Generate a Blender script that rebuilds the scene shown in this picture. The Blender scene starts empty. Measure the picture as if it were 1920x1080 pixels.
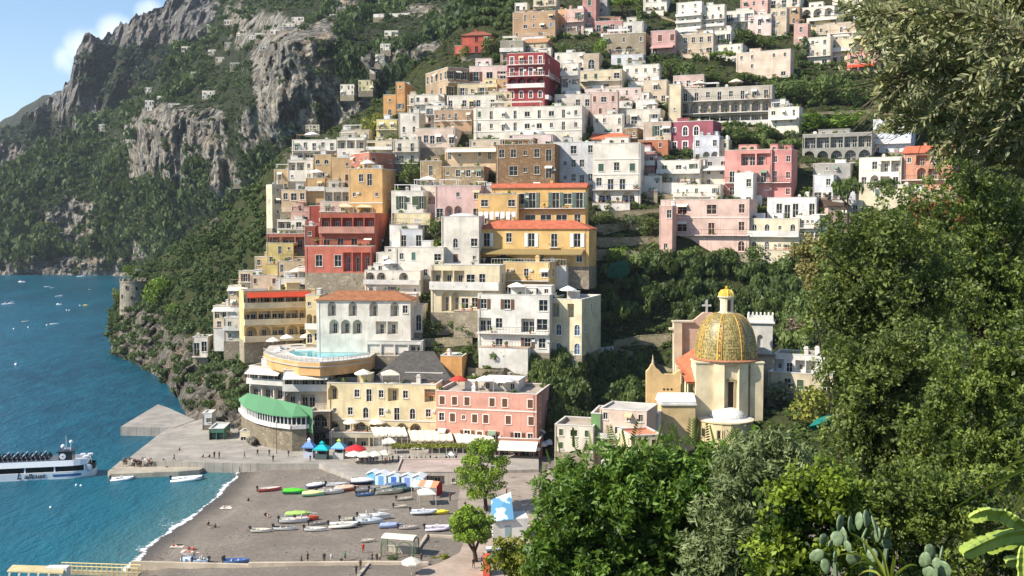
import bpy, bmesh, math, random
import numpy as np
from mathutils import Vector, Matrix
R = math.radians
random.seed(7)
rng = np.random.default_rng(11)
SC = bpy.context.scene
COL = SC.collection
CAM_H, FOC, PITCH = 55.0, 2000.0, math.atan(126/2000)
cam_data = bpy.data.cameras.new('camera')
cam_data.sensor_width = 36.0
cam_data.lens = 36.0*FOC/1920
cam_data.clip_start, cam_data.clip_end = 0.3, 20000
cam = bpy.data.objects.new('camera', cam_data)
cam.location = (0, 0, CAM_H)
cam.rotation_euler = (math.pi/2-PITCH, 0, 0)
COL.objects.link(cam)
SC.camera = cam
SUN_EL, SUN_AZ = R(40), R(24)
SUN_DIR = Vector((-math.cos(SUN_EL)*math.cos(SUN_AZ), -math.cos(SUN_EL)*math.sin(SUN_AZ), math.sin(SUN_EL)))
sun_data = bpy.data.lights.new('sun', 'SUN')
sun_data.energy, sun_data.angle, sun_data.color = 4.9, R(0.53), (1.0, 0.92, 0.80)
sun = bpy.data.objects.new('sun', sun_data)
sun.rotation_euler = SUN_DIR.to_track_quat('Z', 'Y').to_euler()
sun.location = (-200, 0, 300)
COL.objects.link(sun)
world = bpy.data.worlds.new('World')
SC.world = world
world.use_nodes = True
wn, wl = world.node_tree.nodes, world.node_tree.links
wn.clear()
w_out = wn.new('ShaderNodeOutputWorld')
w_bg = wn.new('ShaderNodeBackground')
w_sky = wn.new('ShaderNodeTexSky')
w_sky.sky_type = 'NISHITA'
w_sky.sun_disc = False
w_sky.sun_elevation = SUN_EL
w_sky.sun_rotation = math.atan2(SUN_DIR.x, SUN_DIR.y) % (2*math.pi)
w_sky.altitude, w_sky.air_density, w_sky.dust_density, w_sky.ozone_density = 60, 1.0, 0.15, 3.5
w_bg.inputs['Strength'].default_value = 0.115
w_geo = wn.new('ShaderNodeTexCoord')
w_noise = wn.new('ShaderNodeTexNoise')
w_noise.inputs['Scale'].default_value = 7.0
w_noise.inputs['Detail'].default_value = 9.0
w_noise.inputs['Roughness'].default_value = 0.62
wl.new(w_geo.outputs['Generated'], w_noise.inputs['Vector'])
def _cdir(px, py):
 v = Vector(((px-960)/FOC, (540-py)/FOC, -1.0)).normalized()
 return cam.rotation_euler.to_matrix() @ v
w_val = None
for (cx, cy, rad, gain) in ((165, 95, 0.036, 0.45), (220, 65, 0.034, 0.47), (132, 112, 0.026, 0.36), (280, 25, 0.026, 0.44)):
 d = wn.new('ShaderNodeVectorMath'); d.operation = 'DISTANCE'
 d.inputs[1].default_value = _cdir(cx, cy)
 wl.new(w_geo.outputs['Generated'], d.inputs[0])
 m = wn.new('ShaderNodeMapRange'); m.interpolation_type = 'SMOOTHSTEP'
 m.inputs['From Min'].default_value, m.inputs['From Max'].default_value = rad, rad*0.2
 m.inputs['To Min'].default_value, m.inputs['To Max'].default_value = 0.0, gain
 wl.new(d.outputs['Value'], m.inputs['Value'])
 if w_val is None:
  w_val = m.outputs['Result']
 else:
  a = wn.new('ShaderNodeMath'); a.operation = 'MAXIMUM'
  wl.new(w_val, a.inputs[0]); wl.new(m.outputs['Result'], a.inputs[1]); w_val = a.outputs[0]
w_add = wn.new('ShaderNodeMath'); w_add.operation = 'ADD'
wl.new(w_val, w_add.inputs[0]); wl.new(w_noise.outputs['Fac'], w_add.inputs[1])
w_thr = wn.new('ShaderNodeMapRange'); w_thr.interpolation_type = 'SMOOTHSTEP'
w_thr.inputs['From Min'].default_value, w_thr.inputs['From Max'].default_value = 0.66, 1.02
wl.new(w_add.outputs[0], w_thr.inputs['Value'])
w_mix = wn.new('ShaderNodeMix'); w_mix.data_type = 'RGBA'
w_mix.inputs['B'].default_value = (7.0, 7.6, 8.6, 1)
wl.new(w_thr.outputs['Result'], w_mix.inputs['Factor'])
wl.new(w_sky.outputs['Color'], w_mix.inputs['A'])
wl.new(w_mix.outputs['Result'], w_bg.inputs['Color'])
wl.new(w_bg.outputs['Background'], w_out.inputs['Surface'])
SC.view_settings.view_transform = 'Standard'
SC.view_settings.look = 'None'
SC.view_settings.exposure = 0.66
SC.view_settings.gamma = 1.0
SC.view_settings.use_curve_mapping = False
SC.render.engine = 'CYCLES'
SC.cycles.max_bounces = 6
SC.cycles.diffuse_bounces = 3
SC.cycles.glossy_bounces = 2
SC.cycles.transmission_bounces = 4
SC.cycles.transparent_max_bounces = 12
SC.cycles.volume_bounces = 0
SC.cycles.use_denoising = True
def lin(h):
 h = h.lstrip('#')
 c = [int(h[i:i+2], 16)/255 for i in (0, 2, 4)]
 return tuple(x/12.92 if x <= .04045 else ((x+.055)/1.055)**2.4 for x in c)
def ray(px, py):
 """direction through a photograph pixel, scaled so that its y is 1"""
 u = (np.asarray(px, float)-960)/FOC
 v = (540-np.asarray(py, float))/FOC
 s, c = math.sin(PITCH), math.cos(PITCH)
 dy = c+v*s
 return u/dy, (-s+v*c)/dy
def P(px, py, Y):
 tx, tz = ray(px, py)
 return Vector((float(tx*Y), float(Y), float(CAM_H+tz*Y)))
def PZ(px, py, z):
 """the point of the plane of height z seen through a pixel"""
 tx, tz = ray(px, py)
 Y = (z-CAM_H)/tz
 return Vector((float(tx*Y), float(Y), float(z)))
def proj(x, y, z):
 s, c = math.sin(PITCH), math.cos(PITCH)
 d = y*c-(z-CAM_H)*s
 up = y*s+(z-CAM_H)*c
 return 960+FOC*x/d, 540-FOC*up/d, d
def tag(o, label=None, cat=None, group=None, kind=None):
 if label: o['label'] = label
 if cat: o['category'] = cat
 if group: o['group'] = group
 if kind: o['kind'] = kind
 return o
def empty(name, loc, rz=0.0, label=None, cat=None, group=None):
 o = bpy.data.objects.new(name, None)
 o.empty_display_size = 0.5
 o.location = loc
 o.rotation_euler = (0, 0, rz)
 COL.objects.link(o)
 return tag(o, label, cat, group)
def link(name, me, parent=None, loc=None, rz=None, scale=None):
 o = bpy.data.objects.new(name, me)
 COL.objects.link(o)
 if parent is not None: o.parent = parent
 if loc is not None: o.location = loc
 if rz is not None: o.rotation_euler = (0, 0, rz)
 if scale is not None: o.scale = scale
 return o
KIDS = {}
def copy_tree(o, parent=None):
 kids = [c for c in o.children]
 c = o.copy()
 COL.objects.link(c)
 if parent is not None: c.parent = parent
 for k in kids: copy_tree(k, c)
 return c
class MB:
 """collects polygons and makes one mesh of them"""
 def __init__(self): self.v, self.f, self.m, self.cur = [], [], [], 0
 def poly(self, pts):
  n = len(self.v)
  self.v.extend([tuple(p) for p in pts])
  self.f.append(tuple(range(n, n+len(pts)))); self.m.append(self.cur)
 def box(self, x0, x1, y0, y1, z0, z1, skip=''):
  n = len(self.v)
  self.v += [(x0,y0,z0),(x1,y0,z0),(x1,y1,z0),(x0,y1,z0),(x0,y0,z1),(x1,y0,z1),(x1,y1,z1),(x0,y1,z1)]
  F = {'b':(0,3,2,1),'t':(4,5,6,7),'f':(0,1,5,4),'k':(2,3,7,6),'r':(1,2,6,5),'l':(3,0,4,7)}
  for k, q in F.items():
   if k not in skip: self.f.append(tuple(n+i for i in q)); self.m.append(self.cur)
 def prism(self, pts, z0, z1):
  """vertical prism on a counter-clockwise outline"""
  n = len(pts)
  a = sum(pts[i][0]*pts[(i+1)%n][1]-pts[(i+1)%n][0]*pts[i][1] for i in range(n))
  if a < 0: pts = pts[::-1]
  b = len(self.v)
  self.v += [(p[0],p[1],z0) for p in pts]+[(p[0],p[1],z1) for p in pts]
  self.f.append(tuple(b+i for i in range(n-1,-1,-1))); self.m.append(self.cur)
  self.f.append(tuple(b+n+i for i in range(n))); self.m.append(self.cur)
  for i in range(n):
   j = (i+1)%n
   self.f.append((b+i,b+j,b+n+j,b+n+i)); self.m.append(self.cur)
 def tube(self, pts, rad, n=6, cap=True):
  """tube through points; rad a number or a list"""
  pts = [Vector(p) for p in pts]
  if not hasattr(rad, '__len__'): rad = [rad]*len(pts)
  rings = []
  for i, p in enumerate(pts):
   d = (pts[min(i+1,len(pts)-1)]-pts[max(i-1,0)])
   if d.length < 1e-9: d = Vector((0,0,1))
   d.normalize()
   a = Vector((1,0,0)) if abs(d.x) < .8 else Vector((0,1,0))
   u = d.cross(a).normalized(); w = d.cross(u)
   b = len(self.v)
   for k in range(n):
    t = 2*math.pi*k/n
    self.v.append(tuple(p+(u*math.cos(t)+w*math.sin(t))*rad[i]))
   rings.append(b)
  for a, b in zip(rings, rings[1:]):
   for k in range(n):
    self.f.append((a+k, a+(k+1)%n, b+(k+1)%n, b+k)); self.m.append(self.cur)
  if cap:
   self.f.append(tuple(rings[0]+k for k in range(n-1,-1,-1))); self.m.append(self.cur)
   self.f.append(tuple(rings[-1]+k for k in range(n))); self.m.append(self.cur)
 def lathe(self, prof, n=16, cx=0, cy=0, a0=0.0, a1=2*math.pi, sx=1, sy=1):
  """profile of (radius, z) turned about the vertical"""
  full = abs(a1-a0-2*math.pi) < 1e-6
  m = n if full else n+1
  b = len(self.v)
  for (r, z) in prof:
   for k in range(m):
    t = a0+(a1-a0)*k/n
    self.v.append((cx+r*math.cos(t)*sx, cy+r*math.sin(t)*sy, z))
  for i in range(len(prof)-1):
   for k in range(n):
    k2 = (k+1)%m
    self.f.append((b+i*m+k, b+i*m+k2, b+(i+1)*m+k2, b+(i+1)*m+k)); self.m.append(self.cur)
 def mesh(self, name, mats):
  me = bpy.data.meshes.new(name)
  me.from_pydata(self.v, [], self.f)
  if not isinstance(mats, (list, tuple)): mats = [mats]
  for m in mats: me.materials.append(m)
  if len(mats) > 1: me.polygons.foreach_set('material_index', self.m)
  return me
 def obj(self, name, mats, parent=None, loc=None, rz=None, smooth=False):
  me = self.mesh(name, mats)
  if smooth: me.polygons.foreach_set('use_smooth', [True]*len(me.polygons))
  return link(name, me, parent, loc, rz)
def np_mesh(name, verts, faces, mat, attrs=None, smooth=False):
 """mesh from numpy arrays; faces (n,4) or (n,3); attrs: name -> per-vertex floats"""
 me = bpy.data.meshes.new(name)
 verts = np.ascontiguousarray(verts, np.float32); faces = np.ascontiguousarray(faces, np.int32)
 k = faces.shape[1]
 me.vertices.add(len(verts)); me.vertices.foreach_set('co', verts.ravel())
 me.loops.add(faces.size); me.loops.foreach_set('vertex_index', faces.ravel())
 me.polygons.add(len(faces))
 me.polygons.foreach_set('loop_start', np.arange(0, faces.size, k, dtype=np.int32))
 if smooth: me.polygons.foreach_set('use_smooth', np.ones(len(faces), bool))
 me.update(calc_edges=True)
 for a, val in (attrs or {}).items():
  at = me.attributes.new(a, 'FLOAT', 'POINT')
  at.data.foreach_set('value', np.ascontiguousarray(val, np.float32))
 for m in (mat if isinstance(mat, (list, tuple)) else [mat]): me.materials.append(m)
 return me
_perm = np.random.default_rng(3).permutation(256).astype(np.int64)
_perm = np.concatenate([_perm, _perm, _perm])
_grad = np.random.default_rng(4).normal(size=(256, 3)); _grad /= np.linalg.norm(_grad, axis=1)[:, None]
def pnoise(x, y, z):
 x, y, z = np.broadcast_arrays(np.asarray(x, float), np.asarray(y, float), np.asarray(z, float))
 xi, yi, zi = np.floor(x).astype(np.int64), np.floor(y).astype(np.int64), np.floor(z).astype(np.int64)
 xf, yf, zf = x-xi, y-yi, z-zi
 u, v, w = xf**3*(xf*(xf*6-15)+10), yf**3*(yf*(yf*6-15)+10), zf**3*(zf*(zf*6-15)+10)
 out = 0
 for a in (0, 1):
  for b in (0, 1):
   for c in (0, 1):
    g = _grad[_perm[_perm[_perm[(xi+a) & 255]+((yi+b) & 255)]+((zi+c) & 255)]]
    dot = g[..., 0]*(xf-a)+g[..., 1]*(yf-b)+g[..., 2]*(zf-c)
    out = out+dot*(u if a else 1-u)*(v if b else 1-v)*(w if c else 1-w)
 return out*1.6
def fbm(x, y, z, o=4, lac=2.1, gain=.5):
 s, a, f = 0, 1.0, 1.0
 for i in range(o):
  s = s+a*pnoise(x*f+i*17.3, y*f+i*5.1, z*f-i*9.7); a *= gain; f *= lac
 return s
def ridged(x, y, z, o=4, lac=2.1, gain=.5):
 s, a, f = 0, 1.0, 1.0
 for i in range(o):
  s = s+a*(1-2*np.abs(pnoise(x*f+i*13.7, y*f-i*7.9, z*f+i*3.3))); a *= gain; f *= lac
 return s
class NT:
 def __init__(self, name):
  self.mat = bpy.data.materials.new(name)
  self.mat.use_nodes = True
  self.n, self.l = self.mat.node_tree.nodes, self.mat.node_tree.links
  self.n.clear()
  self.out = self.n.new('ShaderNodeOutputMaterial')
  self.b = self.n.new('ShaderNodeBsdfPrincipled')
  self.l.new(self.b.outputs[0], self.out.inputs['Surface'])
 def node(self, t, **kw):
  n = self.n.new(t)
  for k, v in kw.items(): setattr(n, k, v)
  return n
 def put(self, sock, v):
  if isinstance(v, bpy.types.NodeSocket): self.l.new(v, sock)
  elif v is not None:
   if sock.type == 'RGBA' and len(v) == 3: v = (*v, 1)
   sock.default_value = v
 def coord(self, kind='Object'):
  if kind == 'World': return self.node('ShaderNodeNewGeometry').outputs['Position']
  return self.node('ShaderNodeTexCoord').outputs[kind]
 def mapping(self, vec, scale=(1, 1, 1), loc=None, rot=None):
  m = self.node('ShaderNodeMapping')
  self.l.new(vec, m.inputs['Vector']); m.inputs['Scale'].default_value = scale
  if loc is not None: self.put(m.inputs['Location'], loc)
  if rot is not None: m.inputs['Rotation'].default_value = rot
  return m.outputs[0]
 def noise(self, vec, scale, detail=4, rough=.55, dist=0):
  n = self.node('ShaderNodeTexNoise')
  self.put(n.inputs['Vector'], vec); n.inputs['Scale'].default_value = scale
  n.inputs['Detail'].default_value = detail; n.inputs['Roughness'].default_value = rough
  n.inputs['Distortion'].default_value = dist
  return n.outputs['Fac']
 def ramp(self, fac, stops, interp='LINEAR'):
  r = self.node('ShaderNodeValToRGB'); r.color_ramp.interpolation = interp
  e = r.color_ramp.elements
  while len(e) < len(stops): e.new(.5)
  for k, (p, c) in zip(e, stops):
   k.position = p; k.color = (*c, 1) if len(c) == 3 else c
  self.l.new(fac, r.inputs['Fac']); return r.outputs['Color']
 def mix(self, fac, a, b, mode='MIX'):
  m = self.node('ShaderNodeMix', data_type='RGBA', blend_type=mode)
  self.put(m.inputs['Factor'], fac); self.put(m.inputs['A'], a); self.put(m.inputs['B'], b)
  return m.outputs['Result']
 def math(self, op, a, b=None, clamp=False):
  m = self.node('ShaderNodeMath', operation=op, use_clamp=clamp)
  self.put(m.inputs[0], a); self.put(m.inputs[1], b); return m.outputs[0]
 def mrange(self, v, a, b, c=0.0, d=1.0, smooth=True):
  m = self.node('ShaderNodeMapRange')
  if smooth: m.interpolation_type = 'SMOOTHSTEP'
  self.put(m.inputs['Value'], v)
  for k, x in zip(('From Min', 'From Max', 'To Min', 'To Max'), (a, b, c, d)): m.inputs[k].default_value = x
  return m.outputs['Result']
 def attr(self, name): return self.node('ShaderNodeAttribute', attribute_name=name).outputs['Fac']
 def rand(self): return self.node('ShaderNodeObjectInfo').outputs['Random']
 def bump(self, h, strength=.4, dist=.1):
  b = self.node('ShaderNodeBump'); b.inputs['Strength'].default_value = strength; b.inputs['Distance'].default_value = dist
  self.l.new(h, b.inputs['Height']); self.l.new(b.outputs[0], self.b.inputs['Normal'])
 def fin(self, color, rough=.85, spec=.3, **kw):
  self.put(self.b.inputs['Base Color'], color)
  self.put(self.b.inputs['Roughness'], rough)
  self.put(self.b.inputs['Specular IOR Level'], spec)
  for k, v in kw.items(): self.put(self.b.inputs[k], v)
  return self.mat
_M = {}
def cached(f):
 def g(*a):
  k = (f.__name__,)+a
  if k not in _M: _M[k] = f(*a)
  return _M[k]
 return g
def desat(c, k):
 g = .3*c[0]+.55*c[1]+.15*c[2]
 return tuple(g+(x-g)*k for x in c)
def mul(c, k): return tuple(min(.95, x*k) for x in c)
@cached
def plaster(hexc, wear=1.0):
 t = NT('plaster'); c = desat(lin(hexc), .80)
 v = t.coord(); rnd = t.rand()
 off = t.node('ShaderNodeVectorMath', operation='ADD')
 t.put(off.inputs[0], v)
 sc = t.node('ShaderNodeCombineXYZ'); t.put(sc.inputs[0], t.math('MULTIPLY', rnd, 91.0)); t.put(sc.inputs[2], t.math('MULTIPLY', rnd, 37.0))
 t.l.new(sc.outputs[0], off.inputs[1]); v = off.outputs[0]
 big = t.noise(v, .22, 4, .6)
 streak = t.noise(t.mapping(v, (1.1, 1.1, .13)), 1.0, 5, .65)
 fine = t.noise(v, 3.0, 3, .6)
 col = t.mix(t.mrange(big, .32, .66), mul(c, .74), mul(c, 1.06)); pat = t.noise(v, .6, 2, .5, 1.2); col = t.mix(t.mrange(pat, .60, .63, 0, .28*wear), col, mul((c[0]*.9+.05, c[1]*.86+.05, c[2]*.78+.05), .86))
 g = sum(c)/3
 dirt = tuple(.42*x+.12*g for x in c)
 col = t.mix(t.mrange(streak, .50, .78, 0, .5*wear), col, dirt)
 col = t.mix(t.mrange(fine, .35, .75, 0, .16), col, mul(c, .72))
 t.bump(fine, .25, .03)
 return t.fin(col, .92, .2)
@cached
def stone(hexc, scale=1.6):
 t = NT('rubble_stone'); c = lin(hexc); v = t.coord()
 vo = t.node('ShaderNodeTexVoronoi', feature='DISTANCE_TO_EDGE'); t.put(vo.inputs['Vector'], t.mapping(v, (1, 1, 1.4))); vo.inputs['Scale'].default_value = scale
 vc = t.node('ShaderNodeTexVoronoi'); t.put(vc.inputs['Vector'], t.mapping(v, (1, 1, 1.4))); vc.inputs['Scale'].default_value = scale
 n = t.noise(v, .35, 4, .6)
 col = t.mix(vc.outputs['Color'], mul(c, .65), mul(c, 1.3))
 col = t.mix(t.mrange(n, .35, .7), col, mul(c, .7))
 col = t.mix(t.mrange(vo.outputs['Distance'], .0, .06), mul(c, .42), col)
 t.bump(vo.outputs['Distance'], .6, .1)
 return t.fin(col, .95, .15)
@cached
def flat(hexc, rough=.6, spec=.35):
 """paint, cloth, plastic: plain colour with slight unevenness"""
 t = NT('paint'); c = lin(hexc)
 n = t.noise(t.coord(), 1.3, 3, .6)
 return t.fin(t.mix(n, mul(c, .88), mul(c, 1.1)), rough, spec)
@cached
def roof_tile(hexc):
 """terracotta pan tiles: ridges run down the slope (local y)"""
 t = NT('roof_tile'); c = desat(lin(hexc), .82); v = t.coord()
 n = t.noise(v, .8, 5, .65); n2 = t.noise(v, 4.0, 2, .6)
 w = t.node('ShaderNodeTexWave', wave_type='BANDS', bands_direction='X'); t.put(w.inputs['Vector'], v); w.inputs['Scale'].default_value = 1.1
 col = t.mix(t.mrange(n, .3, .7), mul(c, .72), mul(c, 1.15))
 col = t.mix(t.mrange(n2, .5, .8, 0, .6), col, (.30, .24, .17))
 col = t.mix(t.mrange(w.outputs['Fac'], .0, .35, .45, 0), col, mul(c, .35))
 t.bump(w.outputs['Fac'], .7, .12)
 return t.fin(col, .9, .2)
@cached
def glass(hexc='#1c2226'):
 t = NT('window_glass'); c = lin(hexc); r = t.rand()
 return t.fin(t.mix(r, mul(c, .3), mul(c, 1.2)), .12, .4)
@cached
def leafmat(hex1, hex2, trans=.3, gloss=.35):
 """leaves: colour varies with the mesh attribute 'tint' and from plant to plant"""
 t = NT('leaves'); a, b = lin(hex1), lin(hex2)
 f = t.math('ADD', t.attr('tint'), t.math('MULTIPLY', t.math('SUBTRACT', t.rand(), .5), .3), True)
 col = t.mix(f, a, b)
 t.fin(col, .55, gloss)
 tr = t.node('ShaderNodeBsdfTranslucent'); t.put(tr.inputs['Color'], t.mix(.5, col, (.25, .32, .03), 'MIX'))
 ms = t.node('ShaderNodeMixShader'); ms.inputs[0].default_value = trans
 t.l.new(t.b.outputs[0], ms.inputs[1]); t.l.new(tr.outputs[0], ms.inputs[2]); t.l.new(ms.outputs[0], t.out.inputs['Surface'])
 return t.mat
@cached
def bark(hexc='#5a4a3a'):
 t = NT('bark'); c = lin(hexc); v = t.coord()
 n = t.noise(t.mapping(v, (6, 6, 1)), 1.5, 5, .65)
 t.bump(n, .6, .05)
 return t.fin(t.mix(n, mul(c, .5), mul(c, 1.4)), .95, .1)
def leaf_quads(centers, normals, size, tint, aspect=1.0, jitter=.9, r=None, axis=None, bend=.0):
 """one quad leaf (or leaf cluster) at every centre; returns verts, faces, per-vertex tint"""
 r = r or rng
 n = len(centers)
 nn = normals+r.normal(size=(n, 3))*jitter
 nn /= np.linalg.norm(nn, axis=1)[:, None]+1e-9
 a = r.normal(size=(n, 3)) if axis is None else axis+r.normal(size=(n, 3))*.35
 u = np.cross(nn, a); u /= np.linalg.norm(u, axis=1)[:, None]+1e-9
 w = np.cross(nn, u)
 s = (size*(.65+.7*r.random(n)))[:, None] if np.ndim(size) else (size*(.65+.7*r.random(n)))[:, None]
 L = w*s*aspect; S = u*s
 v = np.stack([centers-L, centers+S*.72-L*.1+nn*s*bend, centers+L, centers-S*.72-L*.1+nn*s*bend], 1).reshape(-1, 3)
 f = np.arange(4*n).reshape(n, 4)
 return v, f, np.repeat(tint, 4)
def blob_points(blobs, count, r=None, shell=.55):
 """points and outward normals in a set of ellipsoids (cx,cy,cz,rx,ry,rz), mostly near their skin"""
 r = r or rng
 B = np.array(blobs, float)
 area = (B[:, 3]*B[:, 4]+B[:, 3]*B[:, 5]+B[:, 4]*B[:, 5]); pr = area/area.sum()
 k = r.choice(len(B), count, p=pr)
 d = r.normal(size=(count, 3)); d /= np.linalg.norm(d, axis=1)[:, None]
 rad = shell+(1.04-shell)*r.random(count)**.6
 c = B[k, :3]+d*B[k, 3:]*rad[:, None]
 nn = d/B[k, 3:]; nn /= np.linalg.norm(nn, axis=1)[:, None]
 return c, nn, k, rad
class Sheet:
 """a hillside given as columns of (pixel row, distance) knots"""
 def __init__(self, cols):
  self.x = np.array(sorted(cols), float)
  self.c = [np.array(sorted(cols[int(k)], key=lambda t: t[0]), float) for k in self.x]
  self.top = np.array([c[0, 0] for c in self.c]); self.bot = np.array([c[-1, 0] for c in self.c])
 def D(self, px, py):
  px, py = np.broadcast_arrays(np.asarray(px, float), np.asarray(py, float))
  vals = np.stack([np.interp(py, c[:, 0], c[:, 1]) for c in self.c])
  i = np.clip(np.searchsorted(self.x, px, side='right')-1, 0, len(self.x)-2)
  t = np.clip((px-self.x[i])/(self.x[i+1]-self.x[i]), 0, 1)
  t = t*t*(3-2*t)*.5+t*.5
  a = np.take_along_axis(vals, i[None], 0)[0]; b = np.take_along_axis(vals, (i+1)[None], 0)[0]
  return a*(1-t)+b*t
 jag = ()
 def grid(self, step, rows, x0=None, x1=None):
  xs = np.arange(self.x[0] if x0 is None else x0, (self.x[-1] if x1 is None else x1)+.1, step)
  top = np.interp(xs, self.x, self.top); bot = np.interp(xs, self.x, self.bot)
  for amp, wl in self.jag: top = top-amp*(ridged(xs/wl, 0*xs+3.3, 0*xs, 2)-.5)
  t = np.linspace(0, 1, rows)[:, None]
  py = bot[None]*(1-t)+top[None]*t
  px = np.broadcast_to(xs[None], py.shape)
  return px, py
HILL = Sheet({
 208: [(664,440),(640,446),(612,452),(596,458)],
 230: [(672,425),(640,436),(590,446),(574,452),(545,470)],
 290: [(704,378),(660,398),(610,420),(560,442),(520,456),(488,475)],
 350: [(790,292),(770,304),(700,332),(640,362),(580,388),(520,412),(445,452)],
 420: [(818,272),(790,284),(720,306),(660,330),(600,348),(540,364),(480,384),(398,432)],
 480: [(876,253),(836,253),(800,264),(740,284),(680,302),(620,318),(560,334),(500,352),(420,376),(345,414)],
 530: [(880,252),(836,252),(800,258),(700,284),(600,308),(500,334),(400,360),(330,384),(280,412)],
 600: [(880,253),(836,252),(800,257),(750,262),(700,276),(600,296),(500,318),(400,342),(300,372),(254,402)],
 700: [(880,253),(836,252),(800,257),(750,261),(700,269),(600,286),(500,304),(400,325),(300,352),(250,375),(196,410)],
 760: [(880,253),(836,252),(800,257),(750,261),(700,267),(600,282),(500,298),(400,316),(300,342),(200,385),(146,424)],
 860: [(880,252),(836,251),(800,255),(750,259),(700,265),(600,276),(500,290),(400,308),(300,332),(200,368),(110,420),(52,452)],
 960: [(880,248),(836,247),(800,251),(700,262),(600,272),(500,286),(400,304),(300,328),(200,362),(100,408),(10,462),(-20,480)],
 1060: [(885,236),(840,238),(800,245),(700,263),(600,276),(500,290),(400,306),(300,328),(200,360),(100,404),(0,455),(-40,480)],
 1130: [(890,212),(830,232),(790,258),(700,280),(640,290),(560,296),(500,300),(400,312),(300,332),(200,360),(100,402),(0,452),(-40,478)],
 1230: [(900,205),(830,226),(790,256),(700,281),(640,290),(560,295),(500,299),(400,311),(300,330),(200,358),(100,400),(0,450),(-40,476)],
 1300: [(900,200),(840,216),(780,246),(700,272),(640,286),(560,293),(500,297),(400,309),(300,328),(200,356),(100,398),(0,448),(-40,474)],
 1400: [(900,195),(840,208),(780,224),(700,248),(640,276),(560,290),(500,296),(400,307),(300,325),(200,354),(100,396),(0,446),(-40,472)],
 1600: [(900,180),(840,192),(780,206),(700,226),(600,258),(500,282),(400,299),(300,318),(200,348),(100,390),(0,438),(-60,470)],
 1960: [(900,160),(840,170),(700,200),(600,236),(500,266),(400,285),(300,305),(200,336),(100,378),(0,428),(-60,460)],
 2300: [(900,140),(840,150),(700,182),(600,220),(500,252),(400,274),(300,295),(200,326),(100,368),(0,418),(-60,450)],
})
SPUR = Sheet({
 -80: [(515,1090),(480,1100),(430,1125),(350,1180),(330,1200)],
 0:   [(515,1088),(480,1096),(430,1120),(345,1190)],
 50:  [(515,1086),(480,1092),(420,1112),(350,1160),(305,1210)],
 100: [(515,1084),(470,1090),(385,1108),(330,1160),(280,1215)],
 150: [(515,1080),(470,1084),(385,1098),(330,1140),(250,1220)],
 200: [(516,1072),(470,1076),(400,1080),(370,1085),(320,1120),(225,1225)],
 240: [(520,1055),(470,1058),(390,1055),(345,1048),(230,1052),(200,1120),(190,1180)],
 275: [(530,1030),(470,1020),(380,1005),(345,985),(235,960),(205,1000),(165,1160)],
 330: [(540,1000),(450,970),(360,930),(345,915),(210,905),(185,960),(110,1120)],
 395: [(540,960),(450,920),(365,870),(345,860),(225,850),(195,900),(100,1030),(60,1090)],
 418: [(540,945),(440,900),(365,850),(330,838),(225,830),(180,880),(60,1040),(2,1110)],
 470: [(540,900),(400,840),(330,800),(250,770),(200,755),(130,800),(60,910),(-40,1050)],
 540: [(540,850),(380,780),(270,730),(240,715),(80,690),(60,760),(0,850),(-60,960)],
 620: [(540,800),(360,740),(260,690),(170,670),(70,665),(40,760),(-70,900)],
 700: [(540,760),(330,700),(260,665),(170,648),(100,650),(60,690),(20,760),(-70,880)],
 800: [(540,720),(300,660),(150,625),(95,615),(60,650),(20,720),(-70,860)],
 900: [(540,690),(300,640),(120,600),(80,590),(40,640),(0,720),(-70,840)],
 1000: [(540,680),(300,630),(120,590),(80,585),(40,630),(0,700),(-70,820)],
})
CRAG = Sheet({
 -80: [(470,1500),(340,1620),(330,1640)],
 0:   [(470,1490),(350,1580),(300,1620),(255,1640)],
 40:  [(470,1480),(345,1560),(280,1600),(230,1640)],
 85:  [(470,1460),(330,1540),(260,1580),(215,1620),(196,1640)],
 110: [(470,1450),(320,1520),(240,1550),(184,1580)],
 130: [(470,1440),(300,1500),(205,1520),(170,1560),(150,1590)],
 142: [(470,1440),(300,1495),(205,1510),(140,1530),(95,1560)],
 160: [(470,1430),(300,1485),(205,1500),(120,1510),(74,1540)],
 174: [(470,1430),(300,1480),(205,1490),(120,1500),(70,1530)],
 186: [(470,1425),(300,1475),(205,1480),(130,1510),(81,1560)],
 208: [(470,1420),(300,1470),(205,1470),(140,1500),(100,1540),(66,1580)],
 232: [(470,1410),(300,1460),(200,1460),(135,1480),(100,1530),(44,1570)],
 262: [(470,1400),(300,1440),(200,1440),(140,1450),(100,1510),(28,1550)],
 286: [(470,1400),(300,1430),(150,1440),(100,1490),(24,1540)],
 312: [(470,1390),(300,1420),(130,1430),(90,1470),(10,1530)],
 330: [(470,1380),(300,1400),(110,1420),(70,1450),(-14,1520)],
 360: [(470,1370),(300,1380),(100,1400),(60,1430),(-40,1520)],
 440: [(470,1330),(300,1340),(100,1360),(40,1390),(-70,1500)],
 560: [(470,1300),(300,1300),(100,1320),(40,1350),(-80,1450)],
})
RIDGE = Sheet({
 -120: [(520,2600),(300,3000),(275,3100)],
 -40: [(520,2600),(300,2950),(246,3100)],
 0:   [(520,2600),(300,2900),(230,3100)],
 30:  [(520,2600),(290,2850),(212,3050)],
 75:  [(520,2550),(280,2800),(184,3000)],
 125: [(520,2550),(260,2750),(166,2950)],
 200: [(520,2500),(240,2700),(150,2900)],
 300: [(520,2500),(240,2650),(150,2850)],
})
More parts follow.
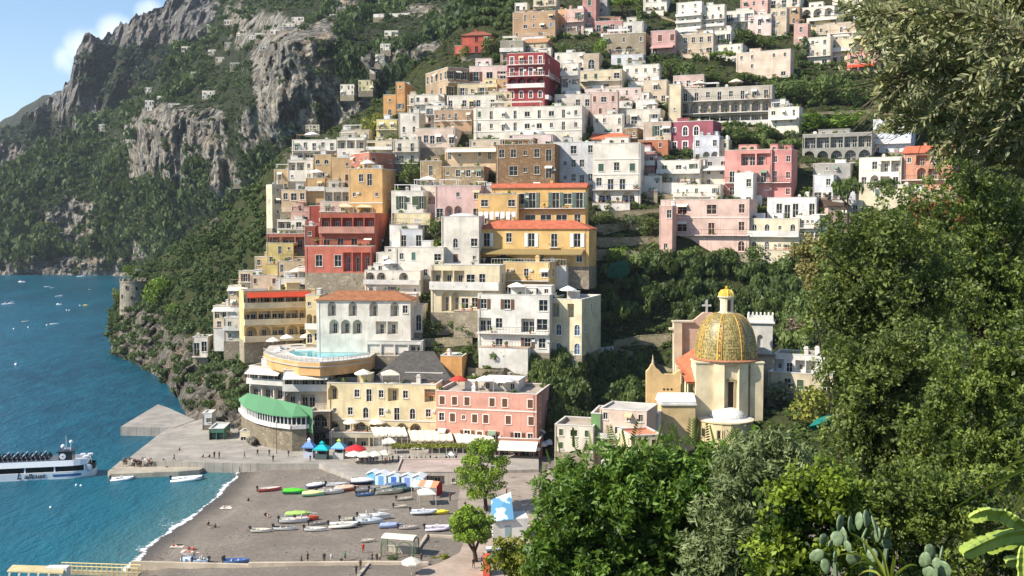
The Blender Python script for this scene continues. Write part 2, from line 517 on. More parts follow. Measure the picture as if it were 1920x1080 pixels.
ROCK = [ # bare cliff faces on the great slope: px, py, rx, ry, weight
 (300,270,68,66,1.3),(345,255,55,55,1.1),(395,255,26,60,1.3),(418,335,26,36,1.3),(255,300,22,60,1.0),(340,330,40,30,.8),
 (540,110,62,75,1.3),(525,200,45,55,1.2),(590,150,50,60,.9),(610,60,30,35,.8),(660,225,46,42,1.4),(620,240,16,26,1.4),(690,215,30,40,1.1),
 (150,430,62,55,1.2),(100,440,30,40,.9),(195,460,40,50,.7),(290,455,50,50,.5),(240,475,40,30,.7),(500,40,60,30,.7),(455,70,40,30,.6),
 (700,120,35,22,.9),(760,110,60,22,.7),(820,95,40,22,1.0),(645,15,40,22,.8),(790,20,50,14,.6),(440,20,30,30,.6),(330,130,20,10,.5),
 (40,492,60,24,1.1),(140,497,80,18,1.2),(210,490,30,22,1.2),(490,150,20,60,.8),(570,225,30,30,.8),(470,240,25,50,.7),(350,400,16,30,.4),(445,45,26,22,.9)]
def smoothstep(a, b, x):
 t = np.clip((x-a)/(b-a), 0, 1); return t*t*(3-2*t)
def rock_mask(px, py, blobs):
 m = np.zeros(np.shape(px))
 for (cx, cy, rx, ry, w) in blobs:
  m = np.maximum(m, w*np.exp(-(((px-cx)/rx)**2+((py-cy)/ry)**2)*.9))
 return m
CRAG.jag, SPUR.jag, RIDGE.jag = ((11, 34), (4.5, 9)), ((5, 30), (2, 8)), ((4, 30),)
TERR = {}
def build_sheet(name, sheet, step, rows, mat, relief, rock=None, base=0.0, back=True, label=None):
 """mesh of a hillside; relief(x,y,z,rock) gives the push away from the viewer"""
 px, py = sheet.grid(step, rows)
 Y = sheet.D(px, py)
 tx, tz = ray(px, py)
 X, Z = tx*Y, CAM_H+tz*Y
 rk = rock(px, py, X, Y, Z) if rock is not None else np.zeros(px.shape)
 d = relief(X, Y, Z, rk, px, py)
 edge = np.minimum(1, np.linspace(0, 14, rows))[:, None]
 d = d*edge
 Y2 = Y+d
 k = Y2/Y
 X2, Z2 = X*k, CAM_H+(Z-CAM_H)*k
 V = np.stack([X2, Y2, Z2], -1)
 if back:
  h = V[-1]
  g = np.maximum(h[:, 2], 5)
  b1 = h+np.stack([0*g, 18+0*g, -6+0*g], -1)
  b2 = h+np.stack([0*g, 60+.5*g, -.5*g], -1)
  b3 = h.copy(); b3[:, 1] += 120+g; b3[:, 2] = -12
  V = np.concatenate([V, b1[None], b2[None], b3[None]])
  ex = np.zeros((3, px.shape[1]))
  rk = np.concatenate([rk, ex+rk[-1]])
  f0 = V[0].copy(); f0[:, 2] = np.minimum(f0[:, 2], 0)-8; f0[:, 1] += 4
  V = np.concatenate([f0[None], V]); rk = np.concatenate([rk[:1], rk])
 nr, nc = V.shape[:2]
 idx = np.arange(nr*nc).reshape(nr, nc)
 F = np.stack([idx[:-1, :-1], idx[:-1, 1:], idx[1:, 1:], idx[1:, :-1]], -1).reshape(-1, 4)
 me = np_mesh(name, V.reshape(-1, 3), F, mat, {'rock': rk.ravel()}, smooth=True)
 o = link(name, me)
 tag(o, label, None, None, 'structure')
 TERR[name] = (V[1:-3] if back else V, rk[1:-3] if back else rk, px, py)
 return o
def ground_mat(name, rock_a, rock_b, soil_a, soil_b, scale=1.0):
 t = NT(name); v = t.coord('World')
 n1 = t.noise(v, .02*scale, 6, .65); n2 = t.noise(v, .14*scale, 6, .7); n3 = t.noise(t.mapping(v, (1, 1, .16)), .11*scale, 6, .75)
 n4 = t.noise(v, .6*scale, 4, .7)
 rockc = t.ramp(t.math('ADD', t.math('MULTIPLY', n2, .6), t.math('MULTIPLY', n3, .4)), [(.3, mul(rock_a, .28)), (.42, mul(rock_a, .8)), (.54, rock_b), (.7, mul(rock_b, 1.3))])
 rockc = t.mix(t.mrange(n1, .45, .65, 0, .5), rockc, mul((rock_b[0]*1.15, rock_b[1]*.92, rock_b[2]*.68), .85))
 rockc = t.mix(t.mrange(n3, .52, .62, 0, .55), rockc, mul(rock_a, .45))
 vo = t.node('ShaderNodeTexVoronoi', feature='DISTANCE_TO_EDGE'); wv = t.node('ShaderNodeVectorMath', operation='ADD'); t.put(wv.inputs[0], t.mapping(v, (1, 1, .55))); nz = t.node('ShaderNodeTexNoise'); t.put(nz.inputs['Vector'], v); nz.inputs['Scale'].default_value = .12*scale; nv = t.node('ShaderNodeVectorMath', operation='SCALE'); t.put(nv.inputs[0], nz.outputs['Color']); nv.inputs['Scale'].default_value = 9/scale; t.l.new(nv.outputs[0], wv.inputs[1])
 t.put(vo.inputs['Vector'], wv.outputs[0]); vo.inputs['Scale'].default_value = .09*scale
 rockc = t.mix(t.mrange(vo.outputs['Distance'], .0, .16, .75, 0), rockc, mul(rock_a, .35))
 soil = t.mix(n2, soil_a, soil_b)
 f = t.mrange(t.math('ADD', t.attr('rock'), t.math('MULTIPLY', t.math('SUBTRACT', n2, .5), .9)), .3, .55)
 col = t.mix(f, soil, rockc)
 t.bump(t.math('ADD', t.math('ADD', n2, n4), t.math('ADD', t.math('MULTIPLY', n3, 1.5), t.mrange(vo.outputs['Distance'], 0, .3, 0, 1.2))), .9, 3.0/scale)
 return t.fin(col, .95, .1)
M_SPUR = ground_mat('limestone_slope', (.19, .178, .155), (.41, .38, .32), (.024, .034, .017), (.062, .068, .036))
M_CRAG = ground_mat('crag_limestone', (.16, .154, .147), (.31, .29, .265), (.035, .042, .024), (.06, .062, .035), .7)
M_HILL = ground_mat('hill_rock', (.13, .118, .098), (.27, .245, .20), (.030, .042, .014), (.088, .094, .038), 2.2)
def relief_spur(X, Y, Z, rk, px, py):
 a = ridged(X/80, Y/140, Z/120, 5, 2.1, .56)
 b = fbm(X/160+4, Y/200, Z/160, 3)
 c = ridged(X/20, Y/30, Z/27+3, 3)
 st = np.sin(Z/9.0+3*fbm(X/60, Y/60, Z/60, 2))*2.2*rk.clip(0, 1)
 e = ridged(X/9, Y/12, Z/13, 3, 2.2, .6); s_ = X/46+.55*fbm(X/70, Y/90, Z/70, 3)+Z/160; s_ = s_-np.floor(s_)
 fold = 13*np.where(s_ < .86, s_/.86, (1-s_)/.14)
 return 16*b-10*(a-.6)*(.35+rk.clip(0, 1))-4.2*(c-.5)*(.25+rk.clip(0, 1))-2.8*(e-.4)*(.15+rk.clip(0, 1))+(fold-6)*smoothstep(.2, .7, rk)+st
def rock_spur(px, py, X, Y, Z):
 m = rock_mask(px, py, ROCK)
 return m+.22*fbm(X/45, Y/45, Z/45, 4)-.05+np.where(py > 503, .5, 0)
build_sheet('mountain_slope', SPUR, 2.7, 300, M_SPUR, relief_spur, rock_spur)
def relief_crag(X, Y, Z, rk, px, py):
 a = ridged(X/70, Y/120, Z/130, 5, 2.2, .58)
 b = ridged(X/190+9, Y/220, Z/420, 2)
 c = ridged(X/22, Y/40, Z/40, 3)
 e = ridged(X/13, Y/20, Z/34, 3); s_ = X/92+.5*fbm(X/150, Y/160, Z/260, 3); s_ = s_-np.floor(s_)
 fold = 62*np.where(s_ < .88, s_/.88, (1-s_)/.12)
 return -15*(a-.6)-12*(b-.4)-8*(c-.5)-3*(e-.4)+fold-30
def rock_crag(px, py, X, Y, Z):
 m = .75+.5*fbm(X/70, Y/70, Z/70, 4)
 for (cx, cy, rx, ry, w) in ((250, 118, 70, 22, 1.2), (190, 150, 40, 26, .7), (225, 195, 40, 30, .8), (100, 260, 60, 40, .8), (50, 240, 40, 25, .8), (290, 105, 50, 22, 1.0)):
  m = m-w*np.exp(-(((px-cx)/rx)**2+((py-cy)/ry)**2)*.9)
 return m
build_sheet('crags', CRAG, 2.2, 230, M_CRAG, relief_crag, rock_crag)
build_sheet('far_headland', RIDGE, 8.0, 60, M_CRAG, lambda X, Y, Z, rk, px, py: -40*(ridged(X/240, Y/300, Z/380, 4)-.6), lambda px, py, X, Y, Z: .25+.4*fbm(X/140, Y/140, Z/140, 3))
HROCK = [(270,645,54,60,1.1),(240,600,30,30,.8),(320,690,60,60,1.3),(360,740,60,50,1.3),(400,780,50,40,1.2),(440,800,30,40,1.0),(430,700,20,60,.8),(395,420,18,14,.7),
 (560,300,40,25,.5),(1080,720,60,40,.2),(930,700,40,20,.6),(470,740,40,60,.7)]
def relief_hill(X, Y, Z, rk, px, py):
 a = ridged(X/20, Y/26, Z/42, 5, 2.1, .55)
 c = ridged(X/6, Y/8, Z/12, 3)
 w = smoothstep(.15, .7, rk)
 left = smoothstep(520, 330, px)
 return (-7.0*(a-.5)-2.0*(c-.5))*w+left*(1-w)*3.0*fbm(X/30, Y/30, Z/30, 3)+.8*fbm(X/12, Y/12, Z/12, 2)
def rock_hill(px, py, X, Y, Z):
 return rock_mask(px, py, HROCK)+.18*fbm(X/14, Y/14, Z/14, 4)+np.where(Z < 2.5, .4, 0)
build_sheet('town_hillside', HILL, 4.4, 220, M_HILL, relief_hill, rock_hill)
def ground_at(px, py, sheet=HILL): return P(px, py, float(sheet.D(px, py)))
SHORE = [(470,868),(452,876),(440,892),(424,912),(404,934),(372,958),(330,986),(296,1010),(268,1032),(244,1056),(226,1080),(205,1120),(180,1180)]
SHORE_W = np.array([PZ(x, y, 0)[:2] for x, y in SHORE])
def shore_dist(x, y):
 """signed distance from the water's edge, positive up the beach"""
 x, y = np.asarray(x, float), np.asarray(y, float)
 best = np.full(x.shape, 1e9); sgn = np.ones(x.shape)
 for a, b in zip(SHORE_W, SHORE_W[1:]):
  e = b-a; L = e@e
  t = np.clip(((x-a[0])*e[0]+(y-a[1])*e[1])/L, 0, 1)
  dx, dy = x-a[0]-t*e[0], y-a[1]-t*e[1]
  d = np.hypot(dx, dy)
  cr = e[0]*(y-a[1])-e[1]*(x-a[0])
  u = d < best
  best = np.where(u, d, best); sgn = np.where(u, np.where(cr > 0, 1, -1), sgn)
 return best*sgn
def beach_z(x, y):
 d = shore_dist(x, y)
 return np.where(d < 0, d*.10, 1.5*(1-np.exp(-np.maximum(d, 0)/14)))
def G(px, py):
 """point of the beach seen through a pixel"""
 z = 1.0
 for _ in range(4):
  p = PZ(px, py, z); z = float(beach_z(p.x, p.y))
 return PZ(px, py, z)
xs = np.concatenate([np.arange(-110, 40, 1.2), np.arange(40, 130, 6)]); ys = np.concatenate([np.arange(110, 160, 4), np.arange(160, 262, 1.2)])
XX, YY = np.meshgrid(xs, ys)
ZZ = beach_z(XX, YY)
dd = shore_dist(XX, YY)
ZZ = ZZ+np.where(dd > 2, .10*fbm(XX/3.2, YY/3.2, 0, 3)+.06*fbm(XX/1.1, YY/1.1, 3, 2), 0)+.12*np.sin(np.clip(dd, 0, 30)*.9+fbm(XX/20, YY/20, 1, 2)*2)*smoothstep(0, 3, dd)*smoothstep(16, 8, dd)
idx = np.arange(XX.size).reshape(XX.shape)
F = np.stack([idx[:-1, :-1], idx[:-1, 1:], idx[1:, 1:], idx[1:, :-1]], -1).reshape(-1, 4)
t = NT('beach_sand'); v = t.coord('World')
n1, n2, n3 = t.noise(v, .09, 5, .6), t.noise(v, 1.2, 5, .7), t.noise(v, 6.0, 3, .7)
c = t.mix(t.mrange(n1, .3, .7), (.180, .152, .122), (.255, .218, .175))
c = t.mix(t.mrange(n2, .35, .7, 0, .6), c, (.12, .10, .08))
c = t.mix(t.mrange(n3, .55, .75, 0, .45), c, (.30, .27, .23))
wet = t.mrange(t.attr('shore'), 0.5, 6.0)
c = t.mix(wet, (.085, .070, .055), c)
t.bump(t.math('ADD', n2, n3), .5, .08)
M_SAND = t.fin(c, t.mix(wet, (.45, .45, .45), (.95, .95, .95)), .3)
o = link('beach', np_mesh('beach', np.stack([XX, YY, ZZ], -1).reshape(-1, 3), F, M_SAND, {'shore': (dd+.9*fbm(XX/6, YY/6, 0, 3)).ravel()}, True))
tag(o, kind='structure')
t = NT('sea_water'); v = t.coord('World')
w1 = t.noise(t.mapping(v, (1, .42, 1), rot=(0, 0, R(18))), .20, 6, .62)
w2 = t.noise(t.mapping(v, (1, .55, 1), rot=(0, 0, R(-25))), .9, 4, .6)
big = t.noise(t.mapping(v, (1, .5, 1)), .022, 5, .65)
sh = t.attr('shore')
deep = t.mix(t.mrange(big, .3, .7), (.002, .046, .082), (.006, .092, .148))
deep = t.mix(t.mrange(w1, .45, .66, 0, .55), deep, (.008, .125, .18))
col = t.mix(t.mrange(sh, -70, -8, 0, .85), deep, (.008, .118, .162))
col = t.mix(t.mrange(sh, -16, -.5, 0, .9), col, (.055, .15, .16))
t.bump(t.math('ADD', w1, t.math('MULTIPLY', w2, .35)), .75, 1.3)
M_SEA = t.fin(col, .28, .22, **{'IOR': 1.33})
gx = np.concatenate([[-6000, -4000, -2000, -1200], np.arange(-900, -200, 25), np.arange(-200, 60, 4), [120, 400, 1500, 4000, 6000]])
gy = np.concatenate([[-3000, -500, 0, 80], np.arange(120, 300, 4), np.arange(300, 1200, 25), [1500, 2500, 4500, 6500, 9000]])
XX, YY = np.meshgrid(gx, gy)
idx = np.arange(XX.size).reshape(XX.shape)
F = np.stack([idx[:-1, :-1], idx[:-1, 1:], idx[1:, 1:], idx[1:, :-1]], -1).reshape(-1, 4)
o = link('sea', np_mesh('sea', np.stack([XX, YY, 0*XX], -1).reshape(-1, 3), F, M_SEA, {'shore': shore_dist(XX, YY).ravel()}, True))
tag(o, kind='structure')
t = NT('surf_foam'); v = t.coord('World')
n = t.noise(v, .55, 6, .72); n2 = t.noise(v, 2.2, 4, .7)
a = t.math('ADD', t.math('MULTIPLY', n, .75), t.math('MULTIPLY', n2, .25))
f = t.mrange(t.math('ADD', a, t.math('MULTIPLY', t.attr('edge'), .34)), .62, .74)
t.fin((.82, .85, .86), .7, .3); t.put(t.b.inputs['Alpha'], f)
M_FOAM = t.mat
off = np.array([-8.0, -6.5, -5, -3.5, -2.2, -1.2, -.4, .3, .9, 1.5])
edge = np.array([-1, -.55, -.15, .0, .08, .15, .3, .75, .3, -1.])
L = np.concatenate([[0], np.cumsum(np.linalg.norm(np.diff(SHORE_W, axis=0), axis=1))])
q = np.arange(0, L[-1], .8)
cx, cy = np.interp(q, L, SHORE_W[:, 0]), np.interp(q, L, SHORE_W[:, 1])
tx_, ty_ = np.gradient(cx), np.gradient(cy); ln = np.hypot(tx_, ty_); nx, ny = -ty_/ln, tx_/ln
wob = 1.1*fbm(q/9, 0*q, 0*q, 3)
amp = .65+.75*np.clip(fbm(q/22, 0*q+4, 0*q, 2)+.35, 0, 1)
FX = cx[None]+nx[None]*(off[:, None]*amp[None]+wob[None]); FY = cy[None]+ny[None]*(off[:, None]*amp[None]+wob[None])
FZ = np.maximum(beach_z(FX, FY), 0)+.012+.05*np.exp(-((off[:, None]-.2)/.7)**2)+0*FX
idx = np.arange(FX.size).reshape(FX.shape)
F = np.stack([idx[:-1, :-1], idx[1:, :-1], idx[1:, 1:], idx[:-1, 1:]], -1).reshape(-1, 4)
o = link('surf', np_mesh('surf', np.stack([FX, FY, FZ], -1).reshape(-1, 3), F, M_FOAM, {'edge': np.repeat(edge, FX.shape[1])+.35*(amp[None]-.9+0*FX).ravel()}, True))
tag(o, 'white surf breaking along the grey beach', None, None, 'stuff')
L_DARK = leafmat('#3c4d22', '#6f8040', .28)
L_MID = leafmat('#3b4d22', '#66783a', .25)
L_BRT = leafmat('#4c6a1e', '#86a038', .35)
L_OLV = leafmat('#4f5a40', '#838a66', .2)
L_YEL = leafmat('#6a7426', '#a3a044', .3)
L_MAC = leafmat('#2f3f26', '#5f6f46', .2, .08)
L_FAR = leafmat('#2f3f30', '#51604a', .15, .15)
L_PINE = leafmat('#5a7420', '#93a83a', .3)
MESH = {}
def shared(key, fn):
 if key not in MESH: MESH[key] = fn()
 return MESH[key]
def q1(v): return round(v*5)/5
def arch_pts(x0, x1, zs, zt, n=7):
 """points of an arch from (x0,zs) over the top to (x1,zs)"""
 cx, rx, rz = (x0+x1)/2, (x1-x0)/2, zt-zs
 return [(cx-rx*math.cos(math.pi*i/n), zs+rz*math.sin(math.pi*i/n)) for i in range(n+1)]
def wall_face(mb, W, bands, mp):
 """a facade with real openings. bands: list of (z0, z1, [openings]); an opening is x0,x1,z0,z1,arch,depth,back"""
 for (b0, b1, ops) in bands:
  xs = sorted({0.0, W, *[o[0] for o in ops], *[o[1] for o in ops]})
  for xa, xb in zip(xs, xs[1:]):
   if xb-xa < 1e-6: continue
   m = (xa+xb)/2
   o = next((o for o in ops if o[0] < m < o[1]), None)
   if o is None:
    mb.poly([mp(xa,0,b0), mp(xb,0,b0), mp(xb,0,b1), mp(xa,0,b1)]); continue
   x0, x1, z0, z1, arch, dep, back = o
   if z0 > b0+1e-6: mb.poly([mp(x0,0,b0), mp(x1,0,b0), mp(x1,0,z0), mp(x0,0,z0)])
   if z1 < b1-1e-6: mb.poly([mp(x0,0,z1), mp(x1,0,z1), mp(x1,0,b1), mp(x0,0,b1)])
   mb.poly([mp(x0,0,z0), mp(x1,0,z0), mp(x1,dep,z0), mp(x0,dep,z0)])
   if arch:
    zs = z0+max((z1-z0)-(x1-x0)*.5, (z1-z0)*.35)
    A = arch_pts(x0, x1, zs, z1)
    h = len(A)//2
    for i in range(len(A)-1):
     (ax, az), (bx, bz) = A[i], A[i+1]
     cxn = x0 if (ax+bx)/2 < (x0+x1)/2 else x1
     mb.poly([mp(cxn,0,z1), mp(ax,0,az), mp(bx,0,bz)])
     mb.poly([mp(ax,0,az), mp(ax,dep,az), mp(bx,dep,bz), mp(bx,0,bz)])
    mb.poly([mp((x0+x1)/2,0,z1), mp(x0,0,z1), mp(*((x0+x1)/2, 0, z1))]) if False else None
    top = zs
   else:
    top = z1
    mb.poly([mp(x0,0,z1), mp(x0,dep,z1), mp(x1,dep,z1), mp(x1,0,z1)])
   mb.poly([mp(x0,0,z0), mp(x0,dep,z0), mp(x0,dep,top), mp(x0,0,top)])
   mb.poly([mp(x1,0,z0), mp(x1,0,top), mp(x1,dep,top), mp(x1,dep,z0)])
   if back:
    mb.poly([mp(x0,dep,z0), mp(x1,dep,z0), mp(x1,dep,z1), mp(x0,dep,z1)])
def frame_mesh(w, h, arch, t, trim, sill):
 """window frame standing in its opening (origin bottom centre, opening at y=0, inwards +y)"""
 mb = MB(); hw = w/2; y0, y1 = .14, .22
 if arch:
  zs = max(h-w*.5, h*.35); A = arch_pts(-hw, hw, zs, h)
  mb.box(-hw, -hw+t, y0, y1, 0, zs); mb.box(hw-t, hw, y0, y1, 0, zs)
  for (a, b) in zip(A, A[1:]):
   ia = (a[0]*(1-t/hw), zs+(a[1]-zs)*(1-t/hw)); ib = (b[0]*(1-t/hw), zs+(b[1]-zs)*(1-t/hw))
   mb.poly([(a[0],y0,a[1]), (b[0],y0,b[1]), (ib[0],y0,ib[1]), (ia[0],y0,ia[1])])
   if trim:
    s = 1+trim/hw
    oa = (a[0]*s, zs+(a[1]-zs)*s); ob = (b[0]*s, zs+(b[1]-zs)*s)
    mb.poly([(oa[0],-.05,oa[1]), (ob[0],-.05,ob[1]), (b[0],-.05,b[1]), (a[0],-.05,a[1])])
    mb.poly([(oa[0],-.05,oa[1]), (oa[0],.0,oa[1]), (ob[0],.0,ob[1]), (ob[0],-.05,ob[1])])
  top = zs
 else:
  mb.box(-hw, -hw+t, y0, y1, 0, h); mb.box(hw-t, hw, y0, y1, 0, h); mb.box(-hw+t, hw-t, y0, y1, h-t, h)
  if trim: mb.box(-hw-trim, hw+trim, -.05, 0, h, h+trim)
  top = h
 if trim:
  mb.box(-hw-trim, -hw, -.05, 0, 0, top); mb.box(hw, hw+trim, -.05, 0, 0, top)
 mb.box(-t/2, t/2, y0+.01, y1, t, h-t); mb.box(-hw+t, -t/2, y0+.01, y1, 0, t); mb.box(t/2, hw-t, y0+.01, y1, 0, t)
 if h > 1.6: mb.box(-hw+t, -t/2, y0+.015, y1-.01, h*.52, h*.52+t*.7); mb.box(t/2, hw-t, y0+.015, y1-.01, h*.52, h*.52+t*.7)
 if sill: mb.box(-hw-.15, hw+.15, -.16, .0, -.16, 0)
 return mb
def pane_mesh(w, h, arch):
 mb = MB(); hw = w/2
 if arch:
  zs = max(h-w*.5, h*.35); mb.poly([(-hw,.2,0), (hw,.2,0)]+[(x,.2,z) for x, z in reversed(arch_pts(-hw, hw, zs, h))])
 else: mb.poly([(-hw,.2,0), (hw,.2,0), (hw,.2,h), (-hw,.2,h)])
 return mb
def shutter_mesh(w, h):
 mb = MB(); mb.box(-w/2, w/2, -.1, -.02, 0, h)
 n = max(3, int(h/.35))
 for i in range(n): mb.box(-w/2+.08, w/2-.08, -.125, -.1, h*(i+.2)/n, h*(i+.75)/n)
 return mb
def rail_mesh(mb, x0, x1, y, z0, h, step=.45, post=.045):
 mb.box(x0, x1, y-.03, y+.03, z0+h-.07, z0+h)
 n = max(2, int((x1-x0)/step))
 for i in range(n+1):
  x = x0+(x1-x0)*i/n; mb.box(x-post/2, x+post/2, y-.02, y+.02, z0, z0+h-.07)
WHITE, TRIMW = '#e6e2da', '#ded8cc'
def ac_mesh():
 mb = MB(); mb.box(-.42, .42, -.36, -.02, 0, .6); mb.box(-.3, .1, -.385, -.363, .1, .5); return mb.mesh('air_conditioner', flat('#d3d2cc', .5))
def pot_mesh(k):
 r_ = np.random.default_rng(60+k); n = 34; c, nn, _, _ = blob_points([(0,0,.75,.42,.42,.4), (.15,.1,.95,.3,.3,.3)], n, r_, .4)
 v, f, t_ = leaf_quads(c, nn, .16, np.clip(r_.normal(.5, .2, n), 0, 1), 1.3, .8, r_)
 w = .2; pv = np.array([(-w,-w,0), (w,-w,0), (w,w,0), (-w,w,0), (-w*1.3,-w*1.3,.4), (w*1.3,-w*1.3,.4), (w*1.3,w*1.3,.4), (-w*1.3,w*1.3,.4)])
 me = np_mesh('potted_plant', np.concatenate([pv, v]), np.concatenate([[[0,1,5,4], [1,2,6,5], [2,3,7,6], [3,0,4,7], [4,5,6,7]], f+8]), [flat('#a8684a'), [L_MID, L_BRT, L_OLV][k]], {'tint': np.concatenate([np.zeros(8), t_])})
 me.polygons.foreach_set('material_index', [0]*5+[1]*n); return me
BOXES = []
HOUSES = []
STD = {'w': (.30,.46,.24), 'v': (.2,.26,.36), 'd': (.32,.70,0), 'D': (.52,.50,.18), 's': (.28,.46,.24), 'g': (.30,.50,.2), 'r': (.30,.50,.2),
 'a': (.32,.60,.08), 'o': (.3,.34,.3), 'A': (.74,.80,0), 'L': (1.05,.72,.0), 'b': (.32,.70,0), 'G': (.34,.72,0), 'P': (.5, .8, 0)}
def house(label, x0, x1, yt, yb, color, rows, r=8, s=0.0, roof='flat', roofc=None, side=None, name='house', cat='house', dY=0.0, depth=None,
 trimc=TRIMW, frame='#d8d2c6', shut='#3f5c48', found=6.0, stone_wall=False, clutter=1, trim=.09, pane='#1c2226', group=None, ramp=None,
 parapet=.7, awn='#e2dccb', rail='#4a4a48', wear=1.5, rh=.3, base=None, lean=0, cornice=True):
 rd = random.Random(sum(ord(c)*(i+3) for i, c in enumerate(label)))
 if r == 0: r = .01
 if rd.random() < .38 and name == 'house' and 'shutter' not in label:
  shut = rd.choice(['#3f5c48', '#6b4a34', '#5d6f78', '#8a8578', '#4a5a3c', '#7c5a48'])
  tr_ = str.maketrans('wd', rd.choice(['sG', 'gG', 'rG', 'sd']))
  rows = [q.translate(tr_) for q in rows]
 if name == 'house' and len(rows) > 0 and len(rows[0]) > 1:
  rows = [''.join(rd.choice('wwvdD') if c == '.' and rd.random() < .34 else c for c in q) for q in rows]
  if len(rows) > 1 and not any(q[0] in '_#~^' for q in rows) and rd.random() < .5:
   q = rd.randrange(len(rows)); rows[q] = rd.choice('_#_')+rows[q].lstrip('=')
 xs = x1-s*(x1-x0) if r > 0 else x0+s*(x1-x0)
 Y = min(float(HILL.D(q, yb)) for q in (x0, (x0+x1)/2, x1))-.5 if base is None else base
 if base is None: Y += dY-abs(math.sin(R(r)))*(x1-x0)*(1-s)*Y/FOC*.5
 C = P(xs, yb, Y)
 phi = math.atan(float(ray(xs, yb)[0])); rho = -(phi+R(r))
 ux, uy = math.cos(rho), math.sin(rho); vx, vy = -uy, ux
 def along(dx, dy, px):
  t = float(ray(px, yb)[0]); return (t*C.y-C.x)/(dx-t*dy)
 if r > 0:
  W = -along(ux, uy, x0); D = abs(along(vx, vy, x1)) if s > .02 else (depth or 9)
  fc = C-Vector((ux, uy, 0))*W
 else:
  W = along(ux, uy, x1); D = abs(along(vx, vy, x0)) if s > .02 else (depth or 9)
  fc = C.copy()
 if depth: D = depth
 D = max(3.0, min(D, 26))
 zt = CAM_H+C.y*float(ray(xs, yt)[1]); zb = C.z
 Hh = max(2.2, zt-zb)
 root = empty(name, (fc.x, fc.y, zb), rho, label, cat, group)
 BOXES.append((x0, x1, yt, yb, Y)); HOUSES.append((root, W, D, Hh, (x0, x1, yt, yb, Y)))
 roof_h = 0
 if roof in ('tile', 'hip'): roof_h = min(D*.5*(.42 if rh == .3 else .7), Hh*rh)
 He = Hh-roof_h
 n = max(1, len(rows)); fh = He/n if n else He
 k = fh/3.2
 wm = stone(color, 1.3) if stone_wall else plaster(color, wear)
 wall, pli = MB(), MB(); ws = rd.uniform(.82, 1.16)
 elems = []
 def bands_for(rws, Wd):
  out = []
  m = max(1, len(rws)); f = He/m
  for i, row in enumerate(rws):
   z1 = He-i*f; z0 = z1-f
   body = row.lstrip('_#=~^')
   ops = []
   nc = len(body)
   i2 = 0
   while i2 < nc:
    ch = body[i2]; c0 = i2
    cw = Wd/nc
    if ch in STD:
     fw, fhh, fz = STD[ch]
     hgt = fhh*f*(ws if ch in 'wvDs' else 1); wid = fw*f*ws
     if ch in 'AL':
      wid = min(wid, cw*.82) if ch == 'A' else cw*.9
     else: wid = min(wid, cw*.72)
     xc = (c0+.5)*cw
     zz = z0+fz*f+(.05*f if ch in 'AL' else 0)
     deep = 1.5 if ch in 'ALP' else .22
     ops.append((xc-wid/2, xc+wid/2, zz, zz+hgt, ch in 'aAo', deep, ch in 'ALP'))
     elems.append((ch, xc, zz, wid, hgt, deep, f))
    i2 += 1
   out.append((z0, z1, ops, row))
  return out
 def do_face(rws, Wd, mp, place):
  elems.clear()
  bands = bands_for(rws, Wd)
  wall_face(wall, Wd, [(z0, z1, o) for z0, z1, o, _ in bands], mp)
  pli.poly([mp(-.06,-.06,-found), mp(Wd+.06,-.06,-found), mp(Wd+.06,-.06,0), mp(-.06,-.06,0)]); pli.poly([mp(-.06,-.06,0), mp(Wd+.06,-.06,0), mp(Wd,0,.004), mp(0,0,.004)])
  for (ch, xc, zz, wid, hgt, deep, f) in elems:
   lx, ly, rot = place(xc)
   if ch in 'ALP':
    m = 1 if wid < 3.2 else 2
    for j in range(m):
     dw, dh = q1(min(1.5*k, wid*.4)), q1(hgt*.74)
     xo = xc-wid/2+wid*(j+.5)/m
     ax, ay, _ = place(xo, deep-.24)
     o = link('door', shared(('fr', dw, dh, 0, frame), lambda: frame_mesh(dw, dh, False, .08, 0, False).mesh('door', flat(frame))), root, (ax, ay, zz+.02), rot)
     link('pane', shared(('pn', dw, dh, False, pane), lambda: pane_mesh(dw, dh, False).mesh('pane', glass(pane))), o)
    continue
   w2, h2 = round(wid, 1), round(hgt, 1); ar = ch in 'ao'
   tr = trim if ch != 'v' else trim*.6
   if ch in 'gr':
    fm = shared(('frs', w2, h2, tr, trimc), lambda: frame_mesh(w2, h2, False, .09, tr, True).mesh('window', flat(trimc)))
    o = link('window', fm, root, (lx, ly, zz), rot)
    sc = shut if ch == 'g' else '#6b4530'
    for sg in (-1, 1):
     link('shutter', shared(('sh', w2/2, h2, sc), lambda: shutter_mesh(w2/2-.03, h2).mesh('shutter', flat(sc))), o, (sg*w2/4, .16, 0))
    continue
   fm = shared(('fr', w2, h2, ar, tr, frame, trimc, ch in 'dbG'), lambda: frame_mesh(w2, h2, ar, .08, tr, ch not in 'dbG').mesh('window', flat(frame if tr == 0 else trimc)))
   o = link('door' if ch in 'dbG' else 'window', fm, root, (lx, ly, zz), rot)
   link('pane', shared(('pn', w2, h2, ar, pane), lambda: pane_mesh(w2, h2, ar).mesh('pane', glass(pane))), o)
   if ch in 'sG':
    for sg in (-1, 1):
     link('shutter', shared(('sh', w2/2, h2, shut), lambda: shutter_mesh(w2/2, h2).mesh('shutter', flat(shut))), o, (sg*(w2*.76+tr), -.03, 0))
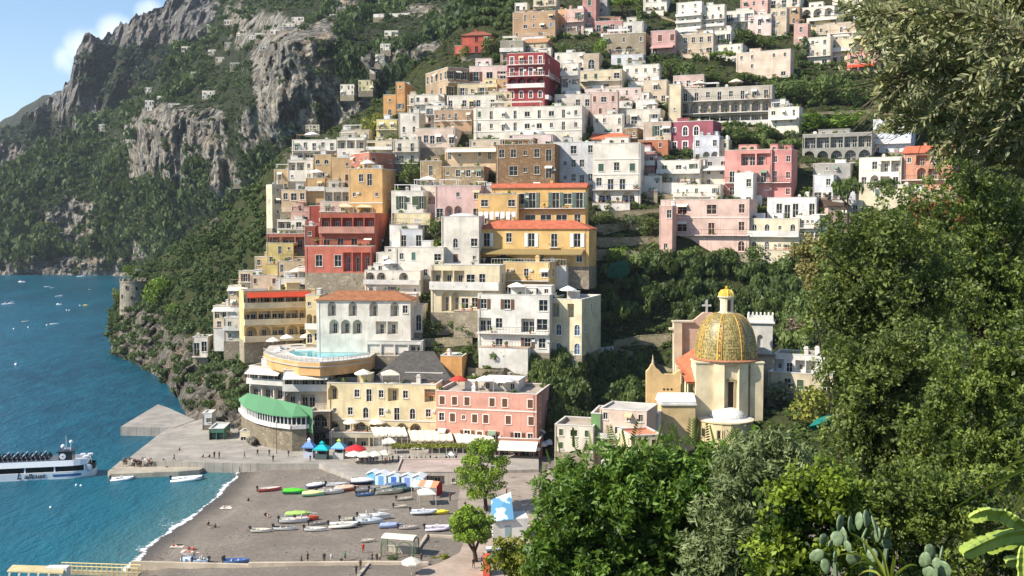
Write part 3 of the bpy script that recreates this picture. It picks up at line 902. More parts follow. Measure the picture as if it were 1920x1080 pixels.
   if ch in 'wdDGbs' and rd.random() < .14:
    aw_ = wid+.5; mb = MB(); z_ = hgt+.15; mb.poly([(-aw_/2,-.02,z_), (aw_/2,-.02,z_), (aw_/2,-1.1,z_-.55), (-aw_/2,-1.1,z_-.55)]); mb.poly([(-aw_/2,-1.1,z_-.55), (aw_/2,-1.1,z_-.55), (aw_/2,-1.1,z_-.8), (-aw_/2,-1.1,z_-.8)])
    mb.obj('awning', flat(rd.choice(['#e2dccb', '#d9d2c0', '#c9b48c', '#7d8f7a', '#e8e4da']), .9, .1), root, (lx, ly, zz), rot)
   if rd.random() < .10:
    ax, ay, _ = place(xc+wid*.5+.75); link('air_conditioner', shared(('ac',), lambda: ac_mesh()), root, (ax, ay, zz+hgt*.6), rot)
   if ch == 'b':
    bw = wid+1.1
    mb = MB(); mb.box(-bw/2, bw/2, -.95, -.01, -.16, -.02)
    b = mb.obj('balcony', flat(trimc), root, (lx, ly, zz), rot)
    mb = MB(); rail_mesh(mb, -bw/2, bw/2, -.9, -.02, 1.0, .3)
    mb.box(-bw/2, -bw/2+.05, -.86, -.02, .9, .98); mb.box(bw/2-.05, bw/2, -.86, -.02, .9, .98)
    mb.obj('railing', flat(rail), b)
  for i, (z0, z1, ops, row) in enumerate(bands):
   pre = row[:len(row)-len(row.lstrip('_#=~^'))]
   cx, cy, rot = place(Wd/2)
   f = z1-z0
   if '=' in pre:
    mb = MB(); mb.box(-Wd/2, Wd/2, -.12, -.003, -.2, .1)
    mb.obj('string_course', flat(trimc), root, (cx, cy, z0+.003), rot)
   if '_' in pre or '#' in pre:
    mb = MB(); mb.box(-Wd/2-.02, Wd/2+.02, -1.25, -.004, -.22, .0)
    b = mb.obj('balcony', plaster(trimc, .7), root, (cx, cy, z0), rot)
    for j in range(int(Wd/3.2)):
     if rd.random() < .5: link('potted_plant', shared(('pot', j % 3), lambda: pot_mesh(j % 3)), b, (-Wd/2+.5+(Wd-1)*rd.random(), -.85, .0), 6*rd.random())
    mb = MB()
    if '_' in pre:
     rail_mesh(mb, -Wd/2, Wd/2, -1.18, 0, min(1.05*k, f*.36), .5*k)
     mb.obj('railing', flat(rail), b)
    else:
     mb.box(-Wd/2-.01, Wd/2+.01, -1.24, -1.06, .003, min(1.0*k, f*.32)); mb.box(-Wd/2, -Wd/2+.15, -1.06, -.01, .003, min(1.0*k, f*.32)); mb.box(Wd/2-.15, Wd/2, -1.06, -.01, .003, min(1.0*k, f*.32))
     mb.obj('parapet', plaster(trimc, .7), b)
   if '~' in pre or '^' in pre:
    dz = f*.9; pj = 2.0*k
    mb = MB()
    m = 5
    for j in range(m):
     a, c = -Wd*.46+Wd*.92*j/m, -Wd*.46+Wd*.92*(j+1)/m
     sag = .12
     mb.poly([(a,-.03,0), (c,-.03,0), (c,-pj,-pj*.38-sag*(j%2)), (a,-pj,-pj*.38-sag*((j+1)%2))])
     mb.poly([(a,-pj,-pj*.38-sag*((j+1)%2)), (c,-pj,-pj*.38-sag*(j%2)), (c,-pj,-pj*.38-.3), (a,-pj,-pj*.38-.3)])
    aw = mb.obj('awning', flat(awn if '~' in pre else '#b5472f', .9, .1), root, (cx, cy, z0+dz), rot)
    if '_' in pre or '#' in pre:
     mb = MB()
     for j in range(m+1):
      x = -Wd*.46+Wd*.92*j/m; mb.box(x-.05, x+.05, -1.2, -1.1, -dz, -pj*.2)
     mb.obj('awning_post', flat('#d8d4cc'), aw)
 do_face(rows if rows else ['.'], W, lambda a, d, z: (a, d, z), lambda a, dd=0: (a, dd, 0))
 sd = side or ['.']
 right = r > 0
 if right:
  do_face(sd, D, lambda a, d, z: (W-d, a, z), lambda a, dd=0: (W-dd, a, math.pi/2))
  wall.poly([(0,D,-.01), (0,0,-.01), (0,0,He), (0,D,He)]); pli.poly([(-.06,D,-found), (-.06,-.06,-found), (-.06,-.06,0), (-.06,D,0)])
 else:
  do_face(sd, D, lambda a, d, z: (d, D-a, z), lambda a, dd=0: (dd, D-a, -math.pi/2))
  wall.poly([(W,0,-.01), (W,D,-.01), (W,D,He), (W,0,He)]); pli.poly([(W+.06,-.06,-found), (W+.06,D,-found), (W+.06,D,0), (W+.06,-.06,0)])
 wall.poly([(W,D,-found), (0,D,-found), (0,D,He), (W,D,He)])
 wall.poly([(.02,.02,He-parapet-.25), (W-.02,.02,He-parapet-.25), (W-.02,D-.02,He-parapet-.25), (.02,D-.02,He-parapet-.25)])
 wall.obj('wall', wm, root)
 pli.obj('plinth', stone(rd.choice(['#9b8f7c', '#a89c86', '#8c8170']), 1.1), root)
 if base is None and name == 'house' and W > 5 and rd.random() < .5:
  tw = W*(.5+.35*rd.random()); ta = (W-tw)*rd.random(); tz = He*(.02+.12*rd.random()); td = 2.0+1.4*rd.random()
  mb = MB(); mb.box(ta, ta+tw, -td, -.08, -found, tz); tr2 = mb.obj('terrace', rd.choice([wm, plaster(TRIMW), stone('#a39780', 1.2)]), root)
  mb = MB(); mb.box(ta-.1, ta+tw+.1, -td-.1, -.08, tz+.003, tz+.14); mb.obj('terrace_floor', plaster('#c2a890'), tr2)
  mb = MB(); rail_mesh(mb, ta, ta+tw, -td, tz+.14, 1.0*k, .5*k); mb.obj('railing', flat(rd.choice([rail, '#d9d6d0', '#6a6a68'])), tr2)
  for j in range(int(tw/2.2)):
   if rd.random() < .6: link('potted_plant', shared(('pot', j % 3), lambda: pot_mesh(j % 3)), tr2, (ta+.5+(tw-1)*rd.random(), -td+.4, tz+.14), 6*rd.random(), (1.2,)*3)
 if cornice:
  mb = MB(); a = W*(.03 if rd.random() < .5 else .97); mb.tube([(a,-.07,-1), (a,-.07,He-.2)], .07, 5); mb.obj('downpipe', flat(rd.choice(['#8a8680', '#a08468', trimc])), root)
 if roof in ('flat', 'vault', 'dome'):
  mb = MB(); i = .32; o = .07; zc = He+.012
  zf = He-parapet
  mb.poly([(i,i,zf), (W-i,i,zf), (W-i,D-i,zf), (i,D-i,zf)])
  mb.poly([(i,i,zf), (i,i,zc), (W-i,i,zc), (W-i,i,zf)]); mb.poly([(i,D-i,zf), (W-i,D-i,zf), (W-i,D-i,zc), (i,D-i,zc)])
  mb.poly([(i,i,zf), (i,D-i,zf), (i,D-i,zc), (i,i,zc)]); mb.poly([(W-i,i,zf), (W-i,i,zc), (W-i,D-i,zc), (W-i,D-i,zf)])
  rc = roofc or rd.choice(['#cfc8ba', '#bdb4a4', '#d8d3c8', '#b9a893'])
  rf = mb.obj('roof', plaster(rc), root)
  mb = MB()
  mb.box(-o, W+o, -o, i, zc-.01, zc+.13); mb.box(-o, W+o, D-i, D+o, zc-.01, zc+.13)
  mb.box(-o, i, i, D-i, zc-.01, zc+.13); mb.box(W-i, W+o, i, D-i, zc-.01, zc+.13)
  mb.obj('coping', plaster(trimc if cornice else color, .8), rf)
  if roof == 'flat' and name == 'house' and W > 6 and D > 4 and clutter and base is None and rd.random() < .5:
   uw, ud, uh = W*rd.uniform(.3, .5), D*.45, fh*rd.uniform(.5, .75); ux0, uy0 = rd.uniform(.4, W-uw-.4), D-ud-.4; um = MB(); nw = max(1, int(uw/2.6))
   ops = [(uw*(j+.5)/nw-.5, uw*(j+.5)/nw+.5, .25 if rd.random() < .5 else .9, uh*.74, rd.random() < .2, .22, False) for j in range(nw)]
   wall_face(um, uw, [(0, uh, ops)], lambda a, d_, z: (ux0+a, uy0+d_, zf+z)); um.box(ux0, ux0+uw, uy0+.02, uy0+ud, zf, zf+uh, skip='fb'); um.box(ux0-.1, ux0+uw+.1, uy0-.12, uy0+ud+.1, zf+uh+.003, zf+uh+.16)
   us = um.obj('upper_storey', rd.choice([wm, wm, plaster(TRIMW)]), rf)
   for o_ in ops: link('window', shared(('up', round(o_[3]-o_[2], 1)), lambda: frame_mesh(1.0, round(o_[3]-o_[2], 1), False, .08, .08, False).mesh('window', flat(frame))), us, ((o_[0]+o_[1])/2+ux0, uy0, zf+o_[2])); pq = MB(); pq.poly([(o_[0]+ux0, uy0+.21, zf+o_[2]), (o_[1]+ux0, uy0+.21, zf+o_[2]), (o_[1]+ux0, uy0+.21, zf+o_[3]), (o_[0]+ux0, uy0+.21, zf+o_[3])]); pq.obj('pane', glass(pane), us)
  if roof in ('vault', 'dome'):
   mb = MB(); rx, ry = W*.40, D*.40
   hz = min(rx, ry)*(.62 if roof == 'dome' else .34)
   if roof == 'dome': rx = ry = min(rx, ry)
   pr = [(math.cos(a), math.sin(a)*hz) for a in np.linspace(0, math.pi/2-.05, 7)]
   mb.lathe([(1.0, -parapet*.5)]+pr, 18, 0, 0, sx=rx, sy=ry)
   mb.obj('vault', plaster('#e2ddd2', .7), rf, (W/2, D/2, He-parapet*.4), smooth=True)
  for j in range(int(clutter*W/4)):
   if rd.random() < .6: link('roof_plant', shared(('pot', j % 3), lambda: pot_mesh(j % 3)), rf, (.7+(W-1.4)*rd.random(), .6+.5*rd.random(), zf), 6*rd.random(), (1.3,)*3)
  if clutter and rd.random() < .3 and roof == 'flat' and W > 5:
   mb = MB(); a, b2 = W*.1, W*(.4+.3*rd.random());
   for x_ in (a, b2):
    for y_ in (.6, min(D*.5, 4)): mb.box(x_-.06, x_+.06, y_-.06, y_+.06, zf, zf+2.5)
   for q_ in range(7): y_ = .5+(min(D*.5, 4)-.4)*q_/6; mb.box(a-.3, b2+.3, y_-.05, y_+.05, zf+2.503, zf+2.6)
   mb.obj('pergola', flat(rd.choice(['#d8d2c4', '#8a7458', '#e2e0da'])), rf)
  for j in range(clutter*2):
   tp = rd.random(); x, y = W*(.12+.76*rd.random()), D*(.25+.6*rd.random())
   if roof != 'flat' and abs(x-W/2) < W*.36: continue
   mb = MB()
   if tp < .4:
    a, h = .35+.2*rd.random(), 1.0+.9*rd.random()
    mb.box(-a, a, -a, a, 0, h); mb.box(-a-.12, a+.12, -a-.12, a+.12, h+.003, h+.15); mb.box(-a+.1, a-.1, -a+.1, a-.1, h+.153, h+.5)
    mb.obj('chimney', plaster(rd.choice([color, TRIMW])), rf, (x, y, zf))
   elif tp < .65:
    a, b, h = min(W*.14, 1.2+rd.random()), min(D*.2, 1.4), 1.9+.5*rd.random()
    mb.box(-a, a, -b, b, 0, h); mb.box(-a-.1, a+.1, -b-.1, b+.1, h, h+.14); mb.box(-.4, .4, -b-.03, -b+.02, 0, 1.6)
    mb.obj('stair_hut', plaster(rd.choice([color, TRIMW, WHITE])), rf, (x, max(y, D*.5), zf))
   elif tp < .8:
    mb.lathe([(0,0), (.5,0), (.55,.1), (.55,1.1), (.4,1.25), (0,1.3)], 10)
    mb.obj('water_tank', flat(rd.choice(['#dcdcd8', '#7d94a8', '#c9c3b6'])), rf, (x, y, zf))
   else:
    mb.box(-.04, .04, -.04, .04, 0, 2.6); mb.box(-.6, .6, -.03, .03, 2.3, 2.36); mb.box(-.4, .4, -.03, .03, 2.0, 2.05)
    mb.obj('aerial', flat('#77767a'), rf, (x, y, zf))
 elif roof in ('tile', 'hip'):
  rc = roofc or '#c4683c'; e = .45; zr = Hh; z0 = He+.02
  mb = MB()
  g = e if roof == 'tile' else 0
  hx = 0 if roof == 'tile' else min(D*.5, W*.3)
  dz = roof_h*e/(D/2)
  A, B_, C_, E_ = (-e,-e,z0-dz), (W+e,-e,z0-dz), (W+e,D+e,z0-dz), (-e,D+e,z0-dz)
  R1, R2 = (hx-g, D/2, zr), (W-hx+g, D/2, zr)
  mb.poly([A, B_, R2, R1]); mb.poly([C_, E_, R1, R2])
  mb.poly([B_, C_, R2]); mb.poly([E_, A, R1])
  th = .16
  lo = lambda p: (p[0], p[1], p[2]-th)
  for a, b in ((A, B_), (B_, C_), (C_, E_), (E_, A)): mb.poly([lo(a), lo(b), b, a])
  mb.poly([lo(A), lo(E_), lo(C_), lo(B_)])
  rf = mb.obj('roof', roof_tile(rc), root)
  mb = MB(); mb.tube([R1, R2], .14, 6); mb.obj('ridge_tiles', roof_tile(rc), rf)
  if clutter:
   mb = MB(); mb.box(-.4, .4, -.4, .4, -1.2, 1.1); mb.box(-.5, .5, -.5, .5, 1.103, 1.25)
   mb.obj('chimney', plaster(color), rf, (W*(.2+.6*rd.random()), D*.62, zr-.3))
 return root, W, D, Hh
def on_roof(hinfo, fx, fy, dz=0.0):
 """a world point on a house roof at fractions of width and depth"""
 root, W, D, Hh = hinfo[:4]
 rho = root.rotation_euler.z
 x, y = W*fx, D*fy
 return Vector((root.location.x+x*math.cos(rho)-y*math.sin(rho), root.location.y+x*math.sin(rho)+y*math.cos(rho), root.location.z+Hh-.7+dz))
HS = {}
def Hn(key, *a, **k):
 HS[key] = house(*a, **k); return HS[key]
W1, OFF, CREAM, PYEL, YEL, OCH, TAN, BEI, STO = '#e5dac6', '#d8ccb4', '#dcc8a0', '#e8d49c', '#dfb15a', '#cb9a50', '#bd966c', '#cbb596', '#8c7c66'
PNK, ROS, SAL, RED, ORR, MAU, GRY, LPK = '#d9ac9c', '#c68a80', '#d8866c', '#9a2f2e', '#c9563a', '#b37c7c', '#a8a399', '#e2c6ba'
Hn('w_box', 'small white box house on the skyline above the tan house with the blue shutter', 965, 994, 5, 26, W1, ['wv'], r=12, s=.2)
Hn('cr_top', 'cream house with a sunny roof terrace at the very top beside the white box house', 1000, 1044, -4, 26, CREAM, ['_ww', 'w.'], r=10)
Hn('tan_top', 'tan rough walled house with one blue shuttered opening at the top of the town', 961, 1052, 20, 70, TAN, ['v.w.D', '.D..g', 'd...v'], r=14, s=.12, shut='#4d7fa6', side=['.', 'w', '.'])
Hn('orange_stub', 'narrow apricot house wedged between the tan house and the pink tower house', 1046, 1066, 18, 58, '#d9a066', ['v', 'w'], r=10)
Hn('pink_tower', 'tall deep pink tower house on the skyline beside the grey block', 1092, 1118, -8, 60, ROS, ['w', 'w', '_d'], r=10, trim=.1)
Hn('grey_top', 'grey rendered block on the skyline right of the pink tower house', 1117, 1138, -6, 42, GRY, ['v', 'w', '.'], r=10)
Hn('pink_two', 'pink two storey house with brown doors at the foot of the pink tower house', 1060, 1098, 16, 64, PNK, ['.w', 'dd'], r=16, s=.1)
Hn('pink_wing', 'low rose wing with a planted terrace in front of the grey block', 1116, 1168, 38, 64, ROS, ['_wdwd'], r=10, clutter=2)
Hn('w_sky', 'white house cut by the top of the picture, right of the green pine and cypress', 1206, 1250, -12, 24, W1, ['www', '_ddd'], r=8)
Hn('w_hotel_a', 'white stepped hotel with five terraces at the top of the town', 1268, 1318, 2, 66, W1, ['ww', '#dd', '#dd', '#dd', '#dd'], r=16, s=.06, name='hotel', cat='hotel')
Hn('w_hotel_b', 'white terraced wing with glazed bays stepping down right of the five terrace hotel', 1314, 1362, 8, 74, W1, ['ww', '_ddd', '#ddd', '_ddd', '#dd'], r=12, s=.08, name='hotel', cat='hotel', dY=3)
Hn('w_hotel_c', 'small white annex with a blue grey veranda at the foot of the terraced wing', 1340, 1371, 56, 80, W1, ['_ddd'], r=12, rail='#7f93ad')
Hn('w_arch_t', 'white house with terrace plants over a row of dark arches near the top right', 1356, 1413, 18, 60, W1, ['_dwd', 'AAA'], r=10)
Hn('pink_sky', 'salmon pink house on the skyline right of the white terraced wing', 1388, 1446, -6, 32, '#dba796', ['www', '_ddd'], r=12, s=.12, side=['w', 'w'])
Hn('mauve_t', 'dusky pink house with brown windows below the salmon pink skyline house', 1402, 1446, 26, 66, LPK, ['wdw', '.w.'], r=10)
Hn('beige_t', 'beige house with dark door openings right of the dusky pink house', 1444, 1480, 14, 66, BEI, ['ww', 'd.', 'w.'], r=12, s=.15)
Hn('tan_t2', 'tan square house with a small arch right of the chapel bell gable', 1478, 1504, 12, 44, TAN, ['w', 'a'], r=10, s=.2)
Hn('w_arc_t', 'white arcaded house below the top edge, above the cream awnings', 1502, 1564, 10, 34, W1, ['AAA'], r=10)
Hn('cream_awn', 'cream house with long pale awnings under the white arcaded house', 1512, 1572, 30, 62, PYEL, ['~w.w', 'www'], r=10)
Hn('greyb_t', 'long beige grey house with a low arch behind the olive leaves', 1530, 1606, 42, 78, BEI, ['w.a.', '.w.w'], r=10)
Hn('palm_h', 'pale terraced house with palms in front of it at the upper right', 1512, 1562, 68, 122, OFF, ['ww', '_dd', 'w.'], r=12, s=.1)
Hn('arch_c', 'cream house with one tall glazed arch under the beige grey house', 1556, 1602, 72, 118, CREAM, ['v.w', '.a.'], r=10)
Hn('yel_t', 'bright pale yellow house half hidden by the olive branch', 1592, 1640, 66, 100, '#e6cc8a', ['w.w', '.w.'], r=12, s=.1)
Hn('pink_ol', 'coral pink house with a red awning behind the olive branch', 1588, 1652, 94, 138, '#d98f80', ['.aw', '^w.w'], r=14, s=.15)
Hn('or_ol', 'white house with an orange tiled roof and glazed veranda behind the olive branch', 1662, 1730, 132, 178, OFF, ['_LLL', 'w.w'], r=12, s=.08, roof='hip', roofc='#cf7040')
Hn('w_ol_arch', 'long white house with a round arch seen through the olive leaves', 1766, 1850, 184, 210, W1, ['.A.w.'], r=10)
Hn('stone_ol', 'grey stone ruin block left of the white house with the round arch', 1706, 1742, 194, 236, STO, ['..', 'w.'], r=10, stone_wall=True)
Hn('redor', 'red orange villa alone at the upper left edge of the town', 866, 921, 55, 98, ORR, ['.ww', '_ddd'], r=10, roof='hip', roofc='#a9583c', trimc='#b4523a', cat='villa', name='villa')
Hn('redor_ann', 'low coral annex on the left of the red orange villa', 852, 870, 86, 106, '#d9654a', ['v'], r=10)
Hn('tile_sm', 'small gabled house with a tan tiled roof above the red hotel', 980, 1036, 68, 104, CREAM, ['.w.', 'w.w'], r=14, s=.2, roof='tile', roofc='#c99058')
Hn('dome_sm', 'low white domed house in front of the small gabled house', 994, 1034, 90, 108, W1, ['w.w'], r=8, roof='dome')
Hn('grey_mid', 'weathered grey stone house left of the small gabled house', 938, 982, 76, 116, '#a39882', ['.v.', 'w.w'], r=10)
Hn('olive_arch', 'drab olive house with two large arches below the cypress', 1130, 1210, 61, 103, '#9c8c70', ['w.w.w', '.AA.'], r=10)
Hn('pink_1220', 'dusty pink house with two brown windows under the brown retaining wall', 1220, 1266, 56, 106, '#c99a90', ['.w.w', '~...'], r=12, awn='#b98f88')
Hn('cream_1263', 'long cream house with four dark windows right of the dusty pink house', 1263, 1337, 62, 104, BEI, ['.wwww', 'v..v.'], r=10, s=.0)
Hn('w_ch', 'white house with one arch right behind the red hotel', 1040, 1096, 98, 126, W1, ['a..w', '.w.a'], r=8)
Hn('tan_arch', 'tan round gabled chapel like house with a tall arched door behind the white house', 1094, 1124, 100, 134, '#c2ad8c', ['a'], r=8, roof='vault')
Hn('w_1145', 'white house with three dark windows on the top row above the tan balcony house', 1146, 1206, 101, 122, '#d3d2d2', ['.w.w.w'], r=8)
Hn('w_1150', 'long white house with a curved end stair and two rows of dark windows', 1168, 1240, 120, 158, W1, ['wwww', '_wdwd'], r=10, s=.06, side=['w', 'w'])
Hn('terr_rt', 'cream and pink villa with a sloping side stair and a red parasol terrace', 1380, 1488, 92, 144, '#d9bfa6', ['ww.ww', '.w...', '_D..D'], r=16, s=.06, roof='flat', roofc='#c98a6a', cat='villa', name='villa')
Hn('tan_long', 'long tan stone house with a receding sunlit side left of the pink house', 778, 878, 126, 182, '#b09672', ['www', 'd.d'], r=-24, s=.62, side=['wwwww', '.w.w.'], depth=20)
Hn('or_tower', 'narrow orange tower house at the left edge of the upper town', 742, 776, 154, 208, '#d99a50', ['v', '.', 'w'], r=12, s=.5, side=['.', '.', '.'])
Hn('or_low', 'low orange house with a green arched door at the far left of the upper town', 719, 746, 178, 218, '#dba050', ['v', 'a'], r=10, s=.1)
Hn('cream_760', 'pale cream house between the orange tower house and the tan stone house', 764, 800, 178, 218, CREAM, ['w.', 'w.'], r=8)
Hn('pink_880', 'pale pink house with three brown windows left of the red hotel', 880, 956, 123, 160, LPK, ['wbw'], r=8, frame='#8a6a5a')
Hn('yel_860', 'pale yellow house with a covered terrace under the pale pink house', 858, 932, 157, 184, PYEL, ['wvwL'], r=8)
Hn('w_840', 'long low white house with five windows under the pale yellow house', 838, 934, 178, 206, W1, ['w.w.w.w'], r=10, s=.04)
Hn('w_790', 'white cube house left of the long low white house', 776, 842, 178, 212, W1, ['.w.', 'w.w'], r=12, s=.3, side=['w', '.'])
Hn('red_hotel', 'big crimson hotel with white framed windows and rows of white balconies', 951, 1052, 98, 206, '#a83a3a', ['_dddd', '_dddd', '#AAAA', 'aaaa', '.'], r=12, s=.30, side=['o.', '_w.', '.d', '#.A', '.'], name='hotel', cat='hotel', trim=.26, frame='#e6ddd6', rail='#d9cfc8', trimc='#ead6cf', roofc='#b9a79c')
Hn('w_1053', 'tall white narrow house stuck to the right side of the red hotel', 1052, 1088, 118, 186, W1, ['a.', 'd.w', '.w'], r=10, s=.1)
Hn('cream_1088', 'cream house with green shutters and a long balcony right of the tall white narrow house', 1088, 1166, 130, 170, CREAM, ['_gg.D', '....'], r=10, s=.0)
Hn('w_1097', 'low white terrace house above the dusty rose house with the brown shutters', 1096, 1202, 164, 192, LPK, ['...w.w', '.'], r=8)
Hn('rose_1106', 'dusty rose three storey house with brown shutters in the middle of the town', 1106, 1160, 172, 240, '#cdaa9a', ['r.r', '.r.r', '_.dd'], r=10, s=.04)
Hn('cream_1160', 'cream roof terrace house with a square white stair hut right of the dusty rose house', 1160, 1238, 204, 240, '#d5cbb6', ['w..w'], r=10, clutter=1)
Hn('cream_box', 'small white cube on the cream roof terrace house', 1192, 1230, 186, 218, '#dcd6ca', ['.w.'], r=8, dY=1)
Hn('arc_tower', 'slim cream tower at the left end of the long arcaded hotel', 1253, 1276, 158, 232, CREAM, ['.', '.', 'v', '.'], r=8)
Hn('arc_hotel', 'long arcaded hotel with three storeys of curtained terraces under the dark tree belt', 1274, 1452, 160, 232, '#b9ad9a', ['_ddwdwdwd', '_AAAAAAAAA', '#LLLLLLLLL'], r=8, s=.03, name='hotel', cat='hotel', roofc='#a88d78', frame='#e8e4dc')
Hn('w_hotel', 'big white three storey hotel with green shutters at its left end below the red hotel', 888, 1104, 198, 266, W1, ['=gdwdDdDdw', '=dwddDDwdw', '.d.w..d.w.'], r=8, s=.06, side=['w', 'w', '.'], name='hotel', cat='hotel', trim=.0, cornice=True)
Hn('dome_pink', 'pale pink house under a white dome in front of the big white hotel', 962, 1036, 252, 286, LPK, ['w..w'], r=8, roof='dome')
Hn('w_1036', 'plain white house with small windows right of the white domed pink house', 1036, 1118, 266, 346, '#cfccc8', ['..D.w', '.v.w.', 'D.w.w'], r=8, s=.04)
Hn('or_1108', 'house with a bright orange tiled roof above the white house with blue chairs', 1108, 1178, 248, 284, OFF, ['w.w.'], r=8, roof='tile', roofc='#dd6f38')
Hn('orw_1200', 'brick orange house behind washing lines in the middle right of the town', 1196, 1252, 262, 296, '#c4754a', ['Lw', 'w.'], r=8)
Hn('grey_1208', 'beige house with a tall green window left of the raspberry house', 1206, 1258, 228, 280, '#c2a993', ['.G.', '...'], r=10, s=.0, shut='#43604c')
Hn('rasp', 'raspberry house with two white arched windows', 1254, 1352, 226, 284, '#a55560', ['.aa.', 'w.a.'], r=14, s=.16, trim=.3, trimc='#e8dcd6', side=['.', 'w'])
Hn('w_1300', 'white house with blue grey shade and dark arches right of the raspberry house', 1300, 1348, 254, 306, '#c9ccd2', ['w.w', '.AA'], r=10)
Hn('tan_houseb', 'tan house with three tall brown doors left of the big white hotel', 814, 888, 206, 246, TAN, ['=.b.b.b', '.'], r=10, s=.05, frame='#5a3b30')
Hn('peach_782', 'pale peach house with two windows under the tan house with the tall doors', 781, 886, 240, 276, '#dcc0a8', ['.w.w..'], r=12, s=.32, side=['.'])
Hn('yelsm', 'small lemon yellow house with arches left of the peach house', 706, 750, 224, 262, '#e3cf7c', ['ww', 'aa'], r=10, s=.1)
Hn('w_750', 'white house with arched windows between the lemon yellow house and the umbrella pine', 748, 790, 212, 268, W1, ['.w', 'aa', 'w.'], r=10, s=.1)
Hn('w_1500', 'white stepped house with a white canopy at the edge of the bright green garden', 1440, 1504, 200, 250, W1, ['.w.', '~ww', '.'], r=14, s=.1)
Hn('blue_pil', 'pale blue white house with white corner pilasters and two storeys', 1636, 1708, 222, 290, '#cfd6e0', ['wD.w', '=...v', '.w..'], r=8, s=.0, trimc='#f0efec')
Hn('arc_vine', 'grey terrace house with two tiers of arches hung with vines', 1504, 1634, 248, 304, '#9b978c', ['LLLLL', 'AAAAA'], r=8, trimc='#cfcabb')
Hn('wall_1525', 'low grey terrace house with a railing under the vine hung arches', 1524, 1594, 306, 340, '#a9a59c', ['.ww.', '_.d.'], r=8)
Hn('w_1610', 'white house with glazed veranda and round corner arches left of the terracotta house', 1610, 1694, 294, 352, W1, ['.wLL', 'wAL.'], r=12, s=.06)
Hn('terra_1692', 'terracotta house with a bright orange tiled roof beside the big evergreen tree', 1692, 1786, 270, 362, '#cc8a66', ['wLDv', '.AL.', '.w..'], r=10, s=.0, roof='tile', roofc='#dd6c3a')
Hn('coral_l', 'coral house with a red covered terrace left of the tall coral house', 1358, 1446, 280, 372, '#dc9082', ['.LL', '_ddd', 'w..'], r=10)
Hn('coral_r', 'tall coral house with pale window frames and a white cornice', 1434, 1494, 280, 372, '#d0847a', ['.w.w', '.d.w', 'w...'], r=14, s=.18, side=['.', '.', '.'], trimc='#e6c8be')
Hn('w_1230', 'white flat roofed house with three dark windows right of the garden trees', 1232, 1318, 300, 348, W1, ['DDG', '.w.'], r=10, s=.06)
Hn('cream_1320', 'cream house with a long grey awning above the big pink villa', 1316, 1416, 310, 352, '#d9cfb8', ['~wwLL', 'w.w.'], r=8, awn='#cfcac0')
Hn('rose_1190', 'dusty rose house with one small balcony behind the white arcaded house', 1186, 1228, 284, 334, '#c08884', ['.b.', 'w.v'], r=10)
Hn('w_1500b', 'small white house with blue doors in the shade below the vine hung terraces', 1524, 1562, 328, 378, '#cfd0d2', ['.w', 'DD'], r=8)
Hn('w_1532', 'low white terrace house with blue doors left of the slim pine', 1540, 1604, 350, 382, '#c4c6ca', ['.DD.'], r=8)
Hn('brownroof', 'pinkish gabled house with a dark brown roof behind the modern white house', 1526, 1592, 374, 412, '#c4a294', ['.w'], r=-18, s=.4, roof='tile', roofc='#5d4436')
Hn('dome_1410', 'white cube house with a shallow dome above the long white row of windows', 1376, 1432, 324, 392, '#dcd8ce', ['.w', 'aw'], r=14, s=.35, roof='dome', side=['w', 'w'])
Hn('w_1450', 'long white row house with three tall windows under the tall coral house', 1438, 1530, 370, 416, '#dbd8d2', ['.D.D.D'], r=8, s=.0)
Hn('w_modern', 'modern white house with five tiny arches over three windows above the garden wall', 1492, 1592, 404, 450, W1, ['vvvvv', '.DDD.'], r=18, s=.56, side=['ooooo', 'wDDD'], roof='vault')
Hn('cream_arc', 'cream house with tall arched windows right of the big pink villa', 1402, 1498, 410, 476, '#dccda8', ['aa.a', 'aa.a'], r=8, s=.0)
Hn('villa_top', 'white upper storey with terraces standing on the big pink villa', 1262, 1362, 346, 388, W1, ['.v..w', '...a.'], r=10, s=.12, side=['w', 'a'])
Hn('villa_pink', 'big pale pink villa with four brown windows and an iron balcony above the garden', 1238, 1404, 374, 474, '#d8b3a2', ['=.D.D.w', '_.D.d.w', '.A...a'], r=14, s=.0, name='villa', cat='villa', frame='#5e3a2c', pane='#3a211a', trimc='#e3cbbd')
Hn('villa_ann', 'narrow pink side wing stepping forward on the left of the big pink villa', 1236, 1268, 386, 476, '#d7a995', ['.w', '.', '.'], r=14, s=.25, dY=-2, side=['.', '.', '.'])
Hn('w_arc', 'white house with blue balcony chairs over two wide garden arches', 1112, 1200, 268, 384, W1, ['=...', '=gwg', '_.dd.', 'AA'], r=8, s=.0, rail='#5566a8')
Hn('stone_brn', 'tall brown stone house with pale window frames in the centre of the town', 930, 1040, 270, 366, '#94785a', ['.w.wd', '.D.w.', '.w..d'], r=10, s=.0, stone_wall=True, trimc='#cbbfae')
Hn('cream_835', 'long apricot cream house with white awnings over the stone terraces', 834, 946, 276, 320, '#ddbb8c', ['~.w.wdw', '.'], r=10, s=.0)
Hn('stone_790', 'square tan stone tower house left of the apricot cream house', 788, 836, 302, 356, '#b19a78', ['.d.', '.v.'], r=12, s=.16, stone_wall=True)
Hn('stone_832', 'low tan stone house with a row of dark windows under the apricot cream house', 830, 922, 312, 362, '#b29c7c', ['vwww', '...d'], r=10, s=.16, stone_wall=True, side=['w', 'v'])
Hn('yel_895', 'yellow house with washing hung on its terrace left of the big yellow house', 896, 972, 364, 420, YEL, ['D.D', '_ddw'], r=8)
Hn('yel_up', 'upper yellow house with an orange tiled roof and two long balconies', 922, 1103, 343, 430, '#e0ae52', ['_.GDG.GDG', 'D.DD.w'], r=10, s=.03, roof='tile', roofc='#d5683a', shut='#5d6f62', found=8)
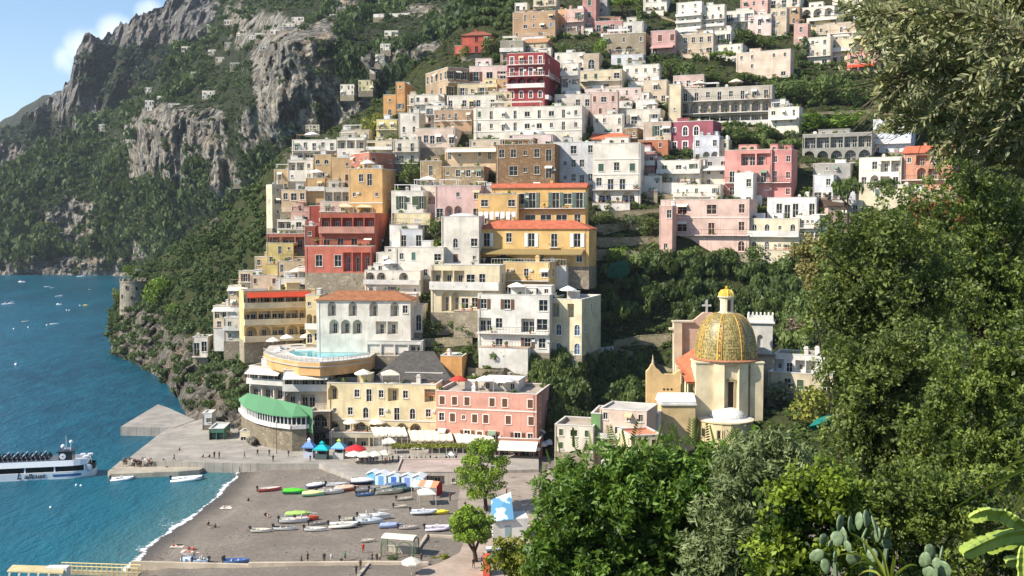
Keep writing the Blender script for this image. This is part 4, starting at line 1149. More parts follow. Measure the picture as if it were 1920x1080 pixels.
Hn('yel_lo', 'lower yellow house with a long orange tiled roof and open white shutters', 892, 1104, 414, 500, '#e3b35a', ['GwGbG', '~.w.w.w', ], r=12, s=.0, roof='hip', roofc='#d6693a', shut='#dcdcd6', awn='#8d7a52')
Hn('yel_loggia', 'yellow loggia tower with a dark arch at the right end of the lower yellow house', 1086, 1118, 432, 500, '#e0b768', ['#L', 'A'], r=12, s=.2, dY=-1, side=['.', 'w'])
Hn('yel_perg', 'yellow house with a white pergola on its roof terrace below the lower yellow house', 944, 1078, 492, 560, '#e5bb6c', ['v.w.D', 'D.d..'], r=14, s=.36, side=['D..', 'd.w'])
Hn('pink_arc', 'rose pink house with two deep red arches behind a vaulted white roof', 816, 902, 348, 414, '#dcb2a6', ['..v.w', '.AA..'], r=8, s=.0)
Hn('w_735', 'white veranda house with blue grey shade left of the rose pink house', 734, 814, 358, 426, W1, ['.dvwd', '_LLd'], r=12, s=.22, side=['w', 'w'], rail='#b9bcc4')
Hn('w_830', 'white house with a long ribbed vault roof and two arched loggias', 828, 898, 406, 498, W1, ['.', '.a.D', '.w.v'], r=10, s=.0, roof='vault')
Hn('och_655', 'tall ochre house with a wide arched terrace and a receding shaded side', 654, 742, 316, 412, '#d9a85c', ['.w..', '=v.v', '#vA.'], r=14, s=.28, side=['w', 'w', '.'])
Hn('or_gr', 'terracotta and white house with a green planted roof above the tall ochre house', 659, 740, 286, 346, '#b96f52', ['w.v', '.'], r=-30, s=.42, side=['wvw', '.w.', 'w..'])
Hn('tan_590', 'sand coloured cube house with two small arched openings at the upper left', 588, 626, 290, 340, '#d2ac72', ['oo', '.'], r=10, s=.14)
Hn('tan_622', 'sand coloured house with a red window right of the cube house', 622, 664, 296, 344, '#d0a76c', ['..', '.r'], r=10, s=.08)
Hn('w_terr', 'white glazed terrace house with white railings on the upper left spur', 548, 640, 262, 302, W1, ['_dwdwd', '#LLLL'], r=14, s=.1, rail='#dcdcdc')
Hn('w_540', 'white colonnaded house left of the sand coloured cube house', 540, 592, 300, 340, W1, ['LLw', 'v.d'], r=16, s=.1)
Hn('tan_515', 'round cornered tan house at the far left edge of the town', 514, 562, 318, 358, '#cba873', ['dv', '.'], r=10, s=.1)
Hn('tall_500', 'tall narrow cream house on the far left edge of the town', 500, 532, 346, 428, CREAM, ['v', 'w', 'v', '.'], r=-14, s=.34, side=['v', 'w', 'v', '.'])
Hn('tan_575', 'tan cube house with one dark square window left of the tall ochre house', 574, 614, 334, 380, '#cfa463', ['.w', '..'], r=12, s=.12)
Hn('och_540', 'apricot house with a planted stair terrace at the left of the town', 528, 580, 356, 404, '#d9b98a', ['w.w', '.d.'], r=12, s=.1)
Hn('ver_610', 'grey pergola house with a dark veranda below the white canvas canopy', 608, 658, 352, 388, '#c9c0ae', ['LLL'], r=10)
Hn('red_sm', 'flat brick red house with a round white plaque above the red terraced hotel', 580, 640, 386, 428, '#a8442e', ['.', '.'], r=12, s=.0)
Hn('pk_560', 'pinkish balcony house left of the flat brick red house', 546, 582, 396, 430, '#cfa08c', ['_dd'], r=10)
Hn('w_520', 'white terrace house with blue parasols at the left of the red terraced hotel', 520, 580, 412, 446, W1, ['_LD', '.'], r=14, s=.1)
Hn('ter_520', 'long low terracotta canopy house under the white terrace house', 500, 580, 438, 466, '#b96b4c', ['LLL'], r=12, s=.0)
Hn('redh_up', 'upper brick red hotel storey with a long row of brown terrace curtains', 600, 742, 400, 472, '#b8583a', ['#LLLLL', '_dddd'], r=14, s=.27, side=['v.', 'o.'], name='hotel', cat='hotel', roofc='#d9b58c', trimc='#c98a70')
Hn('redh_lo', 'lower coral red hotel storey with a glazed winter garden', 572, 704, 462, 512, '#d06a4c', ['.w.wLLL', ], r=14, s=.06, name='hotel', cat='hotel', dY=-4)
Hn('redh_tow', 'slim dark red tower with arched niches at the left end of the red terraced hotel', 572, 600, 424, 508, '#a05238', ['v', 'a', 'a'], r=12, s=.3, dY=-5, side=['.', 'a', 'a'])
Hn('w_750b', 'small white house with two blue windows right of the red terraced hotel', 750, 792, 430, 470, '#cfcfd0', ['D.D'], r=8)
Hn('cream_745', 'cream terrace wall house with a vine pergola above the small white house', 740, 806, 400, 436, PYEL, ['.', 'L.L'], r=10)
Hn('w_700', 'white house with purple shutters and a terrace rail in front of the red terraced hotel', 706, 752, 474, 520, W1, ['.w.d', 'D.d'], r=12, s=.0)
Hn('w_750c', 'sunlit white house with green shutter and deep diagonal shadows', 742, 832, 464, 524, W1, ['.g.D', '..w.'], r=14, s=.0, shut='#4d7468')
Hn('w_683', 'white arcaded house with a curved outer stair under the sunlit white house', 684, 800, 508, 556, W1, ['AA.A.', 'v.w.v'], r=14, s=.1)
Hn('cream_810', 'cream house with a glazed loggia and potted terrace above the garden', 808, 948, 498, 588, '#e0cda2', ['#LLLD..', '.AA.w.v'], r=14, s=.08, side=['w', '.'])
Hn('grey_525', 'low white house with a flat weathered grey roof at the left of the lower town', 522, 640, 522, 560, '#cfc8b8', ['w..d.w'], r=14, s=.06, roofc='#8f8a7c')
Hn('yel_490', 'yellow green terrace house under the pines at the left spur', 500, 572, 456, 496, '#d6bd62', ['.dv', 'w..'], r=14, s=.3, side=['L', 'w'])
Hn('tan_482', 'tan house with a rounded roof terrace on the left spur', 478, 530, 482, 522, '#cfae74', ['w.d', '.'], r=14, s=.1)
Hn('cr_455', 'cream stepped house with parasols above the left cliff', 448, 504, 508, 548, CREAM, ['_dw', 'w.d'], r=16, s=.12)
Hn('cr_430', 'small cream house with a sloped canopy on the cliff edge', 428, 476, 536, 578, '#d9c49a', ['~w.w', 'd.'], r=16, s=.16)
Hn('cr_405', 'lowest cream house of the stepped row on the cliff edge', 400, 452, 574, 620, '#d8c6a0', ['~d.w', 'w.'], r=16, s=.16)
Hn('cr_362', 'white terrace house on its own stone wall at the cliff edge above the pier', 362, 402, 632, 668, W1, ['_dw'], r=16, s=.3, side=['w'])
Hn('hot_aw', 'cream yellow hotel with red awnings and rows of loggias on the left', 458, 586, 546, 640, '#e2bd78', ['^#LLLLL', '#LLLLL', '#AALAL'], r=-8, s=.0, name='hotel', cat='hotel', trimc='#e6cfa0')
Hn('hot_aw2', 'pale yellow end block with small dark windows at the right of the red awning hotel', 574, 616, 554, 646, '#e4c684', ['v.', '#AL', 'a.'], r=14, s=.36, side=['.v', '..', '..'], dY=-2)
Hn('w_tile', 'white villa with a brown tiled roof and arcaded loggias above the pool', 594, 770, 548, 662, W1, ['.A.A.A.Aw', '.AAA.LL.', '.'], r=10, s=.0, roof='hip', roofc='#b5713f', name='villa', cat='villa')
Hn('w_tileb', 'white wing with a dark arched window at the right of the brown tiled villa', 736, 792, 574, 624, W1, ['.w.a'], r=10, s=.0, dY=-1)
Hn('cream_893', 'pale cream house with blue arched windows and a flat white roof above the ivy ravine', 1022, 1126, 562, 668, '#e4d3a6', ['.L.L.', 'aa.a', 'aa.a'], r=16, s=.34, side=['.w.', 'w.v', '...'], pane='#4d6f94', trimc='#efe9dc')
Hn('w_893', 'white terraced house joined to the left of the pale cream house', 896, 1030, 554, 662, '#ded8ca', ['w.w..D', '_L..LD', '.d.w.'], r=12, s=.0)
Hn('or_pool', 'orange block carrying a small swimming pool behind the grey roofed hall', 826, 878, 668, 712, '#dd9a40', ['.', '.'], r=12, s=.2, parapet=.9, roofc='#dfe8ea')
Hn('grey_roof', 'long hall with a dark grey pitched roof beside the pool terrace', 700, 846, 668, 740, '#b9aa98', ['.w.w.', '.'], r=10, s=.0, roof='hip', roofc='#5d5a56', dY=-1, clutter=0, depth=17, rh=.6)
Hn('yel_front', 'pale yellow waterfront house with arched doors and deep diagonal shadows', 614, 818, 722, 824, '#ead39a', ['A.wd.Lw.L', '=.wawdaw', 'A.AA.AA.'], r=12, s=.0, trim=.2)
Hn('or_front', 'narrow orange house between the pale yellow and the salmon waterfront houses', 790, 824, 736, 826, '#dc9a66', ['L', 'w', 'D'], r=12, s=.0, dY=-1)
Hn('sal_front', 'salmon pink waterfront house with white framed windows and a roof terrace', 818, 1032, 740, 836, '#e09a80', ['=www.ww.w', '.w.ww.w.w', '=d.dwd.d.'], r=12, s=.12, trim=.24, side=['ww', 'ww', 'w.'], trimc='#ead9cc')
Hn('chq_a', 'white flat roofed house with a small dark window left of the church', 1040, 1112, 800, 850, '#ddd0b8', ['wDw', 'w.w'], r=12, s=.0, dY=-20, found=16, clutter=0)
Hn('chq_b', 'pink grey roofed house under the church facade, right of the green screen', 1124, 1212, 772, 850, '#dcbfa6', ['w.ww', '.w.d', 'w..w'], r=14, s=.0, dY=-14, roofc='#c8bfb2', parapet=.3, found=18, clutter=0)
Hn('chq_c', 'cream house with orange flat roof in front of the church, half hidden by treetops', 1158, 1240, 818, 870, PYEL, ['ww', '..'], r=-20, s=.3, side=['w.w', 'w.'], dY=-24, roofc='#d4855a', parapet=.35, found=18, clutter=0)
Hn('chq_d', 'small white cube house right of the pink grey roofed house under the church facade', 1204, 1242, 776, 830, W1, ['.w', 'w.'], r=12, s=.2, dY=-12, found=16, clutter=0)
Hn('chq_e', 'narrow house with a green screen on its terrace left of the pink grey roofed house', 1108, 1126, 776, 850, '#6f9a54', ['.'], r=10, dY=-17, found=16, clutter=0)
Hn('f1', 'white terrace house with a rail behind the tan house with the tall doors', 798, 846, 198, 232, W1, ['_d.d', 'w.w'], r=10, s=.1)
Hn('f2', 'white stair house with an arched window under the dusty rose house', 1112, 1172, 214, 254, W1, ['w..a', '.D.'], r=10, s=.06)
Hn('f3', 'brown rubble house between the orange roof and the brick orange house', 1170, 1206, 240, 276, '#9b8466', ['.w', '.'], r=14, s=.3, stone_wall=True, side=['w'])
Hn('f4', 'low white terrace house left of the villa with the red parasol terrace', 1338, 1392, 82, 108, W1, ['w.ww', '.'], r=12)
Hn('f5', 'grey white terrace house with railings above the small umbrella pine', 738, 790, 262, 306, OFF, ['_dd', '_wd'], r=12, s=.1)
Hn('f6', 'cream terrace house with potted plants above the terracotta and white house', 688, 742, 264, 296, CREAM, ['L.w', 'w.'], r=12, s=.1)
Hn('f7', 'white glazed veranda house at the right end of the upper left spur', 632, 692, 258, 300, W1, ['LLL', '_dw'], r=14, s=.12)
Hn('f8', 'sand stone house on the brow between the spur and the lemon yellow house', 640, 700, 244, 274, '#c7b48e', ['w.w', '.'], r=14, s=.1)
Hn('f9', 'parasol terrace house in cream under the square stone tower house', 770, 838, 348, 386, '#d8cbb0', ['_d.d', 'w.'], r=10)
Hn('f10', 'pale pink terrace house left of the tall ochre house', 600, 660, 378, 414, '#d6b6a6', ['_dd', '#dw'], r=12, s=.06)
Hn('f11', 'narrow white house behind the washing terrace', 890, 926, 352, 384, '#d6d2c8', ['w', '.'], r=8)
Hn('f12', 'beige house squeezed between the stone houses and the big white hotel', 880, 938, 262, 292, '#cdb899', ['w.w', '.'], r=8)
Hn('f13', 'low cream house right of the coral winter garden', 690, 742, 500, 528, '#dccfae', ['w.w'], r=14, s=.1)
Hn('f14', 'small sand coloured house at the foot of the yellow green terrace house', 520, 580, 490, 530, '#cdb282', ['d.w', '.'], r=14, s=.14)
Hn('f15', 'small peach house over the red awning hotel', 470, 530, 516, 556, '#d8b794', ['w.w', '.w'], r=14, s=.12)
Hn('f16', 'pale terrace house on the cliff left of the red awning hotel', 420, 470, 596, 640, OFF, ['#dd', 'w.'], r=16, s=.14)
Hn('f17', 'open pavilion with a pale striped roof between the pool and the garden wall', 688, 792, 640, 668, '#ddd6c6', ['LLLL'], r=10, clutter=0, roofc='#d8c4ae', parapet=.15, depth=5)
Hn('f18', 'cream terrace house below the white house with round corner arches', 1610, 1702, 346, 398, '#d8cba8', ['.w..', '.'], r=12)
Hn('f19', 'stone basement house below the terracotta house', 1694, 1792, 358, 404, '#b4a282', ['A..', '.'], r=10, stone_wall=True)
Hn('f20', 'low grey house under the blue grey shaded white house', 1300, 1362, 294, 322, '#b9b8b4', ['w.d.w'], r=10)
Hn('f21', 'cream house at the right foot of the raspberry house', 1340, 1372, 262, 300, '#d6c6a4', ['.w', 'w.'], r=12, s=.2)
Hn('f22', 'pinkish house behind the top of the arcaded hotel', 1262, 1320, 140, 168, '#cfae9e', ['w.w.w'], r=10)
Hn('f23', 'white corner house at the right end of the arcaded hotel', 1446, 1478, 186, 232, W1, ['w', 'd', 'w'], r=14, s=.2)
Hn('f24', 'beige house above the left end of the arcaded hotel', 1206, 1256, 150, 196, '#c9b698', ['.w.', 'a.w'], r=10, s=.1)
Hn('f25', 'white house peeping over the salmon pink skyline house', 1440, 1500, -10, 18, OFF, ['www'], r=10)
Hn('f26', 'rose house between the glazed arch house and the palm house', 1488, 1520, 44, 84, '#c99a8c', ['w', 'd'], r=10, s=.15)
Hn('f27', 'tan house behind the trees under the palm house', 1600, 1660, 40, 74, '#c6b08c', ['w.w', '.'], r=10, s=.1)
Hn('f28', 'ivory house on the skyline behind the olive branch', 1560, 1640, -6, 34, '#dcd2ba', ['w.ww', 'w..d'], r=10, s=.1)
Hn('f29', 'white block house high behind the olive leaves', 1650, 1720, 60, 104, W1, ['w.w', '.d'], r=10, s=.1)
Hn('f30', 'yellowish house low behind the olive leaves', 1730, 1800, 120, 160, '#d9c48c', ['w.w', '.'], r=10, s=.1)
Hn('f31', 'white house at the right under the olive leaves', 1800, 1880, 230, 280, OFF, ['w.w', 'd.'], r=10, s=.1)
Hn('f32', 'grey house beside the stone basement at the edge of the wood', 1560, 1612, 376, 404, '#c5bfb4', ['w.d'], r=10)
Hn('f33', 'long white garden house over the terraced garden', 1196, 1244, 330, 366, '#d2cfc6', ['a.w', '.'], r=10, s=.1)
Hn('f34', 'pale house between the tan balcony house and the big white hotel', 1040, 1110, 176, 206, '#cfc4b4', ['w.ww'], r=8)
Hn('f35', 'honey coloured house between the red hotel and the long low white house', 916, 960, 172, 206, '#d7b988', ['w.w', '.'], r=8)
Hn('f36', 'ochre house under the pale pink house left of the red hotel', 930, 962, 148, 180, '#cfa765', ['w', 'd'], r=8)
Hn('f37', 'white low house at the upper edge of the olive house with large arches', 1140, 1206, 40, 66, '#cfc8ba', ['w.w.'], r=10)
Hn('f38', 'tan rear house above the narrow orange house on the waterfront', 760, 830, 700, 742, '#d1b892', ['LL.w', 'w.w'], r=12, roofc='#c9a88a')
Hn('f39', 'cream roof house behind the roof terrace of the salmon waterfront house', 850, 950, 716, 752, '#d6c2a4', ['w.L.w'], r=12, clutter=2)
Hn('f40', 'small ochre house on the ivy edge right of the salmon waterfront house', 960, 1016, 724, 756, '#d49a70', ['.w', '.'], r=12, s=.1, roof='hip', roofc='#a8644a')
def crown_blobs(kind, r):
 """ellipsoids filling a crown of height 1 standing on z=0 and about 1 wide"""
 B = []
 if kind == 'cypress':
  for i in range(7):
   z = .1+.8*i/6; w = .09*(1-abs(z-.35)**1.5*.9); B.append((r.normal(0, .01), r.normal(0, .01), z, w, w, .12))
 elif kind == 'umbrella':
  for i in range(12):
   a, q = r.random()*6.28, .42*math.sqrt(r.random()); B.append((q*math.cos(a), q*math.sin(a), .76+.1*r.random()-.35*q*q, .17, .17, .09))
 elif kind == 'pine':
  for i in range(24):
   z = .16+.76*r.random(); q = (.36*(1-.6*abs(z-.45)))*math.sqrt(r.random()); a = r.random()*6.28
   s = .09+.06*r.random(); B.append((q*math.cos(a), q*math.sin(a), z, s*1.15, s*1.15, s*.8))
 else:
  m = 11
  for i in range(m):
   a, q, z = r.random()*6.28, .33*math.sqrt(r.random()), .28+.5*r.random()
   s = .15+.11*r.random(); B.append((q*math.cos(a), q*math.sin(a), z, s*1.1, s*1.1, s*.95))
 return B
def crown_mesh(name, kind, n, leaf, mat, seed):
 r = np.random.default_rng(seed)
 B = crown_blobs(kind, r)
 c, nn, k, rad = blob_points(B, n, r, .62)
 bt = r.random(len(B))[k]
 tint = np.clip(.5+(bt-.5)*.55+r.normal(0, .16, n), 0, 1)
 v, f, t = leaf_quads(c, nn, leaf, tint, 1.15, .65, r)
 return np_mesh(name, v, f, mat, {'tint': t})
def trunk_mesh(kind, seed, hexc='#4a3d30'):
 r = random.Random(seed); mb = MB()
 top = {'cypress': .3, 'umbrella': .66, 'pine': .5}.get(kind, .4)
 w = .035 if kind != 'cypress' else .02
 bx, by = r.uniform(-.05, .05), r.uniform(-.05, .05)
 mb.tube([(0,0,-.06), (bx*.3,by*.3,top*.35), (bx,by,top)], [w*1.35, w, w*.7], 7)
 if kind != 'cypress':
  for i in range(6):
   a = i*1.05+r.random(); q = .22+.16*r.random()
   z0 = top*(.6+.4*r.random())
   mb.tube([(bx*z0/top,by*z0/top,z0), (bx+q*.5*math.cos(a),by+q*.5*math.sin(a),z0+.1), (bx+q*math.cos(a),by+q*math.sin(a),z0+.2+.1*r.random())], [w*.55, w*.38, w*.12], 5)
 return mb.mesh('trunk', bark(hexc))
TREES = {}
def tree(px, py, wpx, hpx, kind, mat, label, Y=None, n=520, leaf=.045, group=None, loc=None, name='tree', cat='tree', seed=0, base_drop=.4):
 key = (kind, mat.name, n, leaf, seed)
 if key not in TREES:
  TREES[key] = (crown_mesh('crown', kind, n, leaf, mat, 100+len(TREES)), trunk_mesh(kind, len(TREES)))
 p = loc if loc is not None else (P(px, py, Y) if Y else ground_at(px, py))
 s = p.y/FOC
 w, h = wpx*s, hpx*s
 wk = {'cypress': .2, 'umbrella': 1.1, 'pine': .8}.get(kind, .98)
 root = empty(name, (p.x, p.y, p.z-base_drop), random.uniform(0, 6.28), label, cat, group)
 root.scale = (w/wk, w/wk, h)
 link('crown', TREES[key][0], root); link('trunk', TREES[key][1], root)
 return root
def bush_proto(n, leaf, seed, flat_=.8):
 r = np.random.default_rng(seed)
 B = [(.45*r.normal(), .45*r.normal(), .35+.25*r.random(), .5, .5, .42*flat_) for _ in range(4)]
 c, nn, k, rad = blob_points(B, n, r, .75)
 c[:, 2] = np.maximum(c[:, 2], .02)
 v, f, _ = leaf_quads(c, nn, leaf, np.zeros(n), 1.1, .5, r)
 v = v.reshape(n, 4, 3)[:, 1:].reshape(-1, 3)
 return v, np.arange(3*n).reshape(n, 3), np.repeat(np.clip(r.normal(.5, .2, n), 0, 1), 3)
def scatter(name, pts, sizes, hts, mat, label, n=60, leaf=.34, protos=6, seed=1, patch=60.0):
 """one mass of bushes, each a turned and scaled copy of one of a few shapes"""
 r = np.random.default_rng(seed)
 PR = [bush_proto(n, leaf, seed*50+i) for i in range(protos)]
 which = r.integers(0, protos, len(pts)); ang = r.random(len(pts))*6.283
 pt = np.clip(fbm(pts[:, 0]/patch, pts[:, 1]/patch, pts[:, 2]/patch, 3)*.5, -.4, .4)+r.normal(0, .13, len(pts))
 VV, FF, TT, off = [], [], [], 0
 for k in range(protos):
  m = np.where(which == k)[0]
  if not len(m): continue
  v, f, t = PR[k]
  ca, sa = np.cos(ang[m])[:, None], np.sin(ang[m])[:, None]
  s, h = sizes[m][:, None], hts[m][:, None]
  X = (v[None, :, 0]*ca-v[None, :, 1]*sa)*s+pts[m, 0][:, None]
  Yv = (v[None, :, 0]*sa+v[None, :, 1]*ca)*s+pts[m, 1][:, None]
  Z = v[None, :, 2]*h+pts[m, 2][:, None]
  VV.append(np.stack([X, Yv, Z], -1).reshape(-1, 3))
  FF.append((f[None]+(np.arange(len(m))*len(v))[:, None, None]+off).reshape(-1, 3)); off += len(m)*len(v)
  TT.append(np.clip(t[None]*.6+.2+pt[m][:, None], 0, 1).ravel())
 me = np_mesh(name, np.concatenate(VV), np.concatenate(FF), mat, {'tint': np.concatenate(TT)})
 return tag(link(name, me), label, None, None, 'stuff')
def sample_sheet(name, count, dens, seed):
 """points on a hillside, as dense as dens(px,py,rock,pos) allows, even per picture area"""
 V, rk, px, py = TERR[name]
 r = np.random.default_rng(seed)
 nr, nc = px.shape
 i = r.integers(0, nr-1, count); j = r.integers(0, nc-1, count)
 fi, fj = r.random(count)[:, None], r.random(count)[:, None]
 p = (V[i, j]*(1-fi)*(1-fj)+V[i+1, j]*fi*(1-fj)+V[i, j+1]*(1-fi)*fj+V[i+1, j+1]*fi*fj)
 d = dens(px[i, j], py[i, j], rk[i, j], p)
 keep = r.random(count) < d
 return p[keep], px[i, j][keep], py[i, j][keep]
def in_boxes(px, py, grow=3, below=0.0):
 m = np.zeros(px.shape, bool)
 for (x0, x1, yt, yb, Y) in BOXES: m |= (px > x0-grow) & (px < x1+grow) & (py > yt-2) & (py < yb+below)
 return m
def build_scatter():
 def dens(px, py, rk, p):
  a = fbm(p[:, 0]/70, p[:, 1]/70, p[:, 2]/50, 3)
  bare = smoothstep(.15, -.35, a)*np.where((py < 130) & (px > 300) & (px < 620), .75, .3)
  return (1-smoothstep(.28, .62, rk))*(1-bare)*np.where(py > 505, .1, 1)+.05
 p, px, py = sample_sheet('mountain_slope', 17000, dens, 5)
 s = (1.2+4.0*rng.random(len(p))**2.4)*(p[:, 1]/800)
 wood = smoothstep(-.1, .5, fbm(p[:, 0]/90+7, p[:, 1]/90, p[:, 2]/60, 2)+np.where(((px > 600) & (py < 150)) | (px < 240), .35, 0))
 s = s*(.8+.8*wood)
 scatter('macchia', p+np.array([0, 0, -.5]), s, s*(1.0+.7*wood), L_MAC, 'dark evergreen scrub and woods covering the great cliff slope behind the town', 60, .33, 7, 2, 80)
 p, px, py = sample_sheet('crags', 2600, lambda px, py, rk, p: (1-smoothstep(.2, .6, rk))*.95+.02, 6)
 s = 3.5+4.5*rng.random(len(p))
 scatter('crag_scrub', p, s, s*1.1, L_FAR, 'dark scrub on the ledges of the far crags', 60, .32, 4, 3, 120)
 def dens2(px, py, rk, p):
  left = smoothstep(560, 470, px)
  d = np.where(in_boxes(px, py, 3, 3), 0, 1)*(1-smoothstep(.3, .7, rk))
  d = d*np.where((py > 800) & (px < 1000), 0, 1)*np.where((px > 470) & (px < 860) & (py > 640), .25, 1)
  return d*(.8+.2*left)+np.where((px < 470) & (py < 770), .30, 0)*np.where(px > 1640, .9, 1)
 p, px, py = sample_sheet('town_hillside', 11500, dens2, 7)
 left = px < 520
 s = np.where(left, 1.0+1.5*rng.random(len(p)), .7+1.3*rng.random(len(p))**2)
 for nm, m, mt, lb in (('headland_scrub', left, L_MAC, 'dense dark scrub on the headland slope left of the town'), ('terrace_greenery', ~left, L_MID, 'garden shrubs and weeds filling the terraces between the houses')):
  scatter(nm, p[m], s[m], s[m]*(1.15 if nm == 'headland_scrub' else .8), mt, lb, 84, .30, 6, 4 if nm[0] == 'h' else 9, 25)
 rv = [(866,0,962,58,46), (850,56,962,124,46), (702,190,760,262,16), (1446,66,1520,132,26), (1450,136,1654,204,44), (1226,106,1262,158,10), (1340,236,1500,282,34), (1640,180,1780,262,30), (1100,505,1540,660,150), (1010,670,1215,800,70), (1480,560,1560,640,20)]
 P_, S_ = [], []
 r = np.random.default_rng(12)
 for (a, b, c, d, n) in rv:
  for _ in range(n):
   x, y = a+(c-a)*r.random(), b+(d-b)*r.random()
   if 1120 < x < 1268 and 606 < y < 706: continue
   if in_boxes(np.array([x]), np.array([y]), 6, 10)[0] or in_boxes(np.array([x]), np.array([y-22]), 4, 0)[0]: continue
   q = ground_at(x, y); P_.append((q.x, q.y-1, q.z-.5)); S_.append((1.8+1.9*r.random())*(1 if b > 260 else .72))
 P_, S_ = np.array(P_), np.array(S_)
 scatter('ravine_wood', P_, S_, S_*1.7, L_DARK, 'dark evergreen wood filling the ravine behind the church', 520, .18, 7, 21, 30)
build_scatter()
